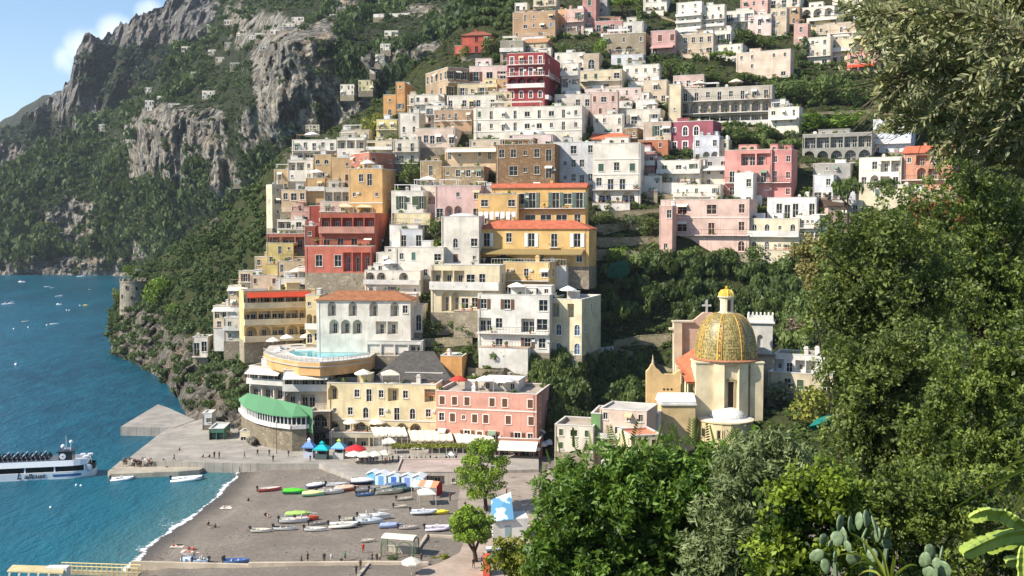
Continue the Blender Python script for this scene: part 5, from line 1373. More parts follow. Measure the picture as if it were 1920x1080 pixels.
T = [ # px, base row, width, height, kind, leaves, label
 (1168,34,62,42,'umbrella',L_BRT,'bright green spreading pine at the top edge beside the slim cypress'),
 (1200,64,15,64,'cypress',L_DARK,'slim dark cypress between the bright pine and the brown retaining wall'),
 (1062,108,44,32,'round',L_DARK,'dark round tree right of the small gabled tan roofed house'),
 (1094,104,42,30,'round',L_OLV,'grey green tree between a dark round tree and a light green one near the top'),
 (1124,108,36,42,'round',L_BRT,'light green tree at the left end of the olive house with large arches'),
 (1256,146,48,46,'round',L_DARK,'dark tree standing right of the long white house with the curved end stair'),
 (1292,152,56,42,'round',L_MID,'broad tree under the long cream house with four dark windows'),
 (1352,124,54,32,'umbrella',L_BRT,'light green flat topped tree left of the villa with the red parasol terrace'),
 (1330,158,64,30,'round',L_DARK,'low dark tree above the left half of the arcaded hotel'),
 (1390,158,60,26,'round',L_DARK,'low dark tree above the right half of the arcaded hotel'),
 (1400,86,56,34,'round',L_DARK,'dark tree under the white house with the row of dark arches'),
 (1436,92,40,28,'round',L_MID,'small tree right of the dark tree under the row of arches'),
 (1226,188,36,28,'round',L_YEL,'yellow green tree above the white cube on the cream roof terrace'),
 (1462,192,62,48,'round',L_DARK,'dark tree just right of the arcaded hotel'),
 (1502,200,66,56,'round',L_MID,'tall tree at the left of the belt under the palms'),
 (1548,196,62,60,'round',L_DARK,'largest dark tree in the belt under the house with the glazed arch'),
 (1592,198,58,54,'round',L_MID,'tree in the belt below the coral pink house with the red awning'),
 (1634,198,52,44,'round',L_DARK,'dark tree left of the orange roofed veranda house behind the olive branch'),
 (1532,246,84,38,'round',L_BRT,'bright green bushy tree above the left half of the vine hung arches'),
 (1588,246,88,44,'round',L_BRT,'largest bright green bushy tree above the right half of the vine hung arches'),
 (1392,270,62,34,'round',L_DARK,'dark tree between the raspberry house and the tall coral house'),
 (1440,262,58,34,'round',L_MID,'tree right of the dark one above the tall coral house'),
 (1360,294,34,24,'round',L_MID,'small tree at the right corner of the raspberry house'),
 (1238,356,32,38,'round',L_MID,'round tree left of the white flat roofed house with three dark windows'),
 (1090,272,36,28,'round',L_MID,'green tree at the right foot of the big white hotel'),
 (920,280,44,30,'round',L_DARK,'dark tree at the left foot of the big white hotel'),
 (742,278,40,30,'umbrella',L_DARK,'small umbrella pine in front of the peach house'),
 (694,262,50,48,'round',L_YEL,'yellow green tree on the rocks left of the lemon yellow house'),
 (672,282,40,34,'round',L_YEL,'lower yellow green tree on the slope left of the small umbrella pine'),
 (714,236,36,28,'round',L_YEL,'small yellow green tree above the lemon yellow house'),
 (772,346,46,54,'round',L_DARK,'dark tree filling the gap left of the square stone tower house'),
 (888,96,40,26,'round',L_DARK,'dark tree in front of the red orange villa'),
 (920,110,50,46,'round',L_DARK,'tall dark tree right of the red orange villa'),
 (868,116,26,34,'round',L_BRT,'light green tree under the coral annex'),
 (820,446,38,44,'round',L_DARK,'dark tree in the gap left of the ribbed vault house'),
 (655,520,56,32,'round',L_BRT,'light green tree in front of the coral winter garden'),
 (600,508,40,28,'round',L_MID,'small tree at the foot of the slim dark red tower'),
 (1134,428,44,40,'round',L_DARK,'dark tree at the upper left of the terraced garden'),
 (1178,436,44,38,'round',L_OLV,'olive tree in the middle of the terraced garden'),
 (1216,440,46,40,'round',L_MID,'green tree at the left foot of the narrow pink side wing'),
 (1232,498,62,48,'round',L_MID,'broad tree below the left corner of the big pink villa'),
 (1150,496,60,40,'round',L_BRT,'light green tree at the bottom of the terraced garden'),
 (1300,500,66,44,'round',L_MID,'tree below the middle of the big pink villa'),
 (1368,504,66,48,'round',L_DARK,'dark tree below the right corner of the big pink villa'),
 (1430,506,66,50,'round',L_MID,'tree under the cream house with tall arched windows'),
 (1492,506,70,60,'round',L_DARK,'dark tree under the modern white house'),
 (1590,442,60,122,'umbrella',L_DARK,'tall slim umbrella pine left of the white house with round corner arches'),
 (1654,392,60,66,'umbrella',L_DARK,'shorter umbrella pine in front of the white house with round corner arches'),
 (1508,120,16,52,'cypress',L_OLV,'thin cypress at the left of the pale house with palms'),
 (244,524,34,34,'round',L_BRT,'bright green tree behind the round stone tower'),
 (304,572,64,58,'round',L_BRT,'bright green tree right of the round stone tower'),
 (326,598,54,36,'round',L_BRT,'lower bright green tree on the path right of the round stone tower'),
 (218,570,22,40,'round',L_YEL,'small yellow green tree on the left edge of the headland below the tower'),
 (500,634,56,34,'round',L_BRT,'bright green tree between the cliff terrace and the red awning hotel'),
 (445,662,46,44,'round',L_DARK,'dark round tree on the terrace above the cliff ivy'),
 (470,690,40,50,'round',L_YEL,'yellow green climbing tree left of the pool terrace'),
 (812,632,46,44,'round',L_MID,'left one of the two garden trees right of the brown tiled villa'),
 (862,636,60,50,'round',L_MID,'right one of the two garden trees beside the brown tiled villa'),
 (660,552,40,24,'round',L_OLV,'olive tree on the terrace right of the weathered grey roof'),
 (400,470,60,50,'round',L_MAC,'dark evergreen on the headland ridge below the yellow rock ledge'),
 (455,545,50,50,'round',L_MAC,'evergreen above the small cream house with the sloped canopy'),
 (370,560,60,46,'round',L_MAC,'evergreen in the middle of the headland slope'),
 (1500,640,70,54,'round',leafmat('#6b5a4e', '#a07f72', .2),'leafless reddish tree right of the bell tower'),
 (1456,760,70,56,'round',L_OLV,'grey green olive tree beside the church drum on the right'),
 (1520,800,90,80,'round',L_YEL,'yellow green tree in front of the terraces right of the church'),
]
for i, a in enumerate(T): tree(*a, seed=i % 3, n=760 if a[2] > 55 else 520, leaf=.04)
def lattice_tile(c1, c2, c3, sc, rough=.3):
 t = NT('majolica_tile'); v = t.node('ShaderNodeTexCoord').outputs['UV']
 vo = t.node('ShaderNodeTexVoronoi', distance='MANHATTAN'); vo.inputs['Randomness'].default_value = 0
 t.put(vo.inputs['Vector'], t.mapping(v, (sc[0], sc[1], 1), rot=(0, 0, 0))); vo.inputs['Scale'].default_value = 1
 vc = t.node('ShaderNodeTexVoronoi'); vc.inputs['Randomness'].default_value = .25
 t.put(vc.inputs['Vector'], t.mapping(v, (sc[0]*2, sc[1]*2, 1))); vc.inputs['Scale'].default_value = 1
 g = t.node('ShaderNodeSeparateColor'); t.l.new(vc.outputs['Color'], g.inputs[0])
 col = t.mix(t.mrange(vo.outputs['Distance'], .18, .5), lin(c1), lin(c2))
 col = t.mix(t.mrange(g.outputs[0], .45, .8, 0, .9), col, lin(c3))
 n = t.noise(t.coord(), .4, 4, .6)
 col = t.mix(t.mrange(n, .4, .7, 0, .35), col, mul(lin(c2), .5))
 t.bump(vo.outputs['Distance'], .3, .03)
 return t.fin(col, rough, .5)
def set_uv(me, uvs):
 l = me.uv_layers.new(name='UVMap'); a = np.zeros(len(me.loops), np.int32); me.loops.foreach_get('vertex_index', a)
 l.data.foreach_set('uv', np.ascontiguousarray(np.asarray(uvs, np.float32)[a]).ravel())
CY = 224.0
CHP = P(1359, 800, CY)
church = empty('church', CHP, 0, 'church with a big yellow and green majolica dome and a small lantern', 'church')
def L3(px, py, dy=0.0): return P(px, py, CY+dy)-CHP
def zc(py, dy=0.0): return L3(1359, py, dy).z
MCR, MYE, MWH = plaster('#e8d4a4'), plaster('#dfb871'), plaster('#e6e2d8')
sm = CY/FOC
z_base, z_cor, z_top = -14, zc(672), zc(586)
mb = MB(); RD = 6.35
oct_ = [(RD*math.cos(math.pi/8+math.pi/4*i), RD*math.sin(math.pi/8+math.pi/4*i)) for i in range(8)]
for i in range(8):
 a, b = Vector((*oct_[i], 0)), Vector((*oct_[(i+1)%8], 0)); u = (b-a).normalized(); nrm = Vector((u.y, -u.x, 0)); Wd = (b-a).length
 ops = [(Wd/2-.62, Wd/2+.62, zc(758), zc(708), False, .5, False)] if i % 2 == 1 or i in (4,) else []
 wall_face(mb, Wd, [(z_base, z_cor, ops)], lambda s_, d_, z_: tuple(a+u*s_-nrm*d_+Vector((0, 0, z_))))
mb.obj('drum', MCR, church)
for i in range(8):
 p = Vector((*oct_[i], 0)); q = p.normalized()
 mb = MB(); ang = math.atan2(p.y, p.x)
 c, s = math.cos(ang), math.sin(ang)
 f = lambda x, y: (p.x+x*c-y*s, p.y+x*s+y*c)
 mb.prism([f(-.8, -1.1), f(.3, -1.1), f(.3, 1.1), f(-.8, 1.1)], z_base, z_cor-.02)
 mb.obj('pilaster', MCR, church)
for (xa, xb, yy) in ((1297, 1338, -5.2), (1397, 1421, -5.0)):
 mb = MB(); mb.box(L3(xa, 700).x, L3(xb, 700).x, yy, 1, z_base, z_cor-.35); mb.box(L3(xa, 700).x-.2, L3(xb, 700).x+.2, yy-.2, 1, z_cor-.347, z_cor-.1); mb.obj('buttress', MCR, church)
for i in (1, 3, 4, 5, 7):
 a, b = Vector((*oct_[i], 0)), Vector((*oct_[(i+1)%8], 0)); u = (b-a).normalized(); m = (a+b)/2; nrm = Vector((u.y, -u.x, 0))
 rz = math.atan2(u.y, u.x)
 z0, z1 = zc(758), zc(708); h = z1-z0
 mb = MB()
 for sg in (-1, 1): mb.box(sg*.62-(.28 if sg < 0 else 0), sg*.62+(.28 if sg > 0 else 0), -.12, .04, 0, h)
 mb.box(-1.0, 1.0, -.16, .04, h+.003, h+.22); mb.box(-1.05, 1.05, -.2, .03, -.2, -.003)
 mb.poly([(-1.15,-.2,h+.35), (1.15,-.2,h+.35), (0,-.2,h+.95)]); mb.poly([(-1.15,.0,h+.35), (0,0,h+.95), (1.15,0,h+.35)])
 mb.poly([(-1.15,-.2,h+.35), (0,-.2,h+.95), (0,0,h+.95), (-1.15,0,h+.35)]); mb.poly([(1.15,-.2,h+.35), (1.15,0,h+.35), (0,0,h+.95), (0,-.2,h+.95)])
 w = mb.obj('window', plaster('#bfa878'), church, (m.x, m.y, z0), rz)
 mb = MB(); mb.poly([(-.62,.42,0), (.62,.42,0), (.62,.42,h), (-.62,.42,h)])
 mb.obj('pane', glass('#4a3c30'), w)
mb = MB(); mb.lathe([(RD-.3, z_cor-.9), (RD+.05, z_cor-.9), (RD+.1, z_cor-.5), (RD+.45, z_cor-.3), (RD+.5, z_cor-.02), (RD-.4, z_cor-.02)], 32)
mb.obj('cornice', plaster('#cdb88e'), church)
mb = MB(); mb.lathe([(7.15, z_cor+.0), (7.2, z_cor+.1), (6.2, z_cor+.5), (5.9, z_cor+.5)], 48)
mb.obj('tile_skirt', roof_tile('#c07a4c'), church)
def dome_r(a): return 1.5+4.95*math.cos(a)**.86
hd = z_top-z_cor-.3
NA = 26
for seg in range(8):
 A0 = math.pi/4*seg+math.pi/8
 vs, uv, fs = [], [], []
 for i in range(NA+1):
  a = i/NA*math.pi/2*.985
  for j in range(7):
   t_ = A0+math.pi/4*j/6
   vs.append((dome_r(a)*math.cos(t_), dome_r(a)*math.sin(t_), z_cor+.3+hd*math.sin(a)))
   uv.append((t_*14, a*15))
 for i in range(NA):
  for j in range(6):
   k = i*7+j; fs.append((k, k+1, k+8, k+7))
 me = np_mesh('dome_panel', np.array(vs), np.array(fs), lattice_tile('#a68c48', '#6c6438', '#b8a468', (.95, .95), .45), smooth=True); set_uv(me, uv)
 link('dome_panel', me, church)
 vs, uv, fs = [], [], []
 for i in range(NA+1):
  a = i/NA*math.pi/2*.985; hw = .56*(.35+.65*math.cos(a))
  R_ = dome_r(a)+.10
  for x in (-1, -.99, -.62, .62, .99, 1):
   t_ = A0+x*hw/max(R_, .5); rr = R_-.12 if abs(x) == 1 else R_+(.03 if abs(x) > .9 else 0)
   vs.append((rr*math.cos(t_), rr*math.sin(t_), z_cor+.32+hd*math.sin(a))); uv.append((x*1.2, a*9))
 for i in range(NA):
  for j in range(5):
   k = i*6+j; fs.append((k, k+1, k+7, k+6))
 me = np_mesh('dome_rib', np.array(vs), np.array(fs), [lattice_tile('#d8b65a', '#5c4232', '#b98a3c', (.85, 1.0)), flat('#c8a548', .4)])
 mi = [1 if j in (1, 3) else 0 for i in range(NA) for j in range(5)]
 me.polygons.foreach_set('material_index', mi); set_uv(me, uv)
 link('dome_rib', me, church)
zl0, zl1, zl2 = z_top-.15, zc(557), zc(541)
mb = MB(); mb.lathe([(1.95, zl0-.3), (1.95, zl0+.1), (1.6, zl0+.25)], 16); mb.lathe([(1.52, zl0), (1.52, zl1-.1), (1.85, zl1), (1.85, zl1+.25), (1.4, zl1+.3)], 16)
lan = mb.obj('lantern', plaster('#e2d2a6'), church)
for k in range(4):
 a = -math.pi/2+k*math.pi/2+.15
 mb = MB(); mb.box(-.36, .36, -.06, .03, .5, zl1-zl0-.5)
 mb.obj('lantern_window', glass('#3a3430'), lan, (1.53*math.cos(a), 1.53*math.sin(a), zl0), a+math.pi/2)
mb = MB(); mb.lathe([(1.65, zl1+.3), (1.5, zl1+.9), (1.0, zl1+1.5), (.45, zl2-.1), (.3, zl2)], 12); mb.lathe([(.0, zl2-.1), (.3, zl2+.1), (.3, zl2+.4), (.0, zl2+.55)], 10)
mb.obj('lantern_cap', flat('#cfa63a', .35), lan)
mb = MB()
for k in range(8):
 a = k*math.pi/4; c, s = math.cos(a), math.sin(a)
 mb.tube([(1.66*c,1.66*s,zl1+.32), (1.52*c,1.52*s,zl1+.92), (1.02*c,1.02*s,zl1+1.55)], .1, 5)
mb.obj('cap_rib', flat('#e6cf7c', .4), lan)
def plate(name, px_list, dy, th, mat, parent=church):
 mb = MB(); pts = [L3(x, y, dy) for x, y in px_list]; n = len(pts)
 fr = [(p.x, p.y, p.z) for p in pts]; bk = [(p.x, p.y+th, p.z) for p in pts]
 mb.poly(fr); mb.poly(bk[::-1])
 for i in range(n): mb.poly([fr[i], bk[i], bk[(i+1)%n], fr[(i+1)%n]])
 return mb.obj(name, mat, parent)
plate('transept_gable', [(1266,720),(1400,720),(1400,606),(1372,603),(1356,598),(1344,590),(1336,586),(1320,586),(1312,592),(1302,600),(1288,603),(1266,604)], 7, 1.4, plaster('#d3a88c'))
plate('corner_pier', [(1264,720),(1279,720),(1279,606),(1264,606)], 6.2, 2.4, plaster('#dcc09a'))
mb = MB(); p = L3(1266, 604, 6.6); q = L3(1330, 604, 6.6)
mb.box(p.x-.5, p.x+4, p.y-.3, p.y+2.2, p.z-.05, p.z+.25); mb.box(p.x-1.2, p.x+.8, p.y-.2, p.y+1.6, p.z-1.7, p.z-1.3)
mb.obj('gable_cornice', plaster('#d9c6a4'), church)
p = L3(1325, 588, 7.6); h = L3(1325, 562, 7.6).z-p.z
mb = MB(); mb.box(-.2, .2, -.2, .2, -.3, h); mb.box(-.95, .95, -.17, .17, h*.52, h*.52+.42); mb.box(-.45, .45, -.35, .35, -.4, .05)
for sx in (-.95, .95): mb.lathe([(0, -.3), (.3, 0), (0, .3)], 6, sx, 0)
mb.obj('stone_cross', plaster('#cfcac0'), church, p)
mb = MB(); a, b, c, d = L3(1267, 674, 5.5), L3(1304, 652, 5.5), L3(1304, 716, -4.5), L3(1287, 716, -4.5)
mb.poly([a, d, c, b]); mb.poly([p_-Vector((0, 0, .3)) for p_ in (a, b, c, d)]); mb.poly([a, a-Vector((0, 0, .3)), d-Vector((0, 0, .3)), d])
mb.obj('nave_roof', roof_tile('#d9703c'), church)
mb = MB(); a, d = L3(1266, 680, 5.5), L3(1288, 722, -4.5)
for k in range(5):
 t0, t1 = k/5, (k+.55)/5
 for (s0, s1, off_) in ((t0, t1, .0), (t1, (k+1)/5, .25)):
  A, B = a.lerp(d, s0), a.lerp(d, s1)
  mb.poly([(A.x+off_, A.y, -14), (B.x+off_, B.y, -14), (B.x+off_, B.y, B.z), (A.x+off_, A.y, A.z)])
  mb.poly([(A.x+off_, A.y, -14), (A.x+off_, A.y, A.z), (A.x+off_+.3, A.y+.02, A.z), (A.x+off_+.3, A.y+.02, -14)])
mb.obj('nave_wall', plaster('#e3d3a4'), church)
plate('facade', [(1212,850),(1276,850),(1276,694),(1270,697),(1264,702),(1243,702),(1238,697),(1236,694),(1230,690),(1226,683),(1222,683),(1219,689),(1216,693),(1212,697)], -2, 1.3, plaster('#dcb36c'))
mb = MB(); p = L3(1224, 684, -1.4); mb.tube([(p.x,p.y,p.z-.2), (p.x,p.y,p.z+.5), (p.x,p.y,p.z+2.1)], [.32, .22, .05], 8); mb.lathe([(0, p.z+.55), (.3, p.z+.75), (0, p.z+1.0)], 8, p.x, p.y)
mb.obj('facade_finial', plaster('#cbb588'), church)
for k in range(3):
 p = L3(1245+7*k, 730, -2.06); mb = MB(); mb.lathe([(0, 0), (.24, 0)], 10)
 o = mb.obj('round_vent', glass('#2c241a'), church, p); o.rotation_euler = (math.pi/2, 0, 0)
z0, z1 = -14, zc(760, -9)
xl, xr = L3(1240, 760, -9).x, L3(1304, 760, -9).x
mb = MB(); mb.box(xl, xr, -9, -2.2, z0, z1); sac = mb.obj('sacristy', plaster('#e4c27e'), church)
mb = MB(); zt_ = zc(732, -4)
mb.box(xl-.25, xr+.25, -9.3, -2.0, z1+.003, z1+.35)
for i in range(8):
 t0, t1 = i/8, (i+1)/8; f = lambda t_: (z1+.35+(zt_-z1)*.75*math.sin(math.pi*(.08+.84*t_)))
 mb.poly([(xl-.1,-9.2+7*t0,f(t0)), (xr+.1,-9.2+7*t0,f(t0)), (xr+.1,-9.2+7*t1,f(t1)), (xl-.1,-9.2+7*t1,f(t1))])
 mb.poly([(xl-.1,-9.2+7*t0,z1+.3), (xl-.1,-9.2+7*t0,f(t0)), (xl-.1,-9.2+7*t1,f(t1)), (xl-.1,-9.2+7*t1,z1+.3)])
mb.poly([(xl-.1,-9.2,z1+.3), (xr+.1,-9.2,z1+.3), (xr+.1,-9.2,f(0)), (xl-.1,-9.2,f(0))])
mb.obj('sacristy_roof', MWH, sac)
pc = L3(1362, 790, -7.5)
mb = MB(); za = zc(787, -8)
mb.lathe([(5.6, -14), (5.6, za-.3), (5.85, za-.2), (5.85, za), (5.2, za)], 10, pc.x, -6.5, math.pi*.98, math.pi*2.02)
aps = mb.obj('apse', plaster('#dfc88c'), church)
for k in range(4):
 a = math.pi*(1.15+.23*k); x, y = pc.x+5.62*math.cos(a)*.985, -6.5+5.62*math.sin(a)*.985
 o = link('window', shared(('fr', 1.2, 1.6, 0, 'ap'), lambda: frame_mesh(1.2, 1.6, False, .1, .2, True).mesh('window', plaster('#d0bd8e'))), aps, (x, y, za-3.2), a+math.pi/2)
 mb = MB(); mb.poly([(-.6,-.03,0), (.6,-.03,0), (.6,-.03,1.6), (-.6,-.03,1.6)]); mb.obj('pane', glass('#3a342a'), o)
mb = MB(); mb.lathe([(3.9, za-.3), (3.9, za+.1)]+[(3.85*math.cos(q), za+.1+2.1*math.sin(q)) for q in np.linspace(0, 1.5, 8)], 24, pc.x+.6, -5.4)
mb.obj('apse_dome', MWH, aps, smooth=False)
mb = MB(); mb.lathe([(5.7, za+.002), (3.6, za+.25)], 14, pc.x, -6.0); mb.obj('apse_roof', plaster('#d9cfc0'), aps)
BY = 234.0
btp = P(1424, 725, BY); bt = empty('bell_tower', btp, R(-14), 'square grey white bell tower with a crenellated top beside the church dome', 'bell tower')
sb = BY/FOC; hz = lambda py: P(1424, py, BY).z-btp.z
hw = 24*sb
def tower_stage(z0, z1, hw, arch, mat, nm):
 mb = MB()
 for (u, v) in (((1,0),(0,1)), ((0,1),(-1,0)), ((-1,0),(0,-1)), ((0,-1),(1,0))):
  o0 = (-hw*u[0]-hw*v[0], -hw*u[1]-hw*v[1])
  ops = [(hw-.62, hw+.62, z0+(z1-z0)*.22, z0+(z1-z0)*.62, True, .5, False)] if arch else []
  wall_face(mb, 2*hw, [(z0, z1, ops)], lambda s_, d_, z_: (o0[0]+u[0]*s_+v[0]*d_, o0[1]+u[1]*s_+v[1]*d_, z_))
 mb.poly([(-hw,-hw,z1), (hw,-hw,z1), (hw,hw,z1), (-hw,hw,z1)])
 if arch:
  mb.box(-hw+.55, hw-.55, -hw+.55, hw-.55, z0+.1, z1-.1)
 return mb.obj(nm, mat, bt)
tower_stage(-12, hz(665), hw*1.0, True, plaster('#c5b08e'), 'lower_stage')
mb = MB(); mb.box(-hw-.4, hw+.4, -hw-.4, hw+.4, hz(665)+.003, hz(661)); mb.obj('string_course', plaster('#8d7862'), bt)
tower_stage(hz(661)+.003, hz(604), hw*.95, True, plaster('#d3cfc4'), 'upper_stage')
mb = MB(); mb.box(-hw-.3, hw+.3, -hw-.3, hw+.3, hz(604)+.003, hz(601)); mb.box(-hw, hw, -hw, hw, hz(601)+.002, hz(593)); mb.obj('cornice', plaster('#dedacd'), bt)
for i in range(7):
 for (fx, fy) in ((0, -1), (1, 0), (-1, 0), (0, 1)):
  t_ = -hw+.25+(2*hw-.5)*i/6
  mb = MB(); mb.box(-.17, .17, -.17, .17, hz(593)+.002, hz(588)); mb.poly([(-.17,-.17,hz(588)), (.17,-.17,hz(588)), (0,0,hz(586.5))]); mb.poly([(.17,-.17,hz(588)), (.17,.17,hz(588)), (0,0,hz(586.5))]); mb.poly([(-.17,.17,hz(588)), (-.17,-.17,hz(588)), (0,0,hz(586.5))])
  mb.obj('merlon', plaster('#dedacd'), bt, (t_ if fx == 0 else fx*(hw-.2), t_ if fy == 0 and abs(fx) else fy*(hw-.2), 0))
tp = P(251, 578, 448); s_ = 448/FOC
wt = empty('watchtower', tp, 0, 'round grey stone watchtower on the headland above the sea', 'tower')
ztw = P(251, 526, 448).z-tp.z
mb = MB(); r0 = 24.5*s_
mb.lathe([(r0*1.06, -6), (r0*1.03, 0), (r0*.97, ztw-.8), (r0*1.0, ztw-.7), (r0*1.0, ztw), (r0*.86, ztw), (r0*.86, ztw-1.2), (0, ztw-1.2)], 28)
mb.obj('wall', stone('#9c9483', .9), wt)
for i in range(12):
 a = i*math.pi/6; mb = MB(); mb.box(-.45, .45, -.3, .3, 0, .9); mb.obj('merlon', stone('#9c9483', .9), wt, (r0*.93*math.cos(a), r0*.93*math.sin(a), ztw), a+math.pi/2)
for (a, z) in ((-1.75, ztw*.72), (-1.35, ztw*.35), (-2.2, ztw*.4), (-1.0, ztw*.68)):
 o = link('window', shared(('fr', .8, 1.3, 0, 'wt'), lambda: frame_mesh(.8, 1.3, False, .1, .12, True).mesh('window', plaster('#857c6c'))), wt, (r0*1.015*math.cos(a), r0*1.015*math.sin(a), z), a+math.pi/2)
 mb = MB(); mb.poly([(-.4,-.02,0), (.4,-.02,0), (.4,-.02,1.3), (-.4,-.02,1.3)]); mb.obj('pane', glass(), o)
def concrete(hexc):
 k = ('conc', hexc)
 if k not in _M:
  t = NT('concrete'); c = lin(hexc); v = t.coord('World')
  n, n2 = t.noise(v, .25, 5, .65), t.noise(v, 2.5, 4, .7)
  br = t.node('ShaderNodeTexBrick'); t.put(br.inputs['Vector'], t.mapping(v, (.25, .25, .25))); br.inputs['Mortar Size'].default_value = .012
  br.inputs['Color1'].default_value = (1, 1, 1, 1); br.inputs['Color2'].default_value = (.86, .86, .86, 1); br.inputs['Mortar'].default_value = (.55, .55, .55, 1)
  col = t.mix(t.mrange(n, .3, .7), mul(c, .75), mul(c, 1.12)); col = t.mix(t.mrange(n2, .5, .8, 0, .4), col, mul(c, .6))
  col = t.mix(.8, col, br.outputs['Color'], 'MULTIPLY')
  t.bump(n2, .3, .05); _M[k] = t.fin(col, .9, .25)
 return _M[k]
def platform(name, px, z, z0, mat, kind='structure', label=None, cat=None):
 pts = [tuple(PZ(x, y, z)[:2]) for x, y in px]
 mb = MB(); mb.prism(pts, z0, z)
 o = mb.obj(name, mat)
 return tag(o, label, cat, None, kind)
Q = 2.2
platform('quay', [(236,863),(297,815),(318,802),(368,788),(398,782),(440,800),(470,812),(540,832),(700,836),(1010,836),(1010,880),(868,884),(742,884),(712,896),(660,894),(598,869),(545,869),(480,869),(392,867)], Q, -3, concrete('#a8a196'))
platform('pier', [(226,800),(296,758),(314,764),(366,787),(326,802)], Q+.1, -3, concrete('#a39d94'), label='flat grey stone pier reaching into the sea under the cliff', cat='pier', kind=None)
platform('landing_step', [(202,884),(226,864),(238,866.5),(394,869),(374,881),(334,884),(206,889)], 1.0, -3, concrete('#b5ab98'), label='low stone landing along the quay edge where the crowd waits', cat='landing', kind=None)
def low_wall(label, px, z0, h, w, mat, name='low_wall', cat='wall', beach=True):
 """a wall of even height and thickness along a line of pixels"""
 pts = [(G(x, y) if beach else PZ(x, y, z0)) for x, y in px]
 mb = MB()
 for a, b in zip(pts, pts[1:]):
  d = (b-a); d.z = 0; d.normalize(); n = Vector((-d.y, d.x, 0))*w/2
  base = min(a.z, b.z)-.6
  q = [a-n-d*w/2, b-n+d*w/2, b+n+d*w/2, a+n-d*w/2]
  mb.prism([(p.x, p.y) for p in q], base, max(a.z, b.z)+h)
 return tag(mb.obj(name, mat), label, cat)
MST = stone('#9b8e7a', 1.2)
low_wall('long low stone kerb wall crossing the beach at the bottom', [(250,1069),(470,1063),(690,1058),(800,1059)], 0, .45, .6, plaster('#c9b79b'))
low_wall('pale kerb around the sand rectangle beside the lower beach pine', [(784,1030),(800,1006),(872,1009)], 0, .35, .5, plaster('#c2b199'))
low_wall('short kerb running down from the long wall at the bottom', [(690,1060),(672,1082)], 0, .3, .5, plaster('#bcae98'))
o = MB(); pts = [PZ(x, y, 1.62) for x, y in [(756,1110),(790,1066),(822,1056),(862,1036),(872,1012),(905,1000),(1010,960),(1010,1110)]]
o.prism([(p.x, p.y) for p in pts], .4, 1.62); tag(o.obj('pavement', concrete('#b3a08f')), kind='structure')
o = MB(); pts = [PZ(x, y, 1.55) for x, y in [(866,1010),(858,940),(866,900),(880,882),(1100,880),(1100,1010)]]
o.prism([(p.x, p.y) for p in pts], .4, 1.55); tag(o.obj('promenade', concrete('#a3978a')), kind='structure')
jp = PZ(70, 1090, 0)
jt = empty('jetty', (jp.x, jp.y, 0), 0, 'covered landing stage with a long pale yellow roof at the lower left corner', 'jetty')
mb = MB(); P_ = [PZ(x, y, 3.0)-jp for x, y in [(13,1070),(24,1059),(102,1061),(121,1064),(118,1074)]]
mb.prism([(p.x, p.y) for p in P_], 2.8, 3.0); mb.obj('roof', plaster('#d9c384'), jt)
for x in (18, 36, 54, 72, 92, 114):
 p = PZ(x, 1072 if x < 30 else 1073, 3.0)-jp; mb = MB(); mb.box(p.x-.14, p.x+.14, p.y-.14, p.y+.14, -2.5, 2.8); mb.obj('post', flat('#d6d0c0'), jt)
mb = MB(); a, b = PZ(112, 1070, 1.4)-jp, PZ(262, 1075, 1.4)-jp
mb.prism([(a.x,a.y-.8), (b.x,b.y-.8), (b.x,b.y+.8), (a.x,a.y+.8)], 1.1, 1.4); mb.obj('gangway', concrete('#b5a988'), jt)
mb = MB(); d = b-a; n_ = 16
for i in range(n_+1):
 p = a+d*i/n_
 for o_ in (-.75, .75): mb.box(p.x-.05, p.x+.05, p.y+o_-.05, p.y+o_+.05, 1.4, 2.4)
mb.obj('railing_posts', flat('#c9b27a'), jt)
mb = MB()
for o_ in (-.75, .75): mb.tube([(a.x,a.y+o_,2.42), (b.x,b.y+o_,2.42)], .09, 5)
mb.obj('handrail', flat('#dcc88e'), jt)
mb = MB(); p = PZ(108, 1066, 3.0)-jp; mb.box(p.x-1.6, p.x+1.6, p.y-.6, p.y+.8, .4, 3.3); mb.obj('ticket_cabin', plaster('#d8d4c8'), jt)
zt = P(600, 674, 258).z
front = [(494,660),(508,667),(530,672),(560,677),(600,679),(640,676),(694,669)]
back = [(720,650),(650,646),(560,644),(505,648)]
fp = [PZ(x, y, zt) for x, y in front]; bp = [PZ(x, y, zt) for x, y in back]
c0 = fp[4].copy(); pt = empty('pool_terrace', c0, 0, 'curved orange pool terrace of the hotel above the green roofed restaurant', 'terrace')
loc = lambda ps: [(p.x-c0.x, p.y-c0.y) for p in ps]
mb = MB(); mb.prism(loc(fp+bp), -3.4, -.25); mb.obj('wall', plaster('#dca458'), pt)
mb = MB(); mb.prism(loc(fp+bp), -.247, 0); mb.obj('deck', concrete('#c9c4ba'), pt)
mb = MB()
for a, b in zip(loc(fp), loc(fp)[1:]):
 d = Vector((b[0]-a[0], b[1]-a[1], 0)); L_ = d.length; d.normalize(); n = Vector((d.y, -d.x, 0))
 q = [Vector((*a, 0))+n*.0, Vector((*b, 0)), Vector((*b, 0))+n*.35, Vector((*a, 0))+n*.35]
 mb.prism([(p.x, p.y) for p in q], -1.3, -1.05)
 m = max(2, int(L_/1.2))
 for k in range(m):
  p = Vector((*a, 0)).lerp(Vector((*b, 0)), (k+.5)/m); mb.box(p.x-.05, p.x+.05, p.y-.06, p.y+.06, .0, 1.0)
mb.obj('railing', flat('#b9b2a4'), pt)
mb = MB()
for a, b in zip(loc(fp), loc(fp)[1:]): mb.tube([(*a, 1.02), (*b, 1.02)], .06, 5)
mb.obj('handrail', flat('#c9c4ba'), pt)
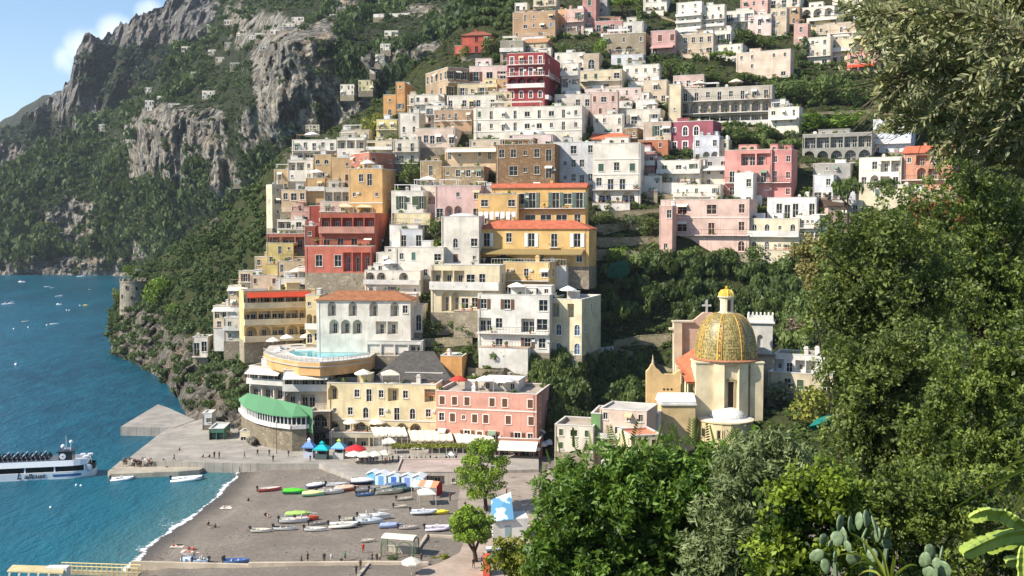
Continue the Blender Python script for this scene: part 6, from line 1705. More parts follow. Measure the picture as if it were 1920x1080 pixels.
poolpx = [(540,662),(556,669),(606,673),(655,670),(692,664),(690,659),(640,657),(590,656),(552,657)]
pl = [PZ(x, y, zt+.03) for x, y in poolpx]
mb = MB(); mb.poly([(p.x-c0.x, p.y-c0.y, .03) for p in pl])
t = NT('pool_water'); v = t.coord('World'); n = t.noise(v, 1.2, 4, .6); t.bump(n, .3, .1)
mb.obj('pool', t.fin(t.mix(t.mrange(n, .4, .7), (.05, .38, .45), (.18, .58, .64)), .1, .5), pt)
mb = MB()
for a, b in zip(pl, pl[1:]+pl[:1]):
 mb.tube([(a.x-c0.x,a.y-c0.y,.05), (b.x-c0.x,b.y-c0.y,.05)], .22, 4)
mb.obj('pool_rim', flat('#d8d4ca'), pt)
zr = P(520, 768, 250).z
ev = [(447,748),(456,760),(478,770),(510,777),(548,781),(576,780),(587,772)]
rg = [(586,764),(556,757),(520,749),(488,741),(464,737)]
e3 = [PZ(x, y, zr) for x, y in ev]; r3 = [PZ(x, y, zr+1.9) for x, y in rg]
g0 = e3[3].copy(); gr = empty('restaurant', (g0.x, g0.y, zr), 0, 'curved seafront restaurant with a green roof and a band of windows', 'restaurant')
le = [p-Vector((g0.x, g0.y, zr)) for p in e3]; lr = [p-Vector((g0.x, g0.y, zr)) for p in r3]
mb = MB()
lrr = lr[::-1]
for i in range(len(le)-1):
 j, j2 = min(i*len(lrr)//len(le), len(lrr)-1), min((i+1)*len(lrr)//len(le), len(lrr)-1)
 mb.poly([le[i], le[i+1], lrr[j2], lrr[j]] if j2 != j else [le[i], le[i+1], lrr[j]])
for a, b in zip(le, le[1:]): mb.poly([a-Vector((0,0,.3)), b-Vector((0,0,.3)), b, a])
mb.poly([lr[0], lr[-1], lr[-1]-Vector((0,0,6)), lr[0]-Vector((0,0,6))])
mb.obj('roof', flat('#5f8f68', .8, .15), gr)
cen = sum(le, Vector())/len(le)+Vector((0, 9, 0))
ins = [p+(Vector((cen.x, cen.y, 0))-Vector((p.x, p.y, 0))).normalized()*.9 for p in le]
mbp, mbw, mbs = MB(), MB(), MB()
for a, b in zip(ins, ins[1:]):
 L_ = (b-a).length; m = max(2, round(L_/1.15))
 mbp.poly([a+Vector((0,0,-2.1)), b+Vector((0,0,-2.1)), b+Vector((0,0,-.2)), a+Vector((0,0,-.2))])
 for k in range(m):
  p = a.lerp(b, k/m); mbw.box(p.x-.1, p.x+.1, p.y-.14, p.y+.04, -2.1, -.1)
 d = (b-a).normalized(); n = Vector((d.y, -d.x, 0))
 q = [a-n*.1, b-n*.1, b+n*.7, a+n*.7]; mbs.prism([(p.x, p.y) for p in q], -3.0, -2.1)
 mbw.poly([a+Vector((0,-.06,-.3)), b+Vector((0,-.06,-.3)), b+Vector((0,-.06,.0)), a+Vector((0,-.06,0))])
mbp.obj('pane', glass('#2b3a3e'), gr); mbw.obj('window_post', flat('#e4e2dc'), gr); mbs.obj('balcony', plaster('#dedad0'), gr)
mb = MB(); mb.prism([(p.x, p.y) for p in ins]+[(p.x, p.y+1) for p in (lr[0], lr[-1])], -14, -3.0); mb.obj('base_wall', stone('#8f8470', .9), gr)
Hn('col_l', 'grey white colonnaded hotel wing at the left under the orange pool wall', 468, 536, 690, 752, '#d2cabb', ['~#LLL', 'LLL'], r=34, s=.0, depth=6, name='hotel', cat='hotel', dY=-2)
Hn('col_r', 'grey stone colonnaded hotel wing at the right under the orange pool wall', 532, 622, 694, 768, '#c2b8a6', ['~#LLL', '_AL.'], r=10, s=.0, depth=6, name='hotel', cat='hotel', dY=-2)
Hn('rest_a', 'restaurant arcade with pale pillars behind the red parasol', 618, 742, 812, 852, '#cbbd9c', ['LLLLL'], r=8, base=247, depth=6, clutter=0)
Hn('rest_b', 'long stone restaurant with a vine covered pergola behind the beach bar', 738, 872, 826, 866, '#a39680', ['LLwLdLwL'], r=8, base=243, depth=7, stone_wall=True, clutter=0)
Hn('rest_c', 'restaurant with a broad white awning behind the taller beach pine', 934, 1012, 824, 868, '#b97a62', ['~LL'], r=8, base=236, depth=6, awn='#e6e0cf', clutter=0)
Hn('rest_d', 'grey terrace house behind the top of the taller beach pine', 868, 940, 832, 872, '#c3b294', ['LLL'], r=8, base=240, depth=6, clutter=0)
Hn('bar', 'flat roofed beach bar with a dark open front beside the blue cabins', 742, 866, 885, 916, '#bfb09e', ['.LL.'], r=2, base=214, depth=12, roofc='#b9a294', parapet=.15, clutter=0, trim=0, cornice=False)
Hn('white_hut', 'white plastered block house at the beach end of the quay wall', 660, 700, 890, 910, '#dcd4c4', ['.'], r=12, s=.3, base=221, clutter=0, parapet=.3, roofc='#d0c4ae')
Hn('quay_hut', 'small white ticket hut with a flat roof at the foot of the cliff', 380, 405, 775, 797, '#d9d8d4', ['.w'], r=12, s=.3, base=267, parapet=.2, clutter=0)
Hn('green_kiosk', 'green kiosk with a striped white roof on the quay', 392, 432, 804, 836, '#4c7f6c', ['LL'], r=12, s=.3, base=255, parapet=.2, clutter=0, roofc='#d5dcd4', side=['w'])
Hn('ramp_house', 'cream house with a yellow door at the left end of the promenade', 450, 524, 810, 848, '#dccfa6', ['.d..w'], r=16, s=.1, base=254, clutter=0)
Hn('grotto', 'shady boathouse with a dark arch between the green roofed restaurant and the yellow house', 580, 620, 772, 836, '#6f675a', ['A', 'L'], r=10, base=251, clutter=0, stone_wall=True)
Hn('chr_terr', 'white pergola terrace house right of the bell tower', 1450, 1550, 668, 712, '#d9d4c8', ['LwLLw'], r=8, base=226, depth=8)
Hn('chr_terr2', 'long cream terrace wall house below the white pergola terrace', 1440, 1562, 704, 742, '#cbb994', ['..w..'], r=8, base=221, depth=6, clutter=0)
def terrace_wall(label, px, h, mat=None, sheet=HILL, dY=-1.2, name='terrace_wall'):
 mb = MB(); pts = [P(x, y, float(sheet.D(x, y))+dY) for x, y in px]
 c = pts[0].copy()
 for a, b in zip(pts, pts[1:]):
  d = b-a; d.z = 0; d.normalize(); n = Vector((-d.y, d.x, 0))*.35
  A, B = a-c, b-c
  for s0, s1, z in ((A-n, B-n, 0), (B+n, A+n, 0)): mb.poly([s0-Vector((0,0,h)), s1-Vector((0,0,h)), s1, s0])
  mb.poly([A-n, B-n, B+n, A+n]); mb.poly([A-n-Vector((0,0,h)), A-n, A+n, A+n-Vector((0,0,h))]); mb.poly([B-n-Vector((0,0,h)), B+n-Vector((0,0,h)), B+n, B-n])
  m = max(1, int((b-a).length/.9))
  for k in range(m):
   p = A.lerp(B, (k+.5)/m); w_ = (b-a).length/m*.46; hh = .1+.14*random.random()
   q = [p-d*w_-n*1.15, p+d*w_-n*1.15, p+d*w_+n*1.15, p-d*w_+n*1.15]
   mb.prism([(v.x, v.y) for v in q], p.z+.003, p.z+hh)
 o = mb.obj(name, mat or stone('#a09479', 1.1)); o.location = c
 return tag(o, label, 'wall')
TW = [('upper dry stone wall of the terraced garden',[(1118,398),(1160,396),(1200,394),(1238,392)],3.2),('second dry stone wall of the terraced garden',[(1116,402+20),(1170,420),(1236,418)],3.0),
 ('third dry stone wall of the terraced garden',[(1116,446),(1170,446),(1240,444)],3.0),('lowest dry stone wall of the terraced garden',[(1114,468),(1180,470),(1240,478)],3.0),
 ('long retaining wall under the big pink villa garden',[(1240,474),(1330,478),(1410,482),(1500,478)],3.4),
 ('brown stone retaining wall near the top under the cypress',[(1206,26),(1240,30),(1268,40)],9.0),
 ('grey garden wall below the brown tiled villa and its garden',[(726,640),(790,636),(850,634),(886,632)],4.5),
 ('pale stone retaining wall above the salmon waterfront house',[(878,690),(920,694),(960,700),(990,706)],5.5),
 ('rough stone wall behind the church across the ravine',[(1150,640),(1200,630),(1262,626)],6.5),
 ('white parapet wall bending from the pale cream house over the ivy ravine',[(1086,660),(1118,654),(1150,650)],2.4),
 ('stone parapet of the sloping path over the ravine',[(1150,650),(1190,662),(1230,682),(1262,694)],1.8),
 ('curved stone wall of the cliff path above the quay',[(372,706),(400,720),(424,734),(440,754),(452,776),(466,800)],3.4),
 ('low wall along the road on the mountain above the red orange villa',[(930,22),(960,24)],1.6),
 ('garden wall at the foot of the vine hung arches',[(1500,308),(1560,304),(1630,300)],3.0),
 ('hedge topped wall under the arcaded hotel',[(1262,240),(1350,238),(1450,240)],3.2),
 ('stone wall below the coral houses',[(1352,376),(1420,374),(1498,372)],3.0),
 ('wall under the white flat roofed house above the terraced garden',[(1206,362),(1262,366)],2.2),
 ('wall of the upper green garden at the right',[(1492,214),(1560,210),(1640,206)],2.4)]
for lb, px, h in TW: terrace_wall(lb, px, h, plaster('#dcd6ca') if lb.startswith('white') else None)
VL = [(280,172,16,16),(283,198,22,20),(330,198,30,8),(396,178,34,16),(335,116,26,12),(300,186,12,12),(372,142,28,14),(350,92,20,10),(396,50,16,9),(430,42,20,10),(452,68,16,14),(474,72,20,12),
 (430,84,18,9),(415,112,22,10),(445,122,28,9),(490,68,24,12),(545,50,30,12),(500,90,26,10),(195,240,20,14),(55,322,8,12),(400,98,20,10),(458,60,14,10),(520,60,26,9),(562,38,30,12),(655,168,34,20),(690,160,36,20),(738,62,34,10),(726,88,26,12),(715,110,22,16),(590,240,34,12),(460,340,44,10),(446,356,40,8),(700,132,14,12),(640,30,44,5),(760,28,120,4)]
VN = ['upper small white cube villa of the stacked pair at the cliff top','lower small white cube villa of the stacked pair at the cliff top','low white terrace wall house right of the stacked cube villas','white villa with three openings on the edge of the tall cliff','pale yellow villa on the upper left scrub slope','tiny white hut between the stacked cube villas','white villa with a dark doorway in the middle of the scrub slope','small white house under the shaded crag','tiny white house at the top of the scrub slope below the crag','white house right of the tiny one at the top of the scrub slope','cream house with dark front on the scrub slope above the stepped walls','white house on the stepped walls of the scrub slope','little grey house on the scrub slope left of the stepped walls','beige house among dark bushes under the stepped walls','long grey walled terrace house on the scrub slope','right house on the stepped walls of the scrub slope','pale green house on the mountain road at the cliff top','low ruin house on the path above the big bare cliff','white hut on the green spur above the shaded cliff','tiny pale yellow house low in the woods at the far left','small cream house above the white villa with the dark doorway','tiny white house left of the cream house with dark front','long low house on the path below the mountain road','low house under the top edge on the mountain road','white villa with two wings at the foot of the bare cliff','yellow grey wing beside the white villa at the foot of the bare cliff','white walled house alone in the dark upper wood','low white annex under the house in the dark upper wood','grey retaining block on the rock below the dark upper wood','cream house on the brow above the left town edge','pale ruin wall house upper one left of the town','pale ruin wall house lower one left of the town','tiny white hut on the rock ledge above the two winged villa','short parapet house on the mountain road','long white road parapet house on the mountain road']
for (x, y, w, h), lb in zip(VL, VN):
 Y = float(SPUR.D(x, y+h/2))-6; s = Y/FOC
 col = '#d9c68c' if 'yellow' in lb else '#cfc3a4' if ('cream' in lb or 'beige' in lb) else '#a9a697' if 'grey' in lb or 'ruin' in lb else W1
 tall = h >= 12
 info = house(lb, x-w/2, x+w/2, y-h/2, y+h/2, col, ['w.w'] if w < 24 and not tall else ['w.dw', 'dw.w'][:2 if tall else 1], r=14, s=.24, base=Y, depth=w*s*.7, found=3.5, clutter=0, parapet=.4, trim=0, side=['w'], name='villa' if 'villa' in lb else 'house', cat='villa' if 'villa' in lb else 'house')
def text_mesh(txt, size, mat, shear=0.0):
 cu = bpy.data.curves.new('lettering', 'FONT'); cu.body = txt; cu.size = size; cu.extrude = .015; cu.shear = shear; cu.offset = size*.02
 ob = bpy.data.objects.new('lettering', cu); COL.objects.link(ob)
 me = bpy.data.meshes.new_from_object(ob.evaluated_get(bpy.context.evaluated_depsgraph_get()))
 bpy.data.objects.remove(ob); bpy.data.curves.remove(cu)
 me.materials.clear(); me.materials.append(mat)
 return me
def sea_at(px, py): return PZ(px, py, 0)
a_, b_ = sea_at(-120, 903), sea_at(180, 889)
FL = (b_-a_).length
ferry = empty('ferry', a_, math.atan2(b_.y-a_.y, b_.x-a_.x), 'white and blue passenger ferry with rows of dark seats on its open deck', 'ferry')
fm = FL/300
FWH, FBL = flat('#e6e8ea', .35, .5), flat('#34619a', .4, .5)
HB = 3.2
def hull_sec(x):
 """half breadth and bottom rise along the ferry"""
 t_ = max(0, (x-FL*.86)/(FL*.14))
 return HB*(1-.55*t_**1.6), .0+1.2*t_**1.5
mb = MB(); n_ = 24; ring = []
for i in range(n_+1):
 x = FL*i/n_; hb, rise = hull_sec(x)
 ring.append([(x,-hb*.82,-1.2+rise), (x,-hb*.97,.0+rise*.8), (x,-hb,1.55), (x,hb,1.55), (x,hb*.97,rise*.8), (x,hb*.82,-1.2+rise)])
for p, q in zip(ring, ring[1:]):
 for k in range(5): mb.poly([p[k], q[k], q[k+1], p[k+1]])
mb.poly(ring[0]); mb.poly(ring[-1][::-1]); mb.obj('hull', FWH, ferry)
for (x0, x1) in ((2, FL*.35+1.5), (FL*.745, FL*.92)):
 mb = MB(); m = 6
 for i in range(m):
  xa, xb = x0+(x1-x0)*i/m, x0+(x1-x0)*(i+1)/m
  f = lambda x, z: (x, -hull_sec(x)[0]*(.972+.028*z/1.55)-.03, z)
  mb.poly([f(xa,.55), f(xb,.55), f(xb,1.05), f(xa,1.05)])
 mb.obj('stripe', FBL, ferry)
mb = MB()
for i in range(n_):
 xa, xb = FL*i/n_, FL*(i+1)/n_
 ha, hbb = hull_sec(xa)[0]-.35, hull_sec(xb)[0]-.35
 for sg in (-1, 1): mb.poly([(xa,sg*ha,1.56), (xb,sg*hbb,1.56), (xb,sg*hbb,2.75), (xa,sg*ha,2.75)])
mb.poly([(FL,-hull_sec(FL)[0]+.35,1.56), (FL,hull_sec(FL)[0]-.35,1.56), (FL,hull_sec(FL)[0]-.35,2.75), (FL,-hull_sec(FL)[0]+.35,2.75)])
mb.obj('window_band', glass('#0d0f12'), ferry)
for x in np.linspace(.5, FL*.94, 6):
 mb = MB(); h_ = hull_sec(x)[0]; mb.box(x-.14, x+.14, -h_+.18, -h_+.34, 1.56, 2.75); mb.obj('window_post', FWH, ferry)
mb = MB()
for i in range(n_-1):
 xa, xb = FL*i/n_, FL*(i+1)/n_
 ha, hbb = hull_sec(xa)[0], hull_sec(xb)[0]
 for sg in (-1, 1):
  mb.poly([(xa,sg*ha,2.75), (xb,sg*hbb,2.75), (xb,sg*(hbb-.25),3.95), (xa,sg*(ha-.25),3.95)]); mb.poly([(xa,sg*(ha-.35),2.75), (xb,sg*(hbb-.35),2.75), (xb,sg*hbb,2.75), (xa,sg*ha,2.75)])
 mb.poly([(xa,-ha+.25,3.0), (xb,-hbb+.25,3.0), (xb,hbb-.25,3.0), (xa,ha-.25,3.0)])
mb.obj('upper_bulwark', FWH, ferry)
seat = MB(); seat.box(-.25, .25, -.95, .95, 0, .14); seat.box(-.32, -.18, -.95, .95, .143, .85); seat.box(-.05, .05, -.8, -.7, -.5, 0); seat.box(-.05, .05, .7, .8, -.5, 0)
sme = seat.mesh('seat', flat('#20272f', .6)); hme = MB(); hme.box(-.33, -.17, -.9, .9, .0, .2); hme = hme.mesh('headrest', flat('#b9c0c6', .6))
for i in range(24):
 for sg in (-1, 1):
  o = link('seat', sme, ferry, (1.2+i*(FL*.70)/24, sg*1.55, 4.05-.45+.5))
  if i % 2 == 0: link('headrest', hme, o, (0, 0, .86))
mb = MB(); mb.box(FL*.775, FL*.86, -1.7, 1.7, 3.02, 5.5); mb.box(FL*.76, FL*.87, -1.85, 1.85, 5.503, 5.65); mb.obj('wheelhouse', flat('#20242b', .3, .5), ferry)
mb = MB(); mb.lathe([(0, 0), (.62, 0), (.66, .05), (0, .08)], 18); o = mb.obj('round_emblem', FWH, ferry, (FL*.80, -1.72, 4.55)); o.rotation_euler = (math.pi/2, 0, 0)
mb = MB(); mb.lathe([(0, 0), (.16, 0), (.0, .1)], 8); q_ = mb.obj('emblem_mark', flat('#30343c'), o, (0, 0, .07))
mb = MB(); mb.tube([(FL*.815,0,5.6), (FL*.815,0,8.6)], .07, 5); mb.box(FL*.80, FL*.845, -.5, .5, 5.65, 5.95); mb.tube([(FL*.845,-.8,5.0), (FL*.85,-.8,7.0)], .09, 5); mb.obj('mast', flat('#c9cbd0'), ferry)
for (x, y, z, r_) in ((FL*.798, -.6, 6.5, .48), (FL*.845, .3, 7.3, .42)):
 mb = MB(); mb.lathe([(0, -r_)]+[(r_*math.cos(q), r_*math.sin(q)) for q in np.linspace(-1.3, 1.3, 7)]+[(0, r_)], 12); mb.obj('radar_dome', FWH, ferry, (x, y, z), smooth=True)
for k in range(4):
 mb = MB(); mb.lathe([(0, -.55), (.3, -.5), (.34, 0), (.3, .5), (0, .55)], 10); o = mb.obj('life_raft', FWH, ferry, (FL*.90+.75*k, -1.2+.6*(k % 2), 4.2+.35*(k % 2))); o.rotation_euler = (0, math.pi/2, .3)
mb = MB(); mb.lathe([(0, 0), (.75, 0), (.85, .12), (.6, .2), (0, .22)], 20); o = mb.obj('bow_wheel', flat('#aeb4bc', .4), ferry, (FL*.965, -hull_sec(FL*.965)[0]-.04, 2.0)); o.rotation_euler = (math.pi/2, 0, 0)
mb = MB(); rail_mesh(mb, FL*.87, FL*.985, -2.1, 3.0, 1.0, .5, .05); mb.obj('bow_rail', FWH, ferry)
me = text_mesh('RELAX', 1.05, flat('#23262c')); o = link('lettering', me, ferry, (FL*.716, -hull_sec(FL*.7)[0]+.09, 3.05)); o.rotation_euler = (math.pi/2-.2, 0, 0); o.scale = (1.0, .85, 1)
me = text_mesh('L', 1.75, flat('#14233f'), .25); o = link('lettering', me, ferry, (FL*.52, -HB-.03, .40)); o.rotation_euler = (math.pi/2, 0, 0)
me = text_mesh('allcust', 1.42, flat('#14233f'), .3); o = link('lettering', me, ferry, (FL*.565, -HB-.03, .42)); o.rotation_euler = (math.pi/2, 0, 0); o.scale = (1.16, 1, 1)
p = sea_at(100, 898)
def loft(mb, secs):
 for p, q in zip(secs, secs[1:]):
  for k in range(len(p)-1): mb.poly([p[k], q[k], q[k+1], p[k+1]])
def boat_hull(L, B, H, deep=.35, bow=2.2):
 """open hull with thickness: outside, gunwale, inside and floor"""
 mb = MB(); n = 10; out, inn = [], []
 for i in range(n+1):
  t_ = i/n; x = (t_-.5)*L
  hb = B/2*(1-max(0, (t_-.35)/.65)**bow)*(.84+.16*min(1, t_*4)) if i < n else .02
  sh = H*(1+.28*max(0, t_-.4)); kz = H*.45*max(0, (t_-.75)/.25)**2
  out.append([(x,-hb,sh), (x,-hb*.9,sh*.5+kz*.4), (x,-hb*.35,kz+.02), (x,hb*.35,kz+.02), (x,hb*.9,sh*.5+kz*.4), (x,hb,sh)])
  hi = max(.01, hb-.09); xi = x-(.1 if i == n else 0)
  fl = max(kz+.08, sh-deep)
  inn.append([(xi,-hi,sh+.01), (xi,-hi*.8,fl), (xi,hi*.8,fl), (xi,hi,sh+.01)])
 loft(mb, out)
 mb.poly(out[0][::-1])
 for p, q in zip(list(zip(out, inn)), list(zip(out, inn))[1:]):
  (po, pi), (qo, qi) = p, q
  mb.poly([po[0], pi[0], qi[0], qo[0]]); mb.poly([po[-1], qo[-1], qi[-1], pi[-1]])
 mb.poly([out[0][0], out[0][-1], inn[0][-1], inn[0][0]])
 mi = MB(); loft(mi, [s[::-1] for s in inn]); mi.poly(inn[0])
 return mb, mi
def boat(kind, p, yaw, L, label, c1='#e2e0da', c2='#5d7fae', group=None, onbeach=True, cover=None, name='boat', cat='boat', tilt=.06):
 B, H = L*.36, L*.13+.12
 root = empty(name, (p.x, p.y, p.z+(-.02 if onbeach else -H*.42)), yaw, label, cat, group)
 root.rotation_euler = (random.uniform(-tilt, tilt) if onbeach else 0, 0, yaw)
 if kind == 'rib':
  B = L*.42; r_ = L*.055
  pts = [(-L/2,-B/2,r_*1.6), (-L*.1,-B/2,r_*1.7), (L*.22,-B*.42,r_*2.0), (L*.42,-B*.2,r_*2.5), (L/2,0,r_*2.8), (L*.42,B*.2,r_*2.5), (L*.22,B*.42,r_*2.0), (-L*.1,B/2,r_*1.7), (-L/2,B/2,r_*1.6)]
  mb = MB(); mb.tube(pts, [r_*.75]+[r_]*7+[r_*.75], 8); mb.obj('tube', flat(c1, .5), root, smooth=True)
  mb = MB(); mb.poly([(-L*.45,-B*.44,r_*1.1), (L*.2,-B*.36,r_*1.2), (L*.42,0,r_*1.8), (L*.2,B*.36,r_*1.2), (-L*.45,B*.44,r_*1.1)]); mb.poly([(-L*.45,-B*.44,r_*1.1), (-L*.45,0,-.0), (L*.2,0,-.0), (L*.42,0,r_*1.8), (L*.2,-B*.36,r_*1.2)]); mb.poly([(-L*.45,B*.44,r_*1.1), (L*.2,B*.36,r_*1.2), (L*.42,0,r_*1.8), (L*.2,0,0), (-L*.45,0,0)]); mb.poly([(-L*.45,-B*.44,r_*1.1), (-L*.45,B*.44,r_*1.1), (-L*.45,0,0)])
  mb.obj('hull', flat(c2, .5), root)
  mb = MB(); mb.box(-L*.1, L*.0, -.3, .3, r_*1.2, r_*1.2+.75); mb.poly([(L*.0,-.3,r_*1.2+.753), (L*.0,.3,r_*1.2+.753), (-L*.03,.26,r_*1.2+1.05), (-L*.03,-.26,r_*1.2+1.05)]); mb.obj('console', flat('#d9d9d6', .4), root)
  mb = MB(); mb.box(-L*.26, -L*.19, -.45, .45, r_*1.2, r_*1.2+.4); mb.obj('seat', flat('#8d8a84'), root)
 else:
  mb, mi = boat_hull(L, B, H)
  mb.obj('hull', flat(c1, .45, .45), root); mi.obj('inside', flat(c2, .6), root)
  if kind == 'row':
   for x in (-.22, .05, .26):
    mb = MB(); w_ = B*.42*(1-max(0, x)*1.2); mb.box(L*x-.12, L*x+.12, -w_, w_, H*.72, H*.8); mb.obj('thwart', flat('#c9bfa8'), root)
  elif kind == 'motor':
   mb = MB(); s_ = [(-.0, .40, 1.0), (.02, .38, 1.55), (.2, .27, 1.4), (.42, .06, 1.25)]
   secs = [[(L*a,-B*w,H*1.02), (L*a,-B*w*.8,H*z), (L*a,B*w*.8,H*z), (L*a,B*w,H*1.02)] for a, w, z in s_]
   loft(mb, secs); mb.poly(secs[0]); mb.obj('cuddy', flat(c1, .35, .5), root)
   mb = MB(); mb.poly([(L*.03,-B*.3,H*1.55), (L*.03,B*.3,H*1.55), (-L*.03,B*.27,H*2.3), (-L*.03,-B*.27,H*2.3)]); mb.obj('windscreen', glass('#39454e'), root)
   for y in (-.18, .18):
    mb = MB(); mb.box(-L*.24, -L*.14, B*y-.2, B*y+.2, H*.5, H*1.05); mb.box(-L*.26, -L*.235, B*y-.2, B*y+.2, H*1.05, H*1.75); mb.obj('seat', flat('#d6d2c8'), root)
   mb = MB(); mb.tube([(L*.1,-B*.36,H*1.2), (L*.12,-B*.34,H*1.9), (L*.34,-B*.12,H*2.0), (L*.45,0,H*2.0), (L*.34,B*.12,H*2.0), (L*.12,B*.34,H*1.9), (L*.1,B*.36,H*1.2)], .03, 4); mb.obj('bow_rail', flat('#c8cace', .3), root)
  if kind == 'covered' or cover:
   mb = MB(); n = 8; secs = []
   for i in range(n+1):
    t_ = .03+.93*i/n; x = (t_-.5)*L; hb = B/2*(1-max(0, (t_-.35)/.65)**2.2)*(.84+.16*min(1, t_*4))+.05
    zz = H*(1+.28*max(0, t_-.4)); pk = H*.55*math.sin(math.pi*min(1, .15+t_*.85))+.05*math.sin(i*2.4)
    secs.append([(x,-hb,zz*.8), (x,-hb,zz+.05), (x,-hb*.4,zz+pk), (x,hb*.4,zz+pk), (x,hb,zz+.05), (x,hb,zz*.8)])
   loft(mb, secs); mb.poly(secs[0][::-1]); mb.poly(secs[-1]); mb.obj('cover', flat(cover or '#8f9bb5', .9, .1), root)
 if kind in ('rib', 'motor', 'row') and L > 2.5:
  mb = MB(); x0 = -L/2-.05
  mb.box(x0-.3, x0+.12, -.16, .16, H*1.15, H*1.15+.42); mb.box(x0-.2, x0, -.07, .07, H*.1, H*1.15); mb.obj('outboard', flat('#2b2d31', .35, .5), root)
 return root
BT = [ # kind, px, py, picture length, yaw deg, label, outside, inside, on beach, cover
 ('rib',230,899,42,12,'white inflatable with red seats tied in front of the landing','#dfe2e6','#b9504c',0,None),
 ('rib',344,883,58,10,'cream inflatable moored along the landing step','#d9d2be','#c9bfa4',0,None),
 ('rib',351,900,58,11,'white inflatable with a console floating just off the beach','#e6e6e0','#cfd0c8',0,None),
 ('motor',366,872,50,4,'dark blue motorboat behind the cream inflatable at the quay','#2f3c5e','#c9c9c6',0,None),
 ('motor',364,1056,56,172,'pale blue and white motorboat on the sand at the bottom left of the beach','#b9cbe0','#e0e0dc',1,None),
 ('row',444,1056,48,4,'blue rowing boat with white rim above the long kerb wall','#6d8fc0','#3f66a6',1,None),
 ('row',506,921,44,14,'narrow red and white boat at the left of the upper boat rows','#c9605c','#d6cfc6',1,None),
 ('covered',553,926,46,-4,'green boat under a bright green cover','#2f8c6a','#2f8c6a',1,'#5cc23c'),
 ('covered',588,930,44,6,'boat under a pale yellow and green cover','#8fd0ac','#8fd0ac',1,'#d9dc9c'),
 ('covered',594,914,40,32,'boat under a high peaked white cover beside the green covered boat','#4b4d78','#d0d0c8',1,'#e2e2dc'),
 ('motor',620,926,50,10,'white motorboat between the yellow cover and the orange boat','#e2dfd8','#c4bfb6',1,None),
 ('covered',650,920,46,14,'orange boat with a pale orange cover','#d2683a','#d2683a',1,'#e4b9a0'),
 ('row',632,912,40,4,'white boat lying behind the orange boat','#e2e2e0','#bcc0c2',1,None),
 ('covered',684,908,56,8,'navy boat with a white cover in front of the blue cabins','#2e3a5c','#2e3a5c',1,'#dcdcda'),
 ('row',690,921,46,16,'grey boat lying left of the sunlit pale boats','#c3c0ba','#86888c',1,None),
 ('row',686,930,34,4,'dark blue rowing boat at the front of the upper boat rows','#5578a4','#36597f',1,None),
 ('row',714,920,44,24,'pale boat tilted behind the longer cream boat','#dcd6c8','#b5aea0',1,None),
 ('row',730,926,52,16,'longer cream boat at the right front of the upper boat rows','#d2cab6','#8a8f86',1,None),
 ('covered',742,914,40,14,'slate blue covered boat under the right end of the cabins','#6e84a2','#6e84a2',1,'#5c7190'),
 ('covered',756,922,40,6,'dark teal covered boat beside the striped beach tent','#3b5a5a','#3b5a5a',1,'#46605c'),
 ('covered',560,970,52,4,'white boat with a light green cover in the middle boat row','#dddfe0','#dddfe0',1,'#a8c66c'),
 ('row',552,980,56,6,'long white boat in front of the green covered one','#e2e2de','#c9c6bc',1,None),
 ('motor',576,976,44,8,'orange buoyed boat end beside the long white boat','#d9583a','#d0b8a8',1,None),
 ('row',534,994,42,-4,'white boat with dark seats and a black keel line','#e6e6e4','#52504e',1,None),
 ('row',490,998,40,-3,'small cream boat at the left end of the lower row','#dcd8cc','#cfc8b8',1,None),
 ('row',597,984,34,14,'grey upturned looking boat between the two white boats','#b7b1aa','#7d7772',1,None),
 ('row',592,996,42,-3,'plain white boat lying nearest the bathers in the lower row','#e2e0dc','#d6d2ca',1,None),
 ('rib',645,989,56,4,'grey white boat with a yellow engine at the left of the big white motorboats','#d3d0c6','#a8a59b',1,None),
 ('row',656,977,36,2,'cream boat with a thin mast behind the yellow engined boat','#d8d2c0','#b8b09c',1,None),
 ('motor',702,974,62,4,'big white motorboat with a high bow','#eceae6','#d8d6d0',1,None),
 ('motor',692,982,54,6,'low white motorboat in front of the big one','#d6dde2','#c6cdd2',1,None),
 ('covered',733,990,44,3,'boat under a lilac blue cover behind the small pavilion','#aab4d0','#aab4d0',1,'#9aa8cc'),
 ('row',766,992,36,4,'pale pinkish boat right of the lilac covered one','#d9cec6','#a99d94',1,None),
 ('rib',822,994,50,2,'lilac grey inflatable left of the lower beach pine','#cfc8d4','#b5adb8',1,None),
 ('rib',796,964,52,-2,'silver grey boat in front of the white canopy','#b4b9c2','#8e939c',1,None),
 ('covered',826,964,34,2,'yellow canoe beside the silver grey boat','#d9c83c','#d9c83c',1,'#e0d24a'),
 ('row',760,938,32,10,'upturned pale dinghy left of the lilac cloth','#cfc6b8','#bcb2a2',1,None),
 ('row',752,952,26,4,'small cream dinghy below the upturned pale one','#d9d0c0','#c0b4a2',1,None),
 ('row',506,880,26,2,'small white skiff on the sand under the quay wall','#e0deda','#c9c6c0',1,None),
 ('rib',610,874,26,0,'red and white pedal craft at the foot of the ramp','#cc6a66','#dad4ce',1,None),
 ('row',470,881,30,16,'white paddle board carried ashore at the end of the surf','#e0e0e0','#cfcfcf',1,None),
 ('row',690,1016,28,6,'small cream boat with a box beside the woman in red','#ddd5c6','#c8bda8',1,None),
]
for (kd, px, py, lp, yw, lb, c1, c2, on, cv) in BT:
 p = G(px, py) if on else PZ(px, py, 0)
 L = max(2.0, lp*p.y/FOC)
 boat(kd, p, R(yw), L, lb, c1, c2, None, bool(on), cv)
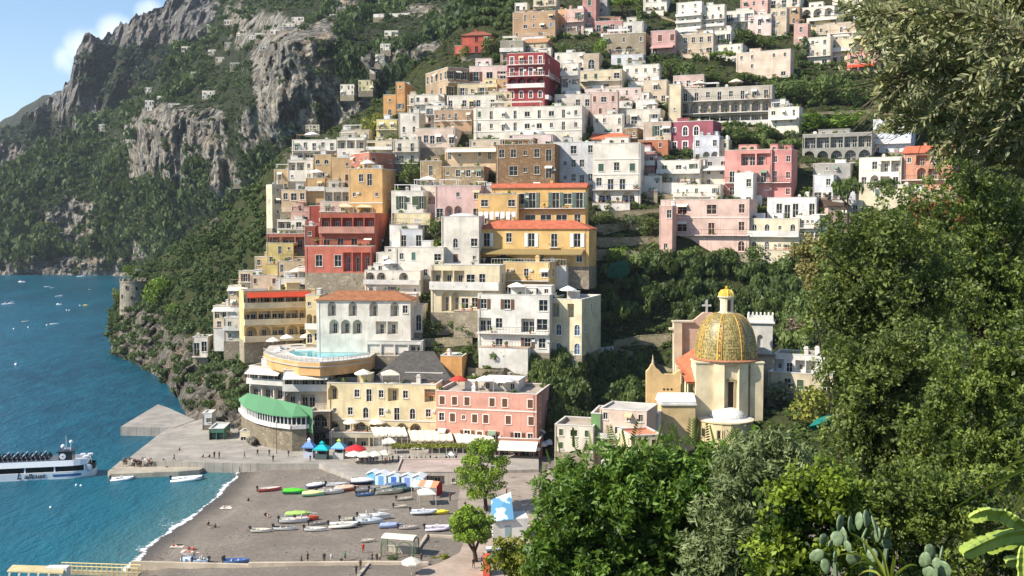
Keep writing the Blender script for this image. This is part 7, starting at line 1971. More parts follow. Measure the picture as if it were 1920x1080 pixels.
SEA = [('motor',41,529,15,170,'white motorboat moored nearest the far cliff on the left'),('row',89,538,12,0,'small white boat moored right of the motorboat by the far cliff'),('motor',111,556,14,10,'white boat moored furthest back of the pair in line with the tower'),
 ('motor',111,571,12,175,'white boat moored nearer of the pair in line with the tower'),('motor',16,571,24,4,'long white motorboat at the left edge of the picture'),('covered',161,573,10,0,'tiny yellow boat near the watchtower'),('row',102,608,17,0,'white rowing boat in open water'),
 ('row',47,604,18,0,'grey low boat left of the white rowing boat in open water'),('row',98,540,8,0,'tiny skiff close to the far cliff'),('row',168,543,6,0,'tiny white tender nearest the watchtower'),('motor',152,519,16,0,'boat lying under the far cliff left of the tower')]
for (kd, px, py, lp, yw, lb) in SEA:
 p = PZ(px, py, 0); boat(kd, p, R(yw), max(1.8, lp*p.y/FOC), lb, '#dfe3e6' if 'grey' not in lb else '#7d8b94', '#c6ccd0', 'boats moored in the bay', False, '#d8c646' if 'yellow' in lb else None)
bm = MB(); bm.lathe([(0, -.5), (.5, -.25), (.62, .1), (.45, .5), (.12, .62), (.12, .85), (0, .87)], 10); bme = bm.mesh('buoy', flat('#e4e6e6', .4))
for (x, y) in ((30,684),(125,582),(26,617),(53,614),(88,610),(150,573),(130,582),(95,952),(143,910),(152,911)):
 o = link('buoy', bme, None, PZ(x, y, 0)); s_ = .8 if y < 650 else 1.0 if y < 800 else .45; o.scale = (s_,)*3
 tag(o, 'white mooring buoy floating on the sea', 'buoy', 'white buoys in the bay')
def parasol(p, r, h, col, label, square=False, name='parasol', cat='parasol', group=None, val=True):
 root = empty(name, p, random.random()*3 if not square else .2, label, cat, group)
 n = 4 if square else 8; a0 = math.pi/4 if square else 0
 mb = MB()
 pr = [(r, 0), (r*.55, h*.16), (.05, h*.30)]
 for (ra, za), (rb, zb) in zip(pr, pr[1:]):
  for k in range(n):
   t0, t1 = a0+2*math.pi*k/n, a0+2*math.pi*(k+1)/n
   mb.poly([(ra*math.cos(t0),ra*math.sin(t0),za), (ra*math.cos(t1),ra*math.sin(t1),za), (rb*math.cos(t1),rb*math.sin(t1),zb), (rb*math.cos(t0),rb*math.sin(t0),zb)])
 for k in range(n):
  t0, t1 = a0+2*math.pi*k/n, a0+2*math.pi*(k+1)/n
  mb.poly([(r*math.cos(t0),r*math.sin(t0),-.22), (r*math.cos(t1),r*math.sin(t1),-.22), (r*math.cos(t1),r*math.sin(t1),0), (r*math.cos(t0),r*math.sin(t0),0)])
 mb.obj('canopy', flat(col, .9, .1), root, (0, 0, h*.78))
 mb = MB()
 if square and val:
  for sx in (-1, 1):
   for sy in (-1, 1): mb.box(sx*r*.68-.06, sx*r*.68+.06, sy*r*.68-.06, sy*r*.68+.06, -.3, h*.78)
 else: mb.tube([(0,0,-.3), (0,0,h*1.1)], .05, 6)
 mb.obj('pole', flat('#cfc8bc'), root)
 return root
PR = [(667,862,2.4,3.2,'#c8383c','red parasol on the promenade beside the light blue kiosk',False),
 (664,868,1.9,2.5,'#e2dac8','cream parasol, first from the left of the row below the red one',False),(684,869,1.9,2.5,'#e0d8c6','cream parasol, second of the row below the red one',False),(704,868,1.9,2.5,'#ded5c2','cream parasol, third of the row below the red one',False),(722,866,1.8,2.5,'#dcd3c0','cream parasol at the right end of the row below the red one',False),
 (730,850,2.2,3.4,'#e4dccb','big cream parasol standing over the right end of the cream row',True),
 (800,945,2.3,2.9,'#e8e4d6','pale square beach canopy below the striped tent',True),
 (846,868,1.6,2.6,'#ddd8d0','white parasol by the vine covered pergola restaurant',False),
 (1000,858,1.7,2.6,'#ece8e0','white parasol at the left of the trio by the white house near the church',False),(1014,850,1.6,2.6,'#e6e2da','white parasol in the middle of the trio by the white house near the church',False),(1030,846,1.6,2.6,'#e4e0d8','white parasol at the right of the trio by the white house near the church',False),
 (772,1078,1.6,2.6,'#e6dcc6','cream parasol at the bottom of the beach by the kerb',False)]
for (x, y, r_, h, c, lb, sq) in PR:
 p = PZ(x, y, Q) if y < 880 else G(x, y)
 parasol(p, r_, h, c, lb, sq)
def kiosk(px, py, w, h, c_body, c_roof, label, top=None):
 p = PZ(px, py, Q); root = empty('kiosk', p, R(-6), label, 'kiosk'); a = w/2
 mb = MB(); mb.box(-a, a, -a*.8, a*.8, -.2, h*.30)
 for sx in (-1, 1):
  for sy in (-1, 1): mb.box(sx*a-.1*(sx+1)*.5-.0, sx*a-.1*(sx-1)*.5, sy*a*.8-.05, sy*a*.8+.05, h*.303, h*.6)
 mb.box(-a, a, a*.74, a*.8, h*.303, h*.6)
 mb.obj('booth', flat(c_body), root)
 mb = MB(); mb.box(-a*.9, a*.9, a*.1, a*.7, h*.31, h*.58); mb.obj('goods', flat('#3a3440'), root)
 mb = MB(); e = a*1.28
 A = [(-e,-e*.85,h*.6), (e,-e*.85,h*.6), (e,e*.85,h*.6), (-e,e*.85,h*.6)]; t_ = a*.38; Bq = [(-t_,-t_,h*.84), (t_,-t_,h*.84), (t_,t_,h*.84), (-t_,t_,h*.84)]
 for k in range(4): mb.poly([A[k], A[(k+1)%4], Bq[(k+1)%4], Bq[k]]); a1, a2 = A[k], A[(k+1)%4]; mb.poly([(a1[0],a1[1],h*.53), (a2[0],a2[1],h*.53), a2, a1])
 rf = mb.obj('roof', flat(c_roof, .85, .15), root)
 mb = MB(); mb.box(-t_*.8, t_*.8, -t_*.8, t_*.8, h*.82, h*.93); mb.poly([(-t_,-t_,h*.93), (t_,-t_,h*.93), (0,0,h*1.04)]); mb.poly([(t_,-t_,h*.93), (t_,t_,h*.93), (0,0,h*1.04)]); mb.poly([(t_,t_,h*.93), (-t_,t_,h*.93), (0,0,h*1.04)]); mb.poly([(-t_,t_,h*.93), (-t_,-t_,h*.93), (0,0,h*1.04)])
 mb.obj('roof_top', flat(top or c_roof, .85, .15), rf)
kiosk(580, 858, 2.1, 4.4, '#b9bccb', '#6f93cc', 'ticket kiosk with a cornflower blue roof and white top on the promenade', '#d6dbe8')
kiosk(604, 860, 2.6, 3.9, '#4c5a58', '#24b0b4', 'open stall with a turquoise roof between the two blue kiosks')
kiosk(636, 859, 2.4, 4.3, '#bfc0b8', '#7cb6dc', 'ticket kiosk with a light blue roof and lime top beside the red parasol', '#b4cc5c')
for i, (x, dc) in enumerate(zip((700, 716, 740, 765, 786), ('#7fb0d6', '#6aa4d4', '#3f6fc0', '#7d93d0', '#7cbcd8'))):
 nm = ('turquoise sided cabin at the left end of the beach cabin row', 'second beach cabin from the left with a light blue door', 'third beach cabin from the left with a strong blue door', 'fourth beach cabin from the left with a lavender blue door', 'beach cabin at the right end of the row with a pale blue door')[i]
 p = G(x-2, 908+i*1.6); w, h = 2.3, 2.7
 root = empty('beach_cabin', p, R(-12), nm, 'cabin', 'blue and white beach cabins')
 mb = MB(); mb.box(-w/2, w/2, 0, 2.2, -.4, h-.45); mb.poly([(-w/2,0,h-.45), (w/2,0,h-.45), (0,0,h-.02)]); mb.poly([(-w/2,2.2,h-.45), (0,2.2,h-.02), (w/2,2.2,h-.45)])
 for k in range(6):
  x0 = -w/2+w*k/6; mb.box(x0+.03, x0+w/6-.03, -.03, -.002, 0, h-.5)
 mb.obj('wall', flat('#d6e3e8' if i else '#6fc0d0'), root)
 mb = MB(); mb.box(-.52, .52, -.09, -.035, .0, 1.9); d_ = mb.obj('door', flat(dc), root)
 mb = MB(); mb.box(.36, .44, -.13, -.09, .9, 1.0); mb.obj('handle', flat('#d0d0d0'), d_)
 mb = MB(); e = .22
 for sg in (-1, 1):
  mb.poly([(sg*(w/2+e),-e,h-.55), (0,-e,h+.05), (0,2.2+e,h+.05), (sg*(w/2+e),2.2+e,h-.55)]); mb.poly([(sg*(w/2+e),-e,h-.65), (0,-e,h-.05), (0,-e,h+.05), (sg*(w/2+e),-e,h-.55)])
 mb.obj('roof', flat('#e2e6e6'), root)
p = G(800, 928); root = empty('beach_tent', p, R(-14), 'orange and white canvas tent roof with a crimson side cloth on the beach', 'tent')
mb = MB()
for k in range(4):
 x0, x1 = -2.6+1.3*k, -1.3+1.3*k; z = lambda x: 2.9-.10*(x/2.6)**2
 mb.cur = k % 2
 mb.poly([(x0,-1.8,2.0), (x1,-1.8,2.0), (x1,.2,z(x1)), (x0,.2,z(x0))]); mb.poly([(x0,.2,z(x0)), (x1,.2,z(x1)), (x1,1.8,2.1), (x0,1.8,2.1)])
mb.obj('canopy', [flat('#ece6d8', .9, .1), flat('#e0906c', .9, .1)], root)
mb = MB()
for k in range(4): mb.poly([(2.65+.06*(k % 2),-1.8+.9*k,.2), (2.65+.06*((k+1) % 2),-.9+.9*k,.2), (2.65+.06*((k+1) % 2),-.9+.9*k,2.4), (2.65+.06*(k % 2),-1.8+.9*k,2.4)])
mb.obj('side_cloth', flat('#a83038', .9, .1), root)
mb = MB()
for (x, y) in ((-2.5,-1.7), (2.5,-1.7), (-2.5,1.7), (2.5,1.7)): mb.box(x-.05, x+.05, y-.05, y+.05, -.3, 2.1)
mb.obj('pole', flat('#b9ada0'), root)
p = G(750, 1040); root = empty('pavilion', p, R(-14), 'small open pavilion with a pale canvas roof and green trellis arches on the lower beach', 'pavilion')
mb = MB(); n_ = 8
for k in range(n_):
 t0, t1 = -.95+1.9*k/n_, -.95+1.9*(k+1)/n_
 f = lambda t_: (1.75*math.sin(t_), 2.5+.75*math.cos(t_))
 (y0, z0), (y1, z1) = f(t0), f(t1)
 mb.poly([(-2.7,y0,z0), (2.7,y0,z0), (2.7,y1,z1), (-2.7,y1,z1)])
mb.obj('roof', flat('#e6dfc4', .9, .1), root)
for (y, lo, hi) in ((-1.5, -2.7, 2.7),):
 for k in range(2):
  xc = -1.35+2.7*k; mb = MB(); A = arch_pts(xc-1.25, xc+1.25, 1.5, 2.6, 10); mb.tube([(xc-1.25,y,0)]+[(x, y, z) for x, z in A]+[(xc+1.25,y,0)], .09, 5); mb.obj('trellis_arch', flat('#5e7154'), root)
for sx in (-2.7, 2.7):
 mb = MB(); A = arch_pts(-1.5, 1.5, 1.6, 3.0, 10); mb.tube([(sx,-1.5,0)]+[(sx, y, z) for y, z in A]+[(sx,1.5,0)], .1, 5)
 for k in range(5): mb.tube([(sx,-1.2+.6*k,0), (sx,-1.2+.6*k,2.4)], .035, 4)
 mb.obj('trellis_side', flat('#62745a'), root)
mb = MB(); mb.box(-2.4, 2.4, .9, 1.4, -.2, .95); mb.box(-2.5, 2.5, .8, 1.5, .953, 1.02); mb.obj('counter', flat('#b9b2a2'), root)
p = PZ(952, 1010, 1.5); root = empty('bathing_hut', p, R(6), 'hut with a blue and white patterned roof sheet right of the beach pines', 'hut')
t = NT('patterned_sheet'); v = t.coord(); n1_ = t.noise(t.mapping(v, (1, .5, 1), rot=(0, 0, .6)), .5, 2, .5)
pm = t.fin(t.mix(t.mrange(n1_, .47, .52), lin('#5a8fb0'), lin('#c4dde2')), .6)
mb = MB(); mb.box(-2.5, 3.5, 0, 4.5, -1, 3.4); mb.obj('wall', plaster('#dcd9d0'), root)
mb = MB(); mb.poly([(-2.9,-.5,3.2), (1.0,-.5,3.4), (1.0,4.5,6.8), (-2.4,4.5,5.6)]); mb.poly([(-2.9,-.5,3.1), (-2.4,4.5,5.5), (1.0,4.5,6.7), (1.0,-.5,3.3)]); mb.obj('roof_sheet', pm, root)
mb = MB(); mb.box(-.5, .5, -.06, .0, 0, 2.2); mb.obj('door', flat('#8fa6a8'), root)
for k, zz in enumerate((0, 1, 2)):
 p = PZ(945+2*k, 1028+zz*15, 2.2-zz*.5)
 mb = MB(); mb.box(-2.9, 3.5, -1.1, 1.1, -.12, 0); mb.box(-2.8, -2.6, -1, 1, -3, -.123); mb.box(3.2, 3.4, -1, 1, -3, -.123)
 tag(mb.obj('white_canopy', flat('#e6e4de'), None, p), ('topmost', 'middle', 'lowest')[k]+' of three white canopies stepping down beside the lower beach pine', 'canopy')
mb = MB(); p = PZ(912, 1075, 1.7); mb.box(-.5, .5, -1.2, 1.2, -.2, 2.6); mb.box(-.55, .55, -1.25, 1.25, 2.603, 2.7)
tag(mb.obj('info_board', flat('#d9604a'), None, p), 'orange red panel under the lower beach pine', 'board')
SKEL = { # joints (x right, y forward, z up) and radii of a 1.72 m figure
 'stand': dict(pel=(0,0,.95), chest=(0,.01,1.28), neck=(0,.01,1.46), head=(0,.03,1.62), top=(0,.02,1.70), shL=(-.19,0,1.40), elL=(-.25,-.02,1.14), haL=(-.25,.06,.90), shR=(.19,0,1.40), elR=(.25,-.02,1.14), haR=(.24,.08,.90), hiL=(-.10,0,.90), knL=(-.11,.02,.50), anL=(-.12,-.02,.09), toL=(-.13,.13,.04), hiR=(.10,0,.90), knR=(.11,.02,.50), anR=(.12,-.02,.09), toR=(.13,.13,.04)),
 'walk': dict(pel=(0,0,.93), chest=(0,.04,1.26), neck=(0,.06,1.44), head=(0,.09,1.60), top=(0,.08,1.68), shL=(-.19,.04,1.38), elL=(-.24,-.10,1.14), haL=(-.22,-.12,.92), shR=(.19,.04,1.38), elR=(.24,.08,1.13), haR=(.20,.24,1.0), hiL=(-.09,0,.89), knL=(-.10,.20,.52), anL=(-.10,.26,.10), toL=(-.10,.40,.07), hiR=(.09,0,.89), knR=(.10,-.04,.48), anR=(.10,-.32,.14), toR=(.10,-.24,.04)),
 'sit': dict(pel=(0,0,.14), chest=(0,-.06,.46), neck=(0,-.02,.64), head=(0,.02,.80), top=(0,.01,.88), shL=(-.19,-.04,.58), elL=(-.26,.06,.34), haL=(-.16,.26,.38), shR=(.19,-.04,.58), elR=(.26,.06,.34), haR=(.16,.26,.38), hiL=(-.10,.04,.13), knL=(-.13,.38,.42), anL=(-.12,.62,.09), toL=(-.13,.76,.06), hiR=(.10,.04,.13), knR=(.13,.38,.42), anR=(.12,.62,.09), toR=(.13,.76,.06)),
 'lie': dict(pel=(0,0,.12), chest=(0,-.33,.14), neck=(0,-.52,.16), head=(0,-.66,.18), top=(0,-.75,.17), shL=(-.19,-.45,.13), elL=(-.30,-.25,.09), haL=(-.26,-.02,.08), shR=(.19,-.45,.13), elR=(.32,-.50,.09), haR=(.20,-.70,.10), hiL=(-.10,.05,.12), knL=(-.12,.45,.12), anL=(-.12,.85,.09), toL=(-.14,.92,.18), hiR=(.10,.05,.12), knR=(.14,.42,.20), anR=(.13,.78,.09), toR=(.14,.88,.14)),
}
RADII = dict(pel=.155, chest=.165, neck=.055, head=.105, top=.07, shL=.065, elL=.047, haL=.04, shR=.065, elR=.047, haR=.04, hiL=.09, knL=.062, anL=.042, toL=.036, hiR=.09, knR=.062, anR=.042, toR=.036)
BONES = [('pel','chest',2), ('chest','neck',2), ('neck','head',0), ('head','top',1), ('chest','shL',2), ('shL','elL',2), ('elL','haL',0), ('chest','shR',2), ('shR','elR',2), ('elR','haR',0), ('pel','hiL',3), ('hiL','knL',3), ('knL','anL',4), ('anL','toL',5), ('pel','hiR',3), ('hiR','knR',3), ('knR','anR',4), ('anR','toR',5)]
def body_mesh(pose):
 S = SKEL[pose]; names = list(S); ix = {n: i for i, n in enumerate(names)}
 me = bpy.data.meshes.new('b'); me.from_pydata([S[n] for n in names], [(ix[a], ix[b]) for a, b, _ in BONES], [])
 ob = bpy.data.objects.new('b', me); COL.objects.link(ob)
 ob.modifiers.new('s', 'SKIN')
 for n in names:
  sv = me.skin_vertices[0].data[ix[n]]; r = RADII[n]; sv.radius = (r, r*.78 if n in ('pel', 'chest') else r); sv.use_root = n == 'pel'
 m = ob.modifiers.new('u', 'SUBSURF'); m.levels = m.render_levels = 1
 out = bpy.data.meshes.new_from_object(ob.evaluated_get(bpy.context.evaluated_depsgraph_get()))
 bpy.data.objects.remove(ob); bpy.data.meshes.remove(me)
 out.name = 'person'
 for i in range(6): out.materials.append(None)
 segs = [(Vector(S[a]), Vector(S[b]), k) for a, b, k in BONES]
 for p in out.polygons:
  c = p.center; best = (9, 0)
  for a, b, k in segs:
   t_ = max(0, min(1, (c-a).dot(b-a)/(b-a).length_squared)); d = (c-a-(b-a)*t_).length
   if d < best[0]: best = (d, k)
  k = best[1]
  if k == 1 or (k == 0 and pose != 'lie' and c.z > S['head'][2]-.02 and c.y < S['head'][1]-.01): k = 1
  p.material_index = k; p.use_smooth = True
 return out
SKIN = ['#c99a7c', '#b98665', '#8a5c42', '#d6aa8c']
def person(pose, p, face, top, bottom, label, legs=None, sl=None, group=None, hair=None, k=0):
 me = shared(('body', pose), lambda: body_mesh(pose))
 o = link('person', me, None, p, face)
 sk = SKIN[k % 4]
 cols = [sk, hair or ('#2a211b', '#4a3424', '#8a6b48', '#1f1a18')[k % 4], top, bottom, legs or sk, '#3a3634']
 for sl_, c in zip(o.material_slots, cols):
  sl_.link = 'OBJECT'; sl_.material = flat(c, .85, .2)
 s_ = .96+.09*((k*7) % 5)/5
 o.scale = (s_, s_, s_)
 return tag(o, label, 'person', group)
PP = [ # pose, px, py feet, facing deg, top, bottom, legs, label
 ('walk',565,1058,-80,'#2c2c30','#26262a','#2a2a2e','person in dark clothes walking left of the man in white by the kerb wall'),
 ('stand',577,1055,60,'#6e4a3c','#3a3230',None,'person in a brown top standing above the kerb wall'),
 ('stand',608,1056,20,'#3b3d44','#2d2d33','#2d2d33','person in grey standing alone left of the man in the white shirt'),
 ('walk',622,1056,30,'#e6e4e0','#c9c4ba',None,'person in a white shirt walking along the kerb wall'),
 ('sit',640,1054,10,'#35505a','#22262a',None,'person sitting low on the sand beside the green dressed person'),
 ('stand',647,1052,-40,'#3f7a5c','#2d4a3c',None,'person in a green top beside the kerb wall'),
 ('stand',676,1068,150,'#4a423c','#2c2826','#2c2826','person in dark brown at the crossing of the two kerbs'),
 ('walk',668,1079,170,'#3a3434','#2a2628','#2a2628','person in black walking down beside the short kerb at the bottom'),
 ('stand',681,1037,0,'#b8202c','#a81c2a','#a81c2a','woman in a long red dress standing on the sand'),
 ('walk',698,1056,70,'#33363e','#272a30','#272a30','person in dark blue walking right of the red dress'),
 ('stand',707,1055,20,'#3c3a3e','#202024','#202024','left of the two people standing close together left of the pavilion'),
 ('stand',712,1056,-20,'#9a8f84','#4a4440',None,'right of the two people standing close together left of the pavilion'),
 ('walk',803,1018,-60,'#3a3232','#26262c','#26262c','person in dark clothes inside the sand rectangle'),
 ('stand',790,1056,40,'#5a5248','#3a3430','#3a3430','person beside the shrubs in front of the pavilion shade'),
 ('sit',498,968,30,'#4e423e','#33302e',None,'person sitting alone on the open sand left of the middle boat row'),
 ('sit',503,970,200,'#c2a998','#5a4c44',None,'person in pale pink sitting beside the lone one in dark on the open sand'),
 ('lie',328,1025,80,'#c8b9a6','#7a3a34',None,'sunbather lying on the sand near the surf, left one'),
 ('lie',336,1023,100,'#3a3a44','#2a2a30',None,'sunbather in dark swimwear on the sand near the surf, right one'),
 ('sit',354,1032,10,'#c4473c','#d8d0c4',None,'person in red on the towel, left of the pair'),
 ('sit',362,1033,-20,'#d05a48','#b8a898',None,'person in coral on the towel, right of the pair'),
 ('lie',358,1036,85,'#d8ccc0','#c05a50',None,'person lying in front of the red dressed pair on the towel'),
 ('sit',391,985,60,'#3c3434','#2e2a2a',None,'left of the two bathers in dark sitting below the surf line'),
 ('sit',404,990,120,'#2c2a2e','#242226',None,'right of the two bathers in dark sitting below the surf line'),
 ('sit',420,954,40,'#e2ded6','#c8c0b6',None,'person in white sitting near the water above the dark pair'),
 ('lie',428,951,90,'#dcd6cc','#bdb0a4',None,'person in pale clothes lying near the water'),
 ('sit',466,940,60,'#37343a','#2a282c',None,'person sitting highest up the sand near the surf'),
 ('sit',470,996,60,'#e0dad0','#d0c8bc',None,'person in white crouching left of the small cream boat'),
 ('walk',450,889,100,'#2f3036','#26262a','#26262a','person in black carrying the paddle board out of the water'),
 ('stand',341,1060,-60,'#2e3038','#24262c','#24262c','dark dressed person at the left end of the pale blue motorboat'),
 ('stand',360,1062,60,'#4a5a78','#2e3440','#2e3440','person in blue standing at the side of the pale blue motorboat'),
 ('stand',420,1058,30,'#3a3c44','#26282e','#26282e','person at the left end of the blue rowing boat'),
 ('walk',512,866,200,'#33323a','#24242a','#24242a','person in black walking at the edge of the promenade wall'),
 ('walk',505,856,20,'#4a4442','#33302e','#33302e','person walking up the promenade toward the cream house with the yellow door'),
 ('walk',483,855,30,'#3a3a3e','#2c2c30','#2c2c30','person in dark grey left of the lamp post on the promenade'),
 ('walk',541,857,-30,'#3e3834','#2a2a2e','#2a2a2e','person crossing the promenade left of the kiosks'),
 ('walk',582,866,10,'#4a3a36','#2c2a2c','#2c2a2c','person walking in front of the cornflower blue kiosk'),
 ('walk',459,860,90,'#43414a','#2e2e34','#2e2e34','person walking on the bare quay above the surf'),
 ('walk',327,865,90,'#6e3c34','#2e2e34','#2e2e34','person in dark red walking along the quay steps behind the crowd'),
 ('stand',307,873,40,'#2e2e30','#222224','#222224','person in black standing apart at the right of the queue'),
 ('sit',337,845,90,'#3a302c','#2c2826',None,'person sitting with a bag in the middle of the quay'),
 ('sit',381,858,90,'#2c2c30','#26262a',None,'person sitting at the left end of the dark luggage row on the quay'),
 ('sit',393,858,60,'#4a4442','#26262a',None,'person leaning in the dark luggage row on the quay'),
 ('stand',402,860,60,'#33333a','#26262a','#26262a','person standing in the luggage row on the quay'),
 ('stand',411,860,60,'#3a3a40','#26262a','#26262a','person standing at the right end of the luggage row on the quay'),
 ('stand',844,940,60,'#8a4038','#3a3434','#3a3434','person in dark red under the taller beach pine'),
 ('stand',950,930,60,'#b23a34','#34343a','#34343a','person in bright red right of the taller beach pine'),
 ('walk',888,1066,20,'#3c3a3a','#2a2a2c','#2a2a2c','person in dark clothes left of the orange red panel'),
 ('walk',872,956,20,'#5c5450','#3a3a3c','#3a3a3c','person walking between the two beach pines'),
]
for i, (ps, x, y, fd, tp, bt, lg, lb) in enumerate(PP):
 if y < 873: p = PZ(x, y, Q)
 elif y in (873,): p = PZ(x, y, 1.0)
 elif x > 860: p = PZ(x, y, 1.62 if y > 1000 else 1.55)
 else: p = G(x, y)
 person(ps, p, R(fd), tp, bt, lb, lg, k=i)
rr = random.Random(5)
for i in range(30):
 x, y = 231+i*1.85+rr.uniform(-1, 1), 873.5+rr.uniform(-2.6, 2.6)
 person('stand', PZ(x, y, 1.0), rr.uniform(0, 6.28), rr.choice(['#2c2c32', '#3a3634', '#d8d4cc', '#4a4e5c', '#7a4038', '#c8b8a2', '#33414e', '#e0dcd6']), rr.choice(['#26262a', '#3a3a40', '#5a5048']), 'person standing in the dense queue on the landing by the ferry', '#2c2c30' if rr.random() < .6 else None, group='people queueing on the landing', k=i)
for i in range(26):
 x, y = 672+i*7.4+rr.uniform(-2, 2), 868+rr.uniform(-4, 4)
 person('stand' if rr.random() < .6 else 'walk', PZ(x, y, Q), rr.uniform(0, 6.28), rr.choice(['#3a3634', '#d8d4cc', '#4a4e5c', '#7a4038', '#c8b8a2', '#2c2c32']), rr.choice(['#26262a', '#3a3a40', '#5a5048']), 'person among the crowd on the terrace between the parasol row and the taller pine', '#2c2c30', group='people on the promenade terrace', k=i)
for (x, y, w, d, c, lb) in ((358,1034,3.2,1.6,'#d8c4b4','pale pink towel under the group in red'),(332,1025,2.2,1.2,'#cfc6ba','beige towel under the pair of sunbathers'),(424,953,2.2,1.2,'#ddd6cc','white towel near the water')):
 p = G(x, y); mb = MB(); mb.box(-w/2, w/2, -d/2, d/2, .0, .035); tag(mb.obj('towel', flat(c, .95, .05), None, p+Vector((0, 0, .03))), lb, 'towel')
for (x, y, h, lb) in ((519,851,7.0,'tall lamp post at the left end of the promenade'),(726,868,6.0,'lamp post at the right end of the cream parasol row')):
 p = PZ(x, y, Q); root = empty('street_lamp', p, 0, lb, 'lamp post')
 mb = MB(); mb.tube([(0,0,-.2), (0,0,.6), (0,0,h)], [.13, .08, .05], 7); mb.obj('post', flat('#3a3a3c'), root)
 mb = MB(); mb.lathe([(0, h-.1), (.22, h), (.26, h+.4), (.1, h+.55), (0, h+.6)], 8); mb.obj('lantern', flat('#c8c4b8'), root)
L_BP = leafmat('#54761c', '#9cb53a', .3)
for (x, y, cx, ct, w, seed, lb) in ((912,958,905,822,100,31,'taller bright green beach pine with a full crown'),(893,1054,884,948,92,32,'lower bright green beach pine with a rounded crown and forked trunk')):
 p = PZ(x, y, 1.55); s_ = p.y/FOC; H_ = (y-ct)*s_*1.02; W_ = w*s_
 root = empty('pine_tree', p, 0, lb, 'pine tree')
 r = np.random.default_rng(seed); B = []
 low = .20 if seed == 31 else .40
 for i in range(84):
  z = low+(.95-low)*r.random(); q = (z-low)/(1-low); env = .52*math.sqrt(max(.03, 1-(2*q-.86)**2*.9)) if seed == 31 else .52*math.sqrt(max(.05, 1-(2*q-.8)**2*.8))
  a = r.random()*6.28; rad = env*math.sqrt(r.random())*.86; s2 = .06+.05*r.random()
  B.append(((cx-x)*s_+rad*W_*math.cos(a), rad*W_*math.sin(a), z*H_, s2*W_*1.3, s2*W_*1.3, s2*W_*1.0))
 c, nn, k, rd_ = blob_points(B, 9500, r, .5)
 tint = np.clip(.5+(r.random(len(B))[k]-.5)*.5+r.normal(0, .15, len(c)), 0, 1)
 v, f, t_ = leaf_quads(c, nn, .17, tint, 1.3, .6, r)
 link('crown', np_mesh('crown', v, f, L_BP, {'tint': t_}), root)
 mb = MB(); fx = (cx-x)*s_
 forks = [(-.30, .62, .1), (.02, .7, -.2), (.28, .6, .15)]
 mb.tube([(0,0,-.6), (fx*.2,0,H_*.10), (fx*.4,0,H_*.2)], [.42, .34, .3], 8)
 for (dx, dz, dy) in forks:
  mb.tube([(fx*.4,0,H_*.18), (fx*.6+dx*W_*.35,dy*W_*.4,H_*.34), (fx+dx*W_*.75,dy*W_,H_*dz)], [.26, .19, .07], 7)
  for q in range(3):
   a = q*2.1+dx*9; mb.tube([(fx*.8+dx*W_*.5,dy*W_*.6,H_*(dz-.14)), (fx+dx*W_*.7+.16*W_*math.cos(a),dy*W_+.16*W_*math.sin(a),H_*(dz+.06))], [.1, .04], 5)
 mb.obj('trunk', bark('#4a4034'), root)
for (x, y, w, lb) in ((832,1046,26,'larger dry shrub in front of the paved square'),(815,1046,18,'smaller dry shrub left of the larger one by the paved square'),(735,1048,22,'flowering bush at the left front of the pavilion')):
 tree(x, y, w, w*.62, 'round', L_YEL if 'dry' in lb else L_MID, lb, loc=G(x, y), n=420, leaf=.06, name='shrub', cat='shrub', base_drop=.5)
RP = [('sal_front',.42,.4,2.0,'#e8e4da','white parasol on the left of the salmon house roof terrace',True),('sal_front',.62,.4,2.0,'#e6e2d8','white parasol on the right of the salmon house roof terrace',False),
 ('sal_front',.16,.35,1.7,'#c04a3c','red parasol on the roof terrace of the salmon waterfront house',False),('yel_front',.3,.4,1.8,'#e4ddca','cream parasol on the left of the pale yellow waterfront house roof',False),('yel_front',.55,.4,2.4,'#dcd2b8','square canopy on the roof of the pale yellow waterfront house',True),
 ('och_655',.4,.4,1.9,'#e8e4dc','white parasol on the roof of the tall ochre house',False),('f9',.4,.4,2.6,'#e9e4d8','broad white parasol on the terrace under the stone tower house',True),('w_terr',.4,.4,2.2,'#ecebe6','white parasol on top of the white glazed terrace house',False),
 ('redh_up',.25,.5,2.6,'#dcc7a4','tan canopy on the roof of the upper brick red hotel storey',True),('redh_up',.6,.5,2.6,'#dac29c','second tan canopy on the roof of the upper brick red hotel storey',True),('tan_575',.5,.5,1.9,'#e6e2d8','white parasol on the roof of the tan cube house',False),
 ('grey_525',.3,.4,1.8,'#d9d0bc','beige parasol on the weathered grey roof',False),('cr_top',.5,.5,2.2,'#e6dcc8','cream parasol on the terrace at the very top of the town',False),('cream_1160',.75,.4,1.8,'#e4e0d8','white parasol beside the white cube on the cream roof terrace',False),
 ('w_893',.5,.4,2.2,'#e2dfd6','white canopy on the roof of the white terraced house by the ravine',True),('rest_a',.3,.5,1.6,'#e2d8c2','cream parasol on the roof of the restaurant arcade',False),('rest_a',.7,.5,1.6,'#e2d8c2','second cream parasol on the roof of the restaurant arcade',False),
 ('w_683',.4,.4,1.7,'#e9e6df','white parasol on the terrace of the white arcaded house with the outer stair',False),('arc_hotel',.2,.4,1.9,'#d9cdb8','beige parasol on the left of the arcaded hotel roof',False),('arc_hotel',.6,.4,1.9,'#d9cdb8','beige parasol on the right of the arcaded hotel roof',False),
 ('cream_893',.4,.4,1.8,'#ece9e2','white parasol on the roof of the pale cream house with blue arched windows',False)]
for (k, fx, fy, r_, c, lb, sq) in RP: parasol(on_roof(HS[k], fx, fy), r_*1.25, 3.4, c, lb, sq)
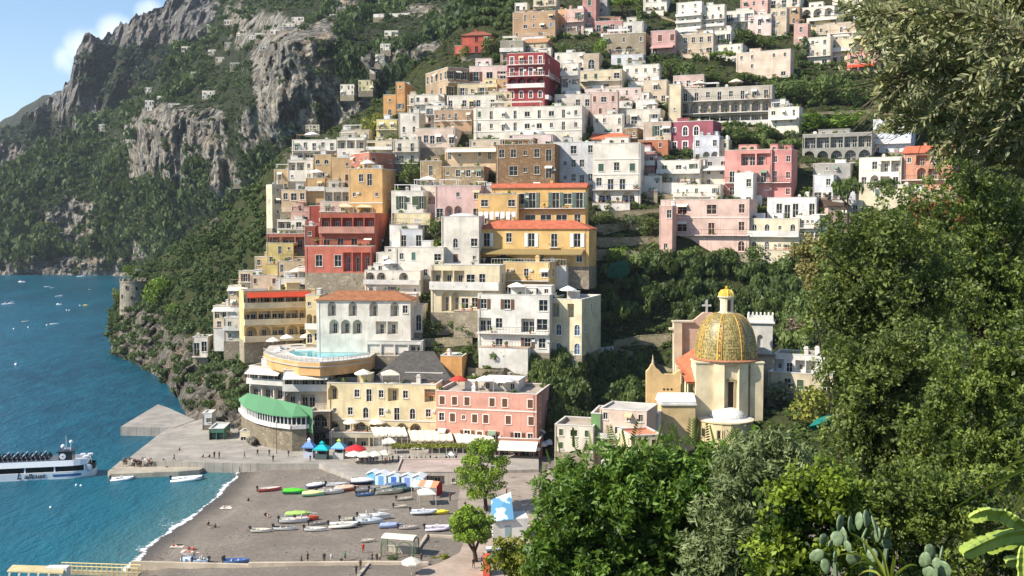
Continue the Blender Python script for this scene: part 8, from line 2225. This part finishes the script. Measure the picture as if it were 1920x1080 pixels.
for i, (x, y) in enumerate([(516,662),(524,658),(532,655),(600,652),(616,651),(632,650),(650,650),(668,651),(560,653)]):
 p = PZ(x, y, zt); mb = MB(); mb.box(-.4, .4, -1, .5, .28, .4); mb.poly([(-.4,.5,.4), (.4,.5,.4), (.4,1.0,.9), (-.4,1.0,.9)]); mb.poly([(-.4,.5,.3), (-.4,1.0,.8), (.4,1.0,.8), (.4,.5,.3)])
 for sx in (-.35, .35):
  for sy in (-.9, .4): mb.box(sx-.04, sx+.04, sy-.04, sy+.04, 0, .28)
 tag(mb.obj('sunbed', flat('#e4e6ea' if i % 2 else '#c9cfdd'), None, p, .6*i), 'sunbed on the deck of the orange walled hotel pool', 'sunbed', 'sunbeds round the hotel pool')
for i, (x, y, c) in enumerate([(512,655,'#e4dccb'),(538,649,'#dfe0e4'),(575,647,'#e6e0d2')]):
 parasol(PZ(x, y, zt), 1.8, 3, c, ('cream parasol at the left end of the pool deck', 'pale grey parasol behind the pool deck loungers', 'ivory parasol behind the middle of the pool')[i])
info = HS['yel_895']; root, W, D, Hh = info[:4]
wl_ = empty('washing_line', root.matrix_basis @ Vector((0, -1.5, Hh*.42)), root.rotation_euler.z, 'line of white washing hung on the yellow house terrace', 'washing')
mb = MB(); mb.tube([(0,0,0), (W*.5,0,-.1), (W,0,0)], .02, 4); mb.obj('line', flat('#8a8a88'), wl_)
for i in range(7):
 a = W*(.04+.135*i); w = W*.10; mb = MB(); mb.box(a, a+w, -.02, .02, -1.5-.4*(i % 3), -.05); mb.obj('sheet', flat('#e9e8e6', .95, .05), wl_)
r = np.random.default_rng(31); P_, S_ = [], []
for (root, W, D, Hh, bx) in HOUSES:
 x0, x1, yt, yb, Y = bx
 if Y > 500 or yb > 700 or (yb > 620 and x1 < 860): continue
 for _ in range(int((x1-x0)/5)):
  x = x0+(x1-x0)*r.random(); y = yb+r.uniform(-1, 7)
  hit = [b for b in BOXES if b[0]-2 < x < b[1]+2 and b[2]-3 < y-3 < b[3]-4 and b[4] > Y-40]
  if hit: continue
  q = ground_at(x, min(y, 830)); q.y -= 1.2
  P_.append((q.x, q.y, q.z-.5)); S_.append(.7+.9*r.random())
S_ = np.array(S_)
scatter('house_foot_greenery', np.array(P_), S_, S_*1.2, L_MID, 'shrubs and climbers growing at the feet of the town houses', 90, .30, 6, 77, 12)
P_, S_ = [], []
for _ in range(420):
 x, y = r.uniform(996, 1215), r.uniform(668, 800)
 if in_boxes(np.array([x]), np.array([y]), 2, 0)[0]: continue
 q = ground_at(x, y); P_.append((q.x, q.y-.8, q.z-1.4)); S_.append(1.0+.7*r.random())
S_ = np.array(S_)
scatter('ivy', np.array(P_), S_, S_*3.0, L_DARK, 'dark ivy curtain hanging down the ravine cliff left of the church', 130, .22, 5, 78, 14)
P_ = []
for _ in range(120):
 q = PZ(r.uniform(738, 872), r.uniform(829, 834), 6.5); P_.append((q.x, q.y, q.z-.8))
for _ in range(60):
 q = P(r.uniform(596, 706), r.uniform(442, 448), 0+float(HILL.D(650, 470))-8); P_.append((q.x, q.y, q.z-.8))
P_ = np.array(P_); scatter('vines', P_, .6+.3*r.random(len(P_)), .5+.3*r.random(len(P_)), L_YEL, 'yellow green vines on the pergolas of the restaurant and the red hotel', 60, .3, 4, 79, 10)
r = np.random.default_rng(91); c = []
while len(c) < 3600:
 x, y = r.uniform(250, 860), r.uniform(880, 1078)
 if r.random() < .5:
  a = r.integers(0, 5); x, y = (r.normal(630, 30), r.normal(893, 5)) if a == 0 else (r.normal(520, 60), r.normal(890, 8)) if a == 1 else (r.normal(700, 90), r.normal(1040, 9)) if a == 2 else (r.normal(780, 40), r.normal(985, 14)) if a == 3 else (r.normal(330, 30), r.normal(1040, 14))
 p = G(x, y)
 if shore_dist(p.x, p.y) > 1.5 and p.y < 242 and p.x < 5: c.append(p)
c = np.array(c); n = len(c); s_ = .05+.13*r.random(n)**3
d = np.array([(1,0,0), (-.5,.87,0), (-.5,-.87,0), (.1,0,.8)])
a = r.random(n)*6.28; ca, sa = np.cos(a)[:, None], np.sin(a)[:, None]
V = np.stack([(d[None, :, 0]*ca-d[None, :, 1]*sa)*s_[:, None]*1.4+c[:, 0:1], (d[None, :, 0]*sa+d[None, :, 1]*ca)*s_[:, None]+c[:, 1:2], d[None, :, 2]*s_[:, None]+c[:, 2:3]-.01], -1).reshape(-1, 3)
F = ((np.arange(n)*4)[:, None, None]+np.array([[0,1,3], [1,2,3], [2,0,3]])[None]).reshape(-1, 3)
t = NT('pebbles'); nn_ = t.noise(t.coord('World'), 2.0, 2, .5); pm = t.fin(t.ramp(nn_, [(.35, (.04, .035, .03)), (.5, (.16, .14, .12)), (.65, (.42, .39, .35))]), .9, .2)
tag(link('pebbles', np_mesh('pebbles', V, F, pm)), 'pebbles, drift wood and scraps strewn over the grey beach', None, None, 'stuff')
def crumple(label, px, Y, col, name, cat, h=.5):
 mb = MB(); c = P(*px[0], Y); q = [P(x, y, Y+rr.uniform(-.8, .8))-c for x, y in px]; m = sum(q, Vector())/len(q)+Vector((0, -1.2, h)); back = m+Vector((0, 2.2, -h))
 for a, b in zip(q, q[1:]+q[:1]):
  e = a.lerp(b, .5)*.6+m*.4+Vector((rr.uniform(-.3, .3), rr.uniform(-.5, .3), rr.uniform(-.2, .3)))
  for t3 in ((a, b, e), (a, e, m), (e, b, m), (b, a, back)): mb.poly(t3)
 tag(mb.obj(name, flat(col, .8, .2), None, c), label, cat)
crumple('teal green netting heaped between the yellow green tree and the right hand wood', [(1516,800),(1530,786),(1552,778),(1574,784),(1576,800),(1556,812),(1530,812)], 90, '#1a7468', 'netting', 'netting')
crumple('dark green tarpaulin tied up on the garden under the terraced walls', [(1138,520),(1142,500),(1160,488),(1176,492),(1182,512),(1164,522)], 290, '#1f4a3a', 'tarpaulin', 'tarpaulin', 1.5)
def canopy(label, px, Y0, Y1, col):
 (xa, xb, yt_, yb_) = px; a, b, c2, d = P(xa, yb_, Y0), P(xb, yb_, Y0), P(xb-6, yt_, Y1), P(xa-6, yt_, Y1); mb = MB(); o_ = a.copy(); n = 6
 for i in range(n):
  p, q, r2, s2 = a.lerp(b, i/n), a.lerp(b, (i+1)/n), d.lerp(c2, (i+1)/n), d.lerp(c2, i/n); sg = Vector((0, 0, -.15)); m1, m2 = p.lerp(q, .5)+sg, s2.lerp(r2, .5)+sg
  mb.poly([p-o_, m1-o_, m2-o_, s2-o_]); mb.poly([m1-o_, q-o_, r2-o_, m2-o_]); mb.poly([p-o_-Vector((0, 0, .35)), m1-o_-Vector((0, 0, .35)), m1-o_, p-o_]); mb.poly([m1-o_-Vector((0, 0, .35)), q-o_-Vector((0, 0, .35)), q-o_, m1-o_])
 e_ = empty('canvas_canopy', o_, 0, label, 'canopy'); mb.obj('canvas', flat(col, .9, .1), e_); mb = MB()
 for i in range(n+1): p = a.lerp(b, i/n)-o_; mb.box(p.x-.05, p.x+.05, p.y, p.y+.1, Q-o_.z, p.z-.02)
 mb.obj('post', flat('#cfc8b8'), e_)
canopy('cream canvas canopy under the left half of the salmon waterfront house', (770, 850, 806, 824), 238.5, 244, '#e6dcc0')
canopy('pale canvas canopy under the right half of the salmon waterfront house', (856, 928, 812, 828), 236.5, 242, '#ece4d0')
canopy('ivory canvas canopy under the pale yellow waterfront house', (700, 764, 800, 815), 243, 248, '#e9e1cc')
xs = np.arange(-45, 170, 4.0); ys = np.arange(-24, 150, 4.0)
XX, YY = np.meshgrid(xs, ys)
def near_z(x, y):
 return np.maximum(1.2-.02*np.maximum(y-120, 0), 53.2-.43*np.maximum(y, -10)+.22*np.maximum(x-14, 0)*np.clip(1-y/130, 0, 1))
ZZ = near_z(XX, YY)+.6*fbm(XX/9, YY/9, 0, 3)*np.clip(YY/12, 0, 1)
idx = np.arange(XX.size).reshape(XX.shape)
F = np.stack([idx[:-1, :-1], idx[:-1, 1:], idx[1:, 1:], idx[1:, :-1]], -1).reshape(-1, 4)
tag(link('near_slope', np_mesh('near_slope', np.stack([XX, YY, ZZ], -1).reshape(-1, 3), F, M_HILL, {'rock': 0*XX.ravel()}, True)), kind='structure')
def foliage(blobs, Y, n, leafpx, r, per=12, spread=.55, aspect=1.5, jit=.75, core=.12, lumps=17, toppy=0.0, bias=0.0):
 """leaf sprigs over the ellipsoids given as picture ellipses at a distance"""
 s = Y/FOC
 B = []
 for (cx, cy, rx, ry, *dy) in blobs:
  p = P(cx, cy, Y+(dy[0] if dy else 0)); B.append((p.x, p.y, p.z, rx*s, (rx+ry)*.45*s, ry*s))
 L = []
 for b in B:
  m = lumps
  d = r.normal(size=(m, 3)); d /= np.linalg.norm(d, axis=1)[:, None]
  q = .45+.55*r.random(m)
  for k in range(m):
   f = .20+.26*r.random()
   L.append((b[0]+d[k, 0]*b[3]*q[k], b[1]+d[k, 1]*b[4]*q[k], b[2]+d[k, 2]*b[5]*q[k], b[3]*f, b[4]*f, b[5]*f))
 nc = n//per
 c, nn, k, rad = blob_points(L, nc, r, .7)
 lt = r.random(len(L))[k]
 cs = leafpx*s*spread*2.2
 C = np.repeat(c, per, 0)+r.normal(size=(nc*per, 3))*cs*.6
 N = np.repeat(nn, per, 0)
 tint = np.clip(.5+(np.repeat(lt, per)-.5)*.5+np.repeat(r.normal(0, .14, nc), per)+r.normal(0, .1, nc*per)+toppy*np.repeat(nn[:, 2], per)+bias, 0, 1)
 ax = np.repeat(nn*.6+r.normal(size=(nc, 3))*.5, per, 0)
 v, f, t = leaf_quads(C, N, leafpx*s*.5, tint, aspect, jit, r, ax)
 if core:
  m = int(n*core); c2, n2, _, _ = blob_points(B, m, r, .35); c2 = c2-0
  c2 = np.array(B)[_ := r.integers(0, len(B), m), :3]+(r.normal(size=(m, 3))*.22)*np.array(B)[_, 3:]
  v2, f2, t2 = leaf_quads(c2, r.normal(size=(m, 3)), leafpx*s*.8, np.full(m, .08), 1.2, .9, r)  # core leaves all dark: shade inside the crown put into their tint
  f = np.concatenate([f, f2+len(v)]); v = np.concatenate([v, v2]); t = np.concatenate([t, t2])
 return v, f, t, B
def near_tree(label, blobs, Y, n, leafpx, mat, seed, base=None, name='evergreen_tree', cat='tree', barkc='#43382c', **kw):
 r = np.random.default_rng(seed); rd = random.Random(seed)
 v, f, t, B = foliage(blobs, Y, n, leafpx, r, **kw)
 B = np.array(B); cx, cy = B[:, 0].mean(), B[:, 1].mean()
 bx = cx if base is None else P(base, 1000, Y).x
 z0 = float(near_z(bx, cy+1))
 root = empty(name, (bx, cy+1, z0), 0, label, cat)
 v = v-np.array([bx, cy+1, z0])
 o = link('crown', np_mesh('crown', v, f, mat, {'tint': t}), root); o['kind'] = 'stuff'
 mb = MB(); zm = B[:, 2].mean()-z0; w = .1 if 'shrub' in name or name == 'bush' else max(.12, .018*(B[:, 2].max()-z0))
 k1 = Vector((0, 0, -.5)); k2 = Vector(((cx-bx)*.4, .2, zm*.45)); k3 = Vector((cx-bx, -.5, zm*.9))
 mb.tube([k1, k1.lerp(k2, .5)+Vector((.1, 0, 0)), k2, k3], [w*1.3, w*1.05, w*.9, w*.5], 8)
 for b in B:
  q = Vector((b[0]-bx, b[1]-cy-1, b[2]-z0)); s0 = k2.lerp(k3, rd.uniform(.0, .8)); m_ = s0.lerp(q, .5)+Vector((0, 0, .06*(q-s0).length))
  mb.tube([s0, m_, q], [w*.5, w*.34, w*.1], 6)
  for _ in range(3):
   e = q+Vector((rd.uniform(-1, 1)*b[3]*.8, rd.uniform(-1, 1)*b[4]*.8, rd.uniform(-.4, 1)*b[5]*.8)); mb.tube([m_.lerp(q, .6), e], [w*.2, w*.05], 5)
 mb.obj('trunk', bark(barkc), root)
 return root
N_OAK = leafmat('#34441a', '#8a984a', .35, .5)
N_OAK2 = leafmat('#3b4f1c', '#95a64a', .36, .5)
N_ASH = leafmat('#2a4a12', '#7a9c3c', .38, .5)
N_OLI = leafmat('#4f5e36', '#98a470', .2, .3)
N_LIME = leafmat('#26450f', '#a6bb3c', .42, .45)
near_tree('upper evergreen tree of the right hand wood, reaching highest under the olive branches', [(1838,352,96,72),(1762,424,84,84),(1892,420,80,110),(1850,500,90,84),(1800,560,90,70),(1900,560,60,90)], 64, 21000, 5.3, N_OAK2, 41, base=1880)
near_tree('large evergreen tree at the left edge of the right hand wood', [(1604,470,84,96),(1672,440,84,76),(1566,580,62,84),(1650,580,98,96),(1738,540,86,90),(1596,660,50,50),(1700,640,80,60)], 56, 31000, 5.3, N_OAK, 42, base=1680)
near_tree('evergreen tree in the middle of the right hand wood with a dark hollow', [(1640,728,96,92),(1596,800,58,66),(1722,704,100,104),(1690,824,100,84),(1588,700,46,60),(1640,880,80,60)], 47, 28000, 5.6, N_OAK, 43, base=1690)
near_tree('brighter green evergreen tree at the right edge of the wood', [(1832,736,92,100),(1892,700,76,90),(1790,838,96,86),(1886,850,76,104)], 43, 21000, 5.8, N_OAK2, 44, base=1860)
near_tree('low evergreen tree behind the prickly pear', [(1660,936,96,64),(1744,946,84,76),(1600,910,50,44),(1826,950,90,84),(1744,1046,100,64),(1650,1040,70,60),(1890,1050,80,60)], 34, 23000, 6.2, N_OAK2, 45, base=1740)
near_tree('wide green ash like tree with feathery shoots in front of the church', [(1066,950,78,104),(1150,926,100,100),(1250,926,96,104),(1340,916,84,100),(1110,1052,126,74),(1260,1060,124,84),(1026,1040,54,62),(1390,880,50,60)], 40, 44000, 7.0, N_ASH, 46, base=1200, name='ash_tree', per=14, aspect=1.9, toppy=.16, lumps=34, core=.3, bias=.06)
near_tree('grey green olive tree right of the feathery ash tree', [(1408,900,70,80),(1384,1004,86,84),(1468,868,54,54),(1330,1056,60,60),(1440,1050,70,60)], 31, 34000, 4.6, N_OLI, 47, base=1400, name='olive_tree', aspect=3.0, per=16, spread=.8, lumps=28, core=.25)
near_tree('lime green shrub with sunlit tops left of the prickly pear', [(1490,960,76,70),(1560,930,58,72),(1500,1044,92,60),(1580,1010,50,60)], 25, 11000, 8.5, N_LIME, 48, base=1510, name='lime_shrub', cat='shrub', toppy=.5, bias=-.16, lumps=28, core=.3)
near_tree('yellow green bush at the bottom left of the near greenery', [(958,1056,40,46),(1000,1088,60,44)], 50, 4500, 6, L_YEL, 49, name='bush', cat='shrub')
near_tree('russet brown dry shrub among the trees below the terracotta house', [(1756,396,44,26),(1716,420,40,30),(1790,410,34,30)], 70, 4500, 5.5, leafmat('#5d3a24', '#a4744c', .25), 50, base=1760, name='dry_shrub', cat='shrub')
near_tree('sandy coloured dry brush at the left foot of the right hand wood', [(1540,520,34,50),(1520,480,30,34)], 75, 4200, 5, leafmat('#6a6338', '#a79d62', .25), 51, base=1650, name='dry_shrub', cat='shrub')
r = random.Random(8)
sh = MB(); rachis = .95
sh.tube([(0,0,0), (.03,0,.45), (.0,0,.95)], [.012, .009, .003], 4)
for k in range(9):
 z = .16+.085*k
 for sg in (-1, 1):
  l = .27*(1-.055*k); sh.poly([(0,0,z), (sg*l*.45,.03,z+.10), (sg*l,.0,z+.13), (sg*l*.55,-.03,z+.03)])
sme = sh.mesh('shoot', leafmat('#3a5a1c', '#8c9a4a', .35)); at = sme.attributes.new('tint', 'FLOAT', 'POINT'); at.data.foreach_set('value', np.clip(np.random.default_rng(1).normal(.55, .2, len(sme.vertices)), 0, 1).astype(np.float32))
ash = bpy.data.objects['ash_tree']
for (x, y) in [(1052,846),(1080,838),(1112,838),(1138,836),(1150,822),(1172,846),(1200,842),(1226,838),(1236,832),(1262,834),(1270,822),(1296,830),(1304,820),(1322,834),(1340,836),(1032,866),(1012,894),(1006,930),(1360,830),(1096,850),(1188,826),(1216,850)]:
 p = P(x, y+10, 39+r.random()*3)-ash.location
 o = link('shoot', sme, ash, p); o.rotation_euler = (r.uniform(-.3, .3), r.uniform(-.5, .5), r.uniform(0, 6.28)); s_ = r.uniform(.75, 1.25); o.scale = (s_,)*3
rn = np.random.default_rng(77); rd = random.Random(77)
ob_ = P(2080, 420, 8.5); ob_.z = float(near_z(ob_.x, ob_.y))
oliv = empty('olive_tree', ob_, 0, 'olive tree whose leafy boughs hang in from the upper right corner', 'tree')
tops = []
limbs = [[(2090,300),(1990,110),(1880,40),(1760,20),(1640,30)], [(2090,300),(1980,160),(1860,140),(1740,130),(1660,150)], [(2090,300),(1990,220),(1880,220),(1780,225),(1700,205)], [(2080,330),(1990,280),(1920,270),(1850,255)], [(2090,200),(2000,0),(1900,-60),(1780,-60),(1680,-40)], [(2000,110),(1940,0),(1880,-30)], [(1990,220),(1930,180),(1880,120),(1830,90)]]
mb = MB()
mb.tube([Vector((0,0,-.4)), Vector((-.1,.1,1.2)), P(2090,300,7.9)-ob_], [.19, .14, .06], 8)
LV, LN, LA = [], [], []
for li, lm in enumerate(limbs):
 Y0 = 7.2+.35*li
 pts = [P(x, y, Y0+.25*i) for i, (x, y) in enumerate(lm)]
 mb.tube([p-ob_ for p in pts], [.034-.006*i for i in range(len(pts))], 6)
 tot = 120
 for k in range(tot):
  u = (.25+.75*k/tot)*(len(pts)-1)-1e-4; i = int(u); p = pts[i].lerp(pts[i+1], u-i)
  d = (pts[i+1]-pts[i]).normalized()
  dr = (d*rd.uniform(.1, .9)+Vector((rd.uniform(-.7, .3), rd.uniform(-.6, .6), rd.uniform(-1.0, .8)))).normalized()
  ln = rd.uniform(.22, .62)
  q = p+dr*ln*.5+Vector((0, 0, -.03)); e = p+dr*ln+Vector((0, 0, -.10*ln))
  mb.tube([p-ob_, q-ob_, e-ob_], [.005, .0035, .002], 3)
  m = int(ln*62)
  for j in range(m):
   tt = .15+.85*j/m; c = p.lerp(q, tt*2) if tt < .5 else q.lerp(e, tt*2-1)
   side = Vector((rd.uniform(-1, 1), rd.uniform(-1, 1), rd.uniform(-1, 1))).cross(dr).normalized()
   ax = (dr*.75+side*.8).normalized()
   LV.append(c+ax*.03); LA.append(ax); LN.append(side.cross(dr)+Vector((rd.uniform(-.4, .4),)*3))
mb.obj('trunk', bark('#6a6052'), oliv)
LV, LA, LN = np.array(LV), np.array(LA), np.array(LN)
px_, py_, dp = proj(LV[:, 0], LV[:, 1], LV[:, 2])
keep = ~((px_ < 1570) | ((px_ < 1640) & (py_ > 100+rn.random(len(px_))*60)) | ((px_ < 1740) & (py_ > 250)) | (py_ > 300))
LV, LA, LN, px_, py_ = LV[keep], LA[keep], LN[keep], px_[keep], py_[keep]
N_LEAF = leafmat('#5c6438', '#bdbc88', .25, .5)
def lance(c, ax, nn, L, tint):
 nn = nn/(np.linalg.norm(nn, axis=1)[:, None]+1e-9); w = np.cross(nn, ax); w /= np.linalg.norm(w, axis=1)[:, None]+1e-9
 L = L[:, None]
 v = np.stack([c-ax*L*.5, c-ax*L*.12+w*L*.13, c+ax*L*.2+w*L*.10-nn*L*.02, c+ax*L*.5-nn*L*.06, c+ax*L*.2-w*L*.10-nn*L*.02, c-ax*L*.12-w*L*.13], 1).reshape(-1, 3)
 b = (np.arange(len(c))*6)[:, None]
 f = np.concatenate([b+np.array([[0, 1, 5]*1+[5]]), b+np.array([[1, 2, 4, 5]]), b+np.array([[2, 3, 4, 4]])])
 return v, f
seen = np.where((px_ > 0) & (px_ < 1915) & (py_ > 5) & (py_ < 300))[0]
own = rn.choice(seen, 300, replace=False); rest = np.setdiff1d(np.arange(len(LV)), own)
sz = .052+.03*rn.random(len(rest))
v, f = lance(LV[rest], LA[rest], LN[rest], sz, None)
tr = np.concatenate([f[:len(rest), :3], f[len(rest):2*len(rest)][:, [0, 1, 2]], f[len(rest):2*len(rest)][:, [0, 2, 3]], f[2*len(rest):, :3]])
o = link('leaves', np_mesh('leaves', v-np.array(ob_), tr, N_LEAF, {'tint': np.repeat(np.clip(rn.normal(.5, .25, len(rest)), 0, 1), 6)}), oliv); o['kind'] = 'stuff'
lms = []
for k in range(6):
 mb = MB(); L = 1.0; dz = .04+.03*k
 mb.poly([(-.5,0,0), (-.12,.13,.02), (-.12,-.13,.02)]); mb.poly([(-.12,.13,.02), (.2,.10,0), (.2,-.10,0), (-.12,-.13,.02)]); mb.poly([(.2,.10,0), (.5,0,-dz), (.2,-.10,0)])
 me = mb.mesh('leaf', N_LEAF); at = me.attributes.new('tint', 'FLOAT', 'POINT'); at.data.foreach_set('value', np.full(len(me.vertices), .25+.12*k, np.float32)); lms.append(me)
for j, i in enumerate(own):
 a = Vector(LA[i]).normalized(); n_ = Vector(LN[i]); w = n_.cross(a).normalized(); n_ = a.cross(w)
 o = link('leaf', lms[j % 6], oliv)
 M = Matrix((a, w, n_)).transposed().to_4x4(); M.translation = Vector(LV[i])-ob_
 s_ = .06+.03*rd.random(); o.matrix_local = M @ Matrix.Scale(s_, 4)
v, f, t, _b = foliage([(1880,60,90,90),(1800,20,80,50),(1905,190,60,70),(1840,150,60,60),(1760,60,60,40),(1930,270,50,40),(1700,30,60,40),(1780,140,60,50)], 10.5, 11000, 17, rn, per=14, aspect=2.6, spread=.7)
o = link('inner_leaves', np_mesh('inner_leaves', v-np.array(ob_), f, leafmat('#3f4728', '#93966a', .15, .4), {'tint': t}), oliv); o['kind'] = 'stuff'  # darker leaf colour than outside, painting the shade deep in the boughs
def pad_mesh():
 mb = MB(); n, m = 12, 5
 prof = [(math.sin(math.pi*i/m), -math.cos(math.pi*i/m)) for i in range(m+1)]
 mb.lathe([(max(r_, .0), z) for r_, z in prof], n, sx=1, sy=.16)
 return mb.mesh('pad', PADM)
t = NT('cactus_skin'); v = t.coord(); n1_ = t.noise(v, 1.6, 4, .6); vo = t.node('ShaderNodeTexVoronoi'); t.put(vo.inputs['Vector'], v); vo.inputs['Scale'].default_value = 5
c = t.mix(t.mrange(n1_, .3, .7), (.10, .16, .08), (.22, .29, .15)); c = t.mix(t.mrange(vo.outputs['Distance'], .06, .12), (.42, .40, .26), c)
PADM = t.fin(c, .5, .4)
pm_ = pad_mesh();
for v_ in pm_.vertices:
 if v_.co.z < 0: v_.co.x *= 1-.28*abs(v_.co.z)
pm_.polygons.foreach_set('use_smooth', [True]*len(pm_.polygons))
def pear(label, pads, Y, gx):
 b = P(gx, 1090, Y); b.z = float(near_z(b.x, b.y))
 root = empty('prickly_pear', b, 0, label, 'cactus'); s = Y/FOC; rd = random.Random(gx)
 for (x, y, rx, ry, tl) in pads:
  p = P(x, y, Y+rd.uniform(-.5, .5))-b
  o = link('pad', pm_, root, p); o.rotation_euler = (rd.uniform(-.4, .4), R(tl), rd.uniform(-1.3, 1.3)); o.scale = (max(rx*s, .035)*1.05, .08, ry*s*1.05)
 mb = MB()
 for (x, y, rx, ry, tl) in pads[-3:]: mb.tube([(0,0,-.1), ((P(x, y, Y)-b)*.5), P(x, y+ry*.9, Y)-b], [.04, .03, .02], 6)
 mb.obj('stem', PADM, root)
pear('larger prickly pear with a crowd of pale round pads behind the strap leaves', [(1575,980,10,15,10),(1594,982,9,17,-5),(1611,977,10,17,0),(1624,972,10,17,12),(1639,982,10,16,20),(1544,1012,9,13,-15),(1557,1020,10,8,60),(1570,1010,13,14,0),(1582,1002,9,16,-20),(1620,1002,9,14,15),(1645,1002,10,16,5),(1622,1022,8,15,0),(1590,1025,11,12,-30),(1660,1000,9,12,25),(1532,1042,17,12,-40),(1600,1047,14,16,10),(1548,1062,10,15,-10),(1662,1020,12,10,50),(1566,1044,12,12,0),(1636,1040,11,13,-20)], 9, 1600)
pear('smaller prickly pear with five broad pads further right at the bottom', [(1735,1050,17,11,-70),(1744,1035,12,17,-20),(1765,1037,11,15,25),(1770,1067,17,16,50),(1742,1074,17,14,-40),(1756,1056,9,12,0)], 8, 1752)
t = NT('dragon_stem'); v = t.coord(); n1_ = t.noise(v, 14, 3, .6); DRG = t.fin(t.mix(n1_, (.28, .40, .05), (.46, .55, .12)), .45, .4)
dr_ = P(1990, 1120, 4.2); dr_.z = float(near_z(dr_.x, dr_.y))
drag = empty('climbing_cactus', dr_, 0, 'climbing cactus with long yellow green three edged stems reaching in at the lower right', 'cactus')
def flange(pts, rad, name='stem'):
 pts = [P(*p)-dr_ for p in pts]; q = []
 for a, b in zip(pts, pts[1:]):
  for i in range(7): q.append(a.lerp(b, i/7))
 q.append(pts[-1]); mb = MB(); rings = []
 for i, p in enumerate(q):
  d = (q[min(i+1, len(q)-1)]-q[max(i-1, 0)]).normalized(); u = d.cross(Vector((0, 1, .2))).normalized(); w = d.cross(u)
  k = rad*(.78+.30*abs(math.sin(i*1.15)))*(min(1, .45+i*.22)); ring = []
  for j in range(3):
   a0 = 2*math.pi*j/3+.5
   for da, rr_ in ((-.16, 1.0), (.16, 1.0), (math.pi/3, .33)): ring.append(p+(u*math.cos(a0+da)+w*math.sin(a0+da))*k*rr_)
  rings.append(ring)
 for a, b in zip(rings, rings[1:]):
  for j in range(9): mb.poly([a[j], a[(j+1)%9], b[(j+1)%9], b[j]])
 mb.poly(rings[0]); mb.poly(rings[-1])
 mb.obj(name, DRG, drag)
flange([(1818,972,4),(1846,961,4),(1872,962,4.1),(1898,976,4.1),(1935,996,4.2)], .030)
flange([(1805,1037,3.9),(1838,1021,4),(1876,1006,4.1),(1940,996,4.2)], .036)
flange([(1850,1034,4.2),(1872,1022,4.2),(1930,1012,4.2)], .026)
flange([(1886,1052,4),(1908,1050,4.1),(1940,1046,4.2)], .026)
flange([(1917,1024,3.9),(1915,1060,3.9),(1920,1130,3.9)], .024)
def strap(label, base, tips, Y, hexa, hexb, wid, nm):
 b = P(base[0], base[1], Y); root = empty(nm, b, 0, label, 'plant'); m = leafmat(hexa, hexb, .35)
 for (x, y, sag) in tips:
  e = P(x, y, Y+random.uniform(-.4, .4))-b; side = e.cross(Vector((0, 1, 0))).normalized()*wid; mb = MB(); n = 7; pr = None
  for i in range(n+1):
   u = i/n; c = e*u+Vector((0, 0, sag*4*u*(1-u)*e.length)); w = side*(1-u**2.2)*(1 if u > .05 else .6)+side*.05
   cur = (c-w, c+Vector((0, .01, -.012)), c+w)
   if pr: mb.poly([pr[0], pr[1], cur[1], cur[0]]); mb.poly([pr[1], pr[2], cur[2], cur[1]])
   pr = cur
  me = mb.mesh('leaf', m); at = me.attributes.new('tint', 'FLOAT', 'POINT'); at.data.foreach_set('value', np.full(len(me.vertices), random.random(), np.float32)); link('leaf', me, root)
strap('plant with long yellow green strap leaves in front of the prickly pear', (1668,1100), [(1594,998,.14),(1640,1042,.1),(1646,1026,.16),(1684,1030,.05),(1676,1040,.02),(1700,1066,.1),(1594,1064,.22),(1560,1048,.2),(1652,1060,.1),(1720,1060,.15),(1610,1078,.2)], 7.5, '#7d8f2c', '#b9bf58', .012, 'strap_leaf_plant')
strap('plant with arching dark green leaves at the right edge above the climbing cactus', (1960,860), [(1785,955,.02),(1866,888,.05),(1905,930,.1),(1930,925,.1),(1876,992,-.02)], 6, '#3c5424', '#6a7f34', .010, 'arching_plant')
mb = MB(); mb.box(-6200, 6200, -3200, 9300, -13.5, 520)
t = bpy.data.materials.new('haze'); t.use_nodes = True; n_ = t.node_tree.nodes; n_.clear()
o_ = n_.new('ShaderNodeOutputMaterial'); pv = n_.new('ShaderNodeVolumePrincipled')
pv.inputs['Color'].default_value = (.80, .90, 1.0, 1); pv.inputs['Density'].default_value = .00006; pv.inputs['Anisotropy'].default_value = .2
t.node_tree.links.new(pv.outputs[0], o_.inputs['Volume'])
tag(mb.obj('haze', t), 'thin blue sea haze over the bay and the mountains', None, None, 'stuff')
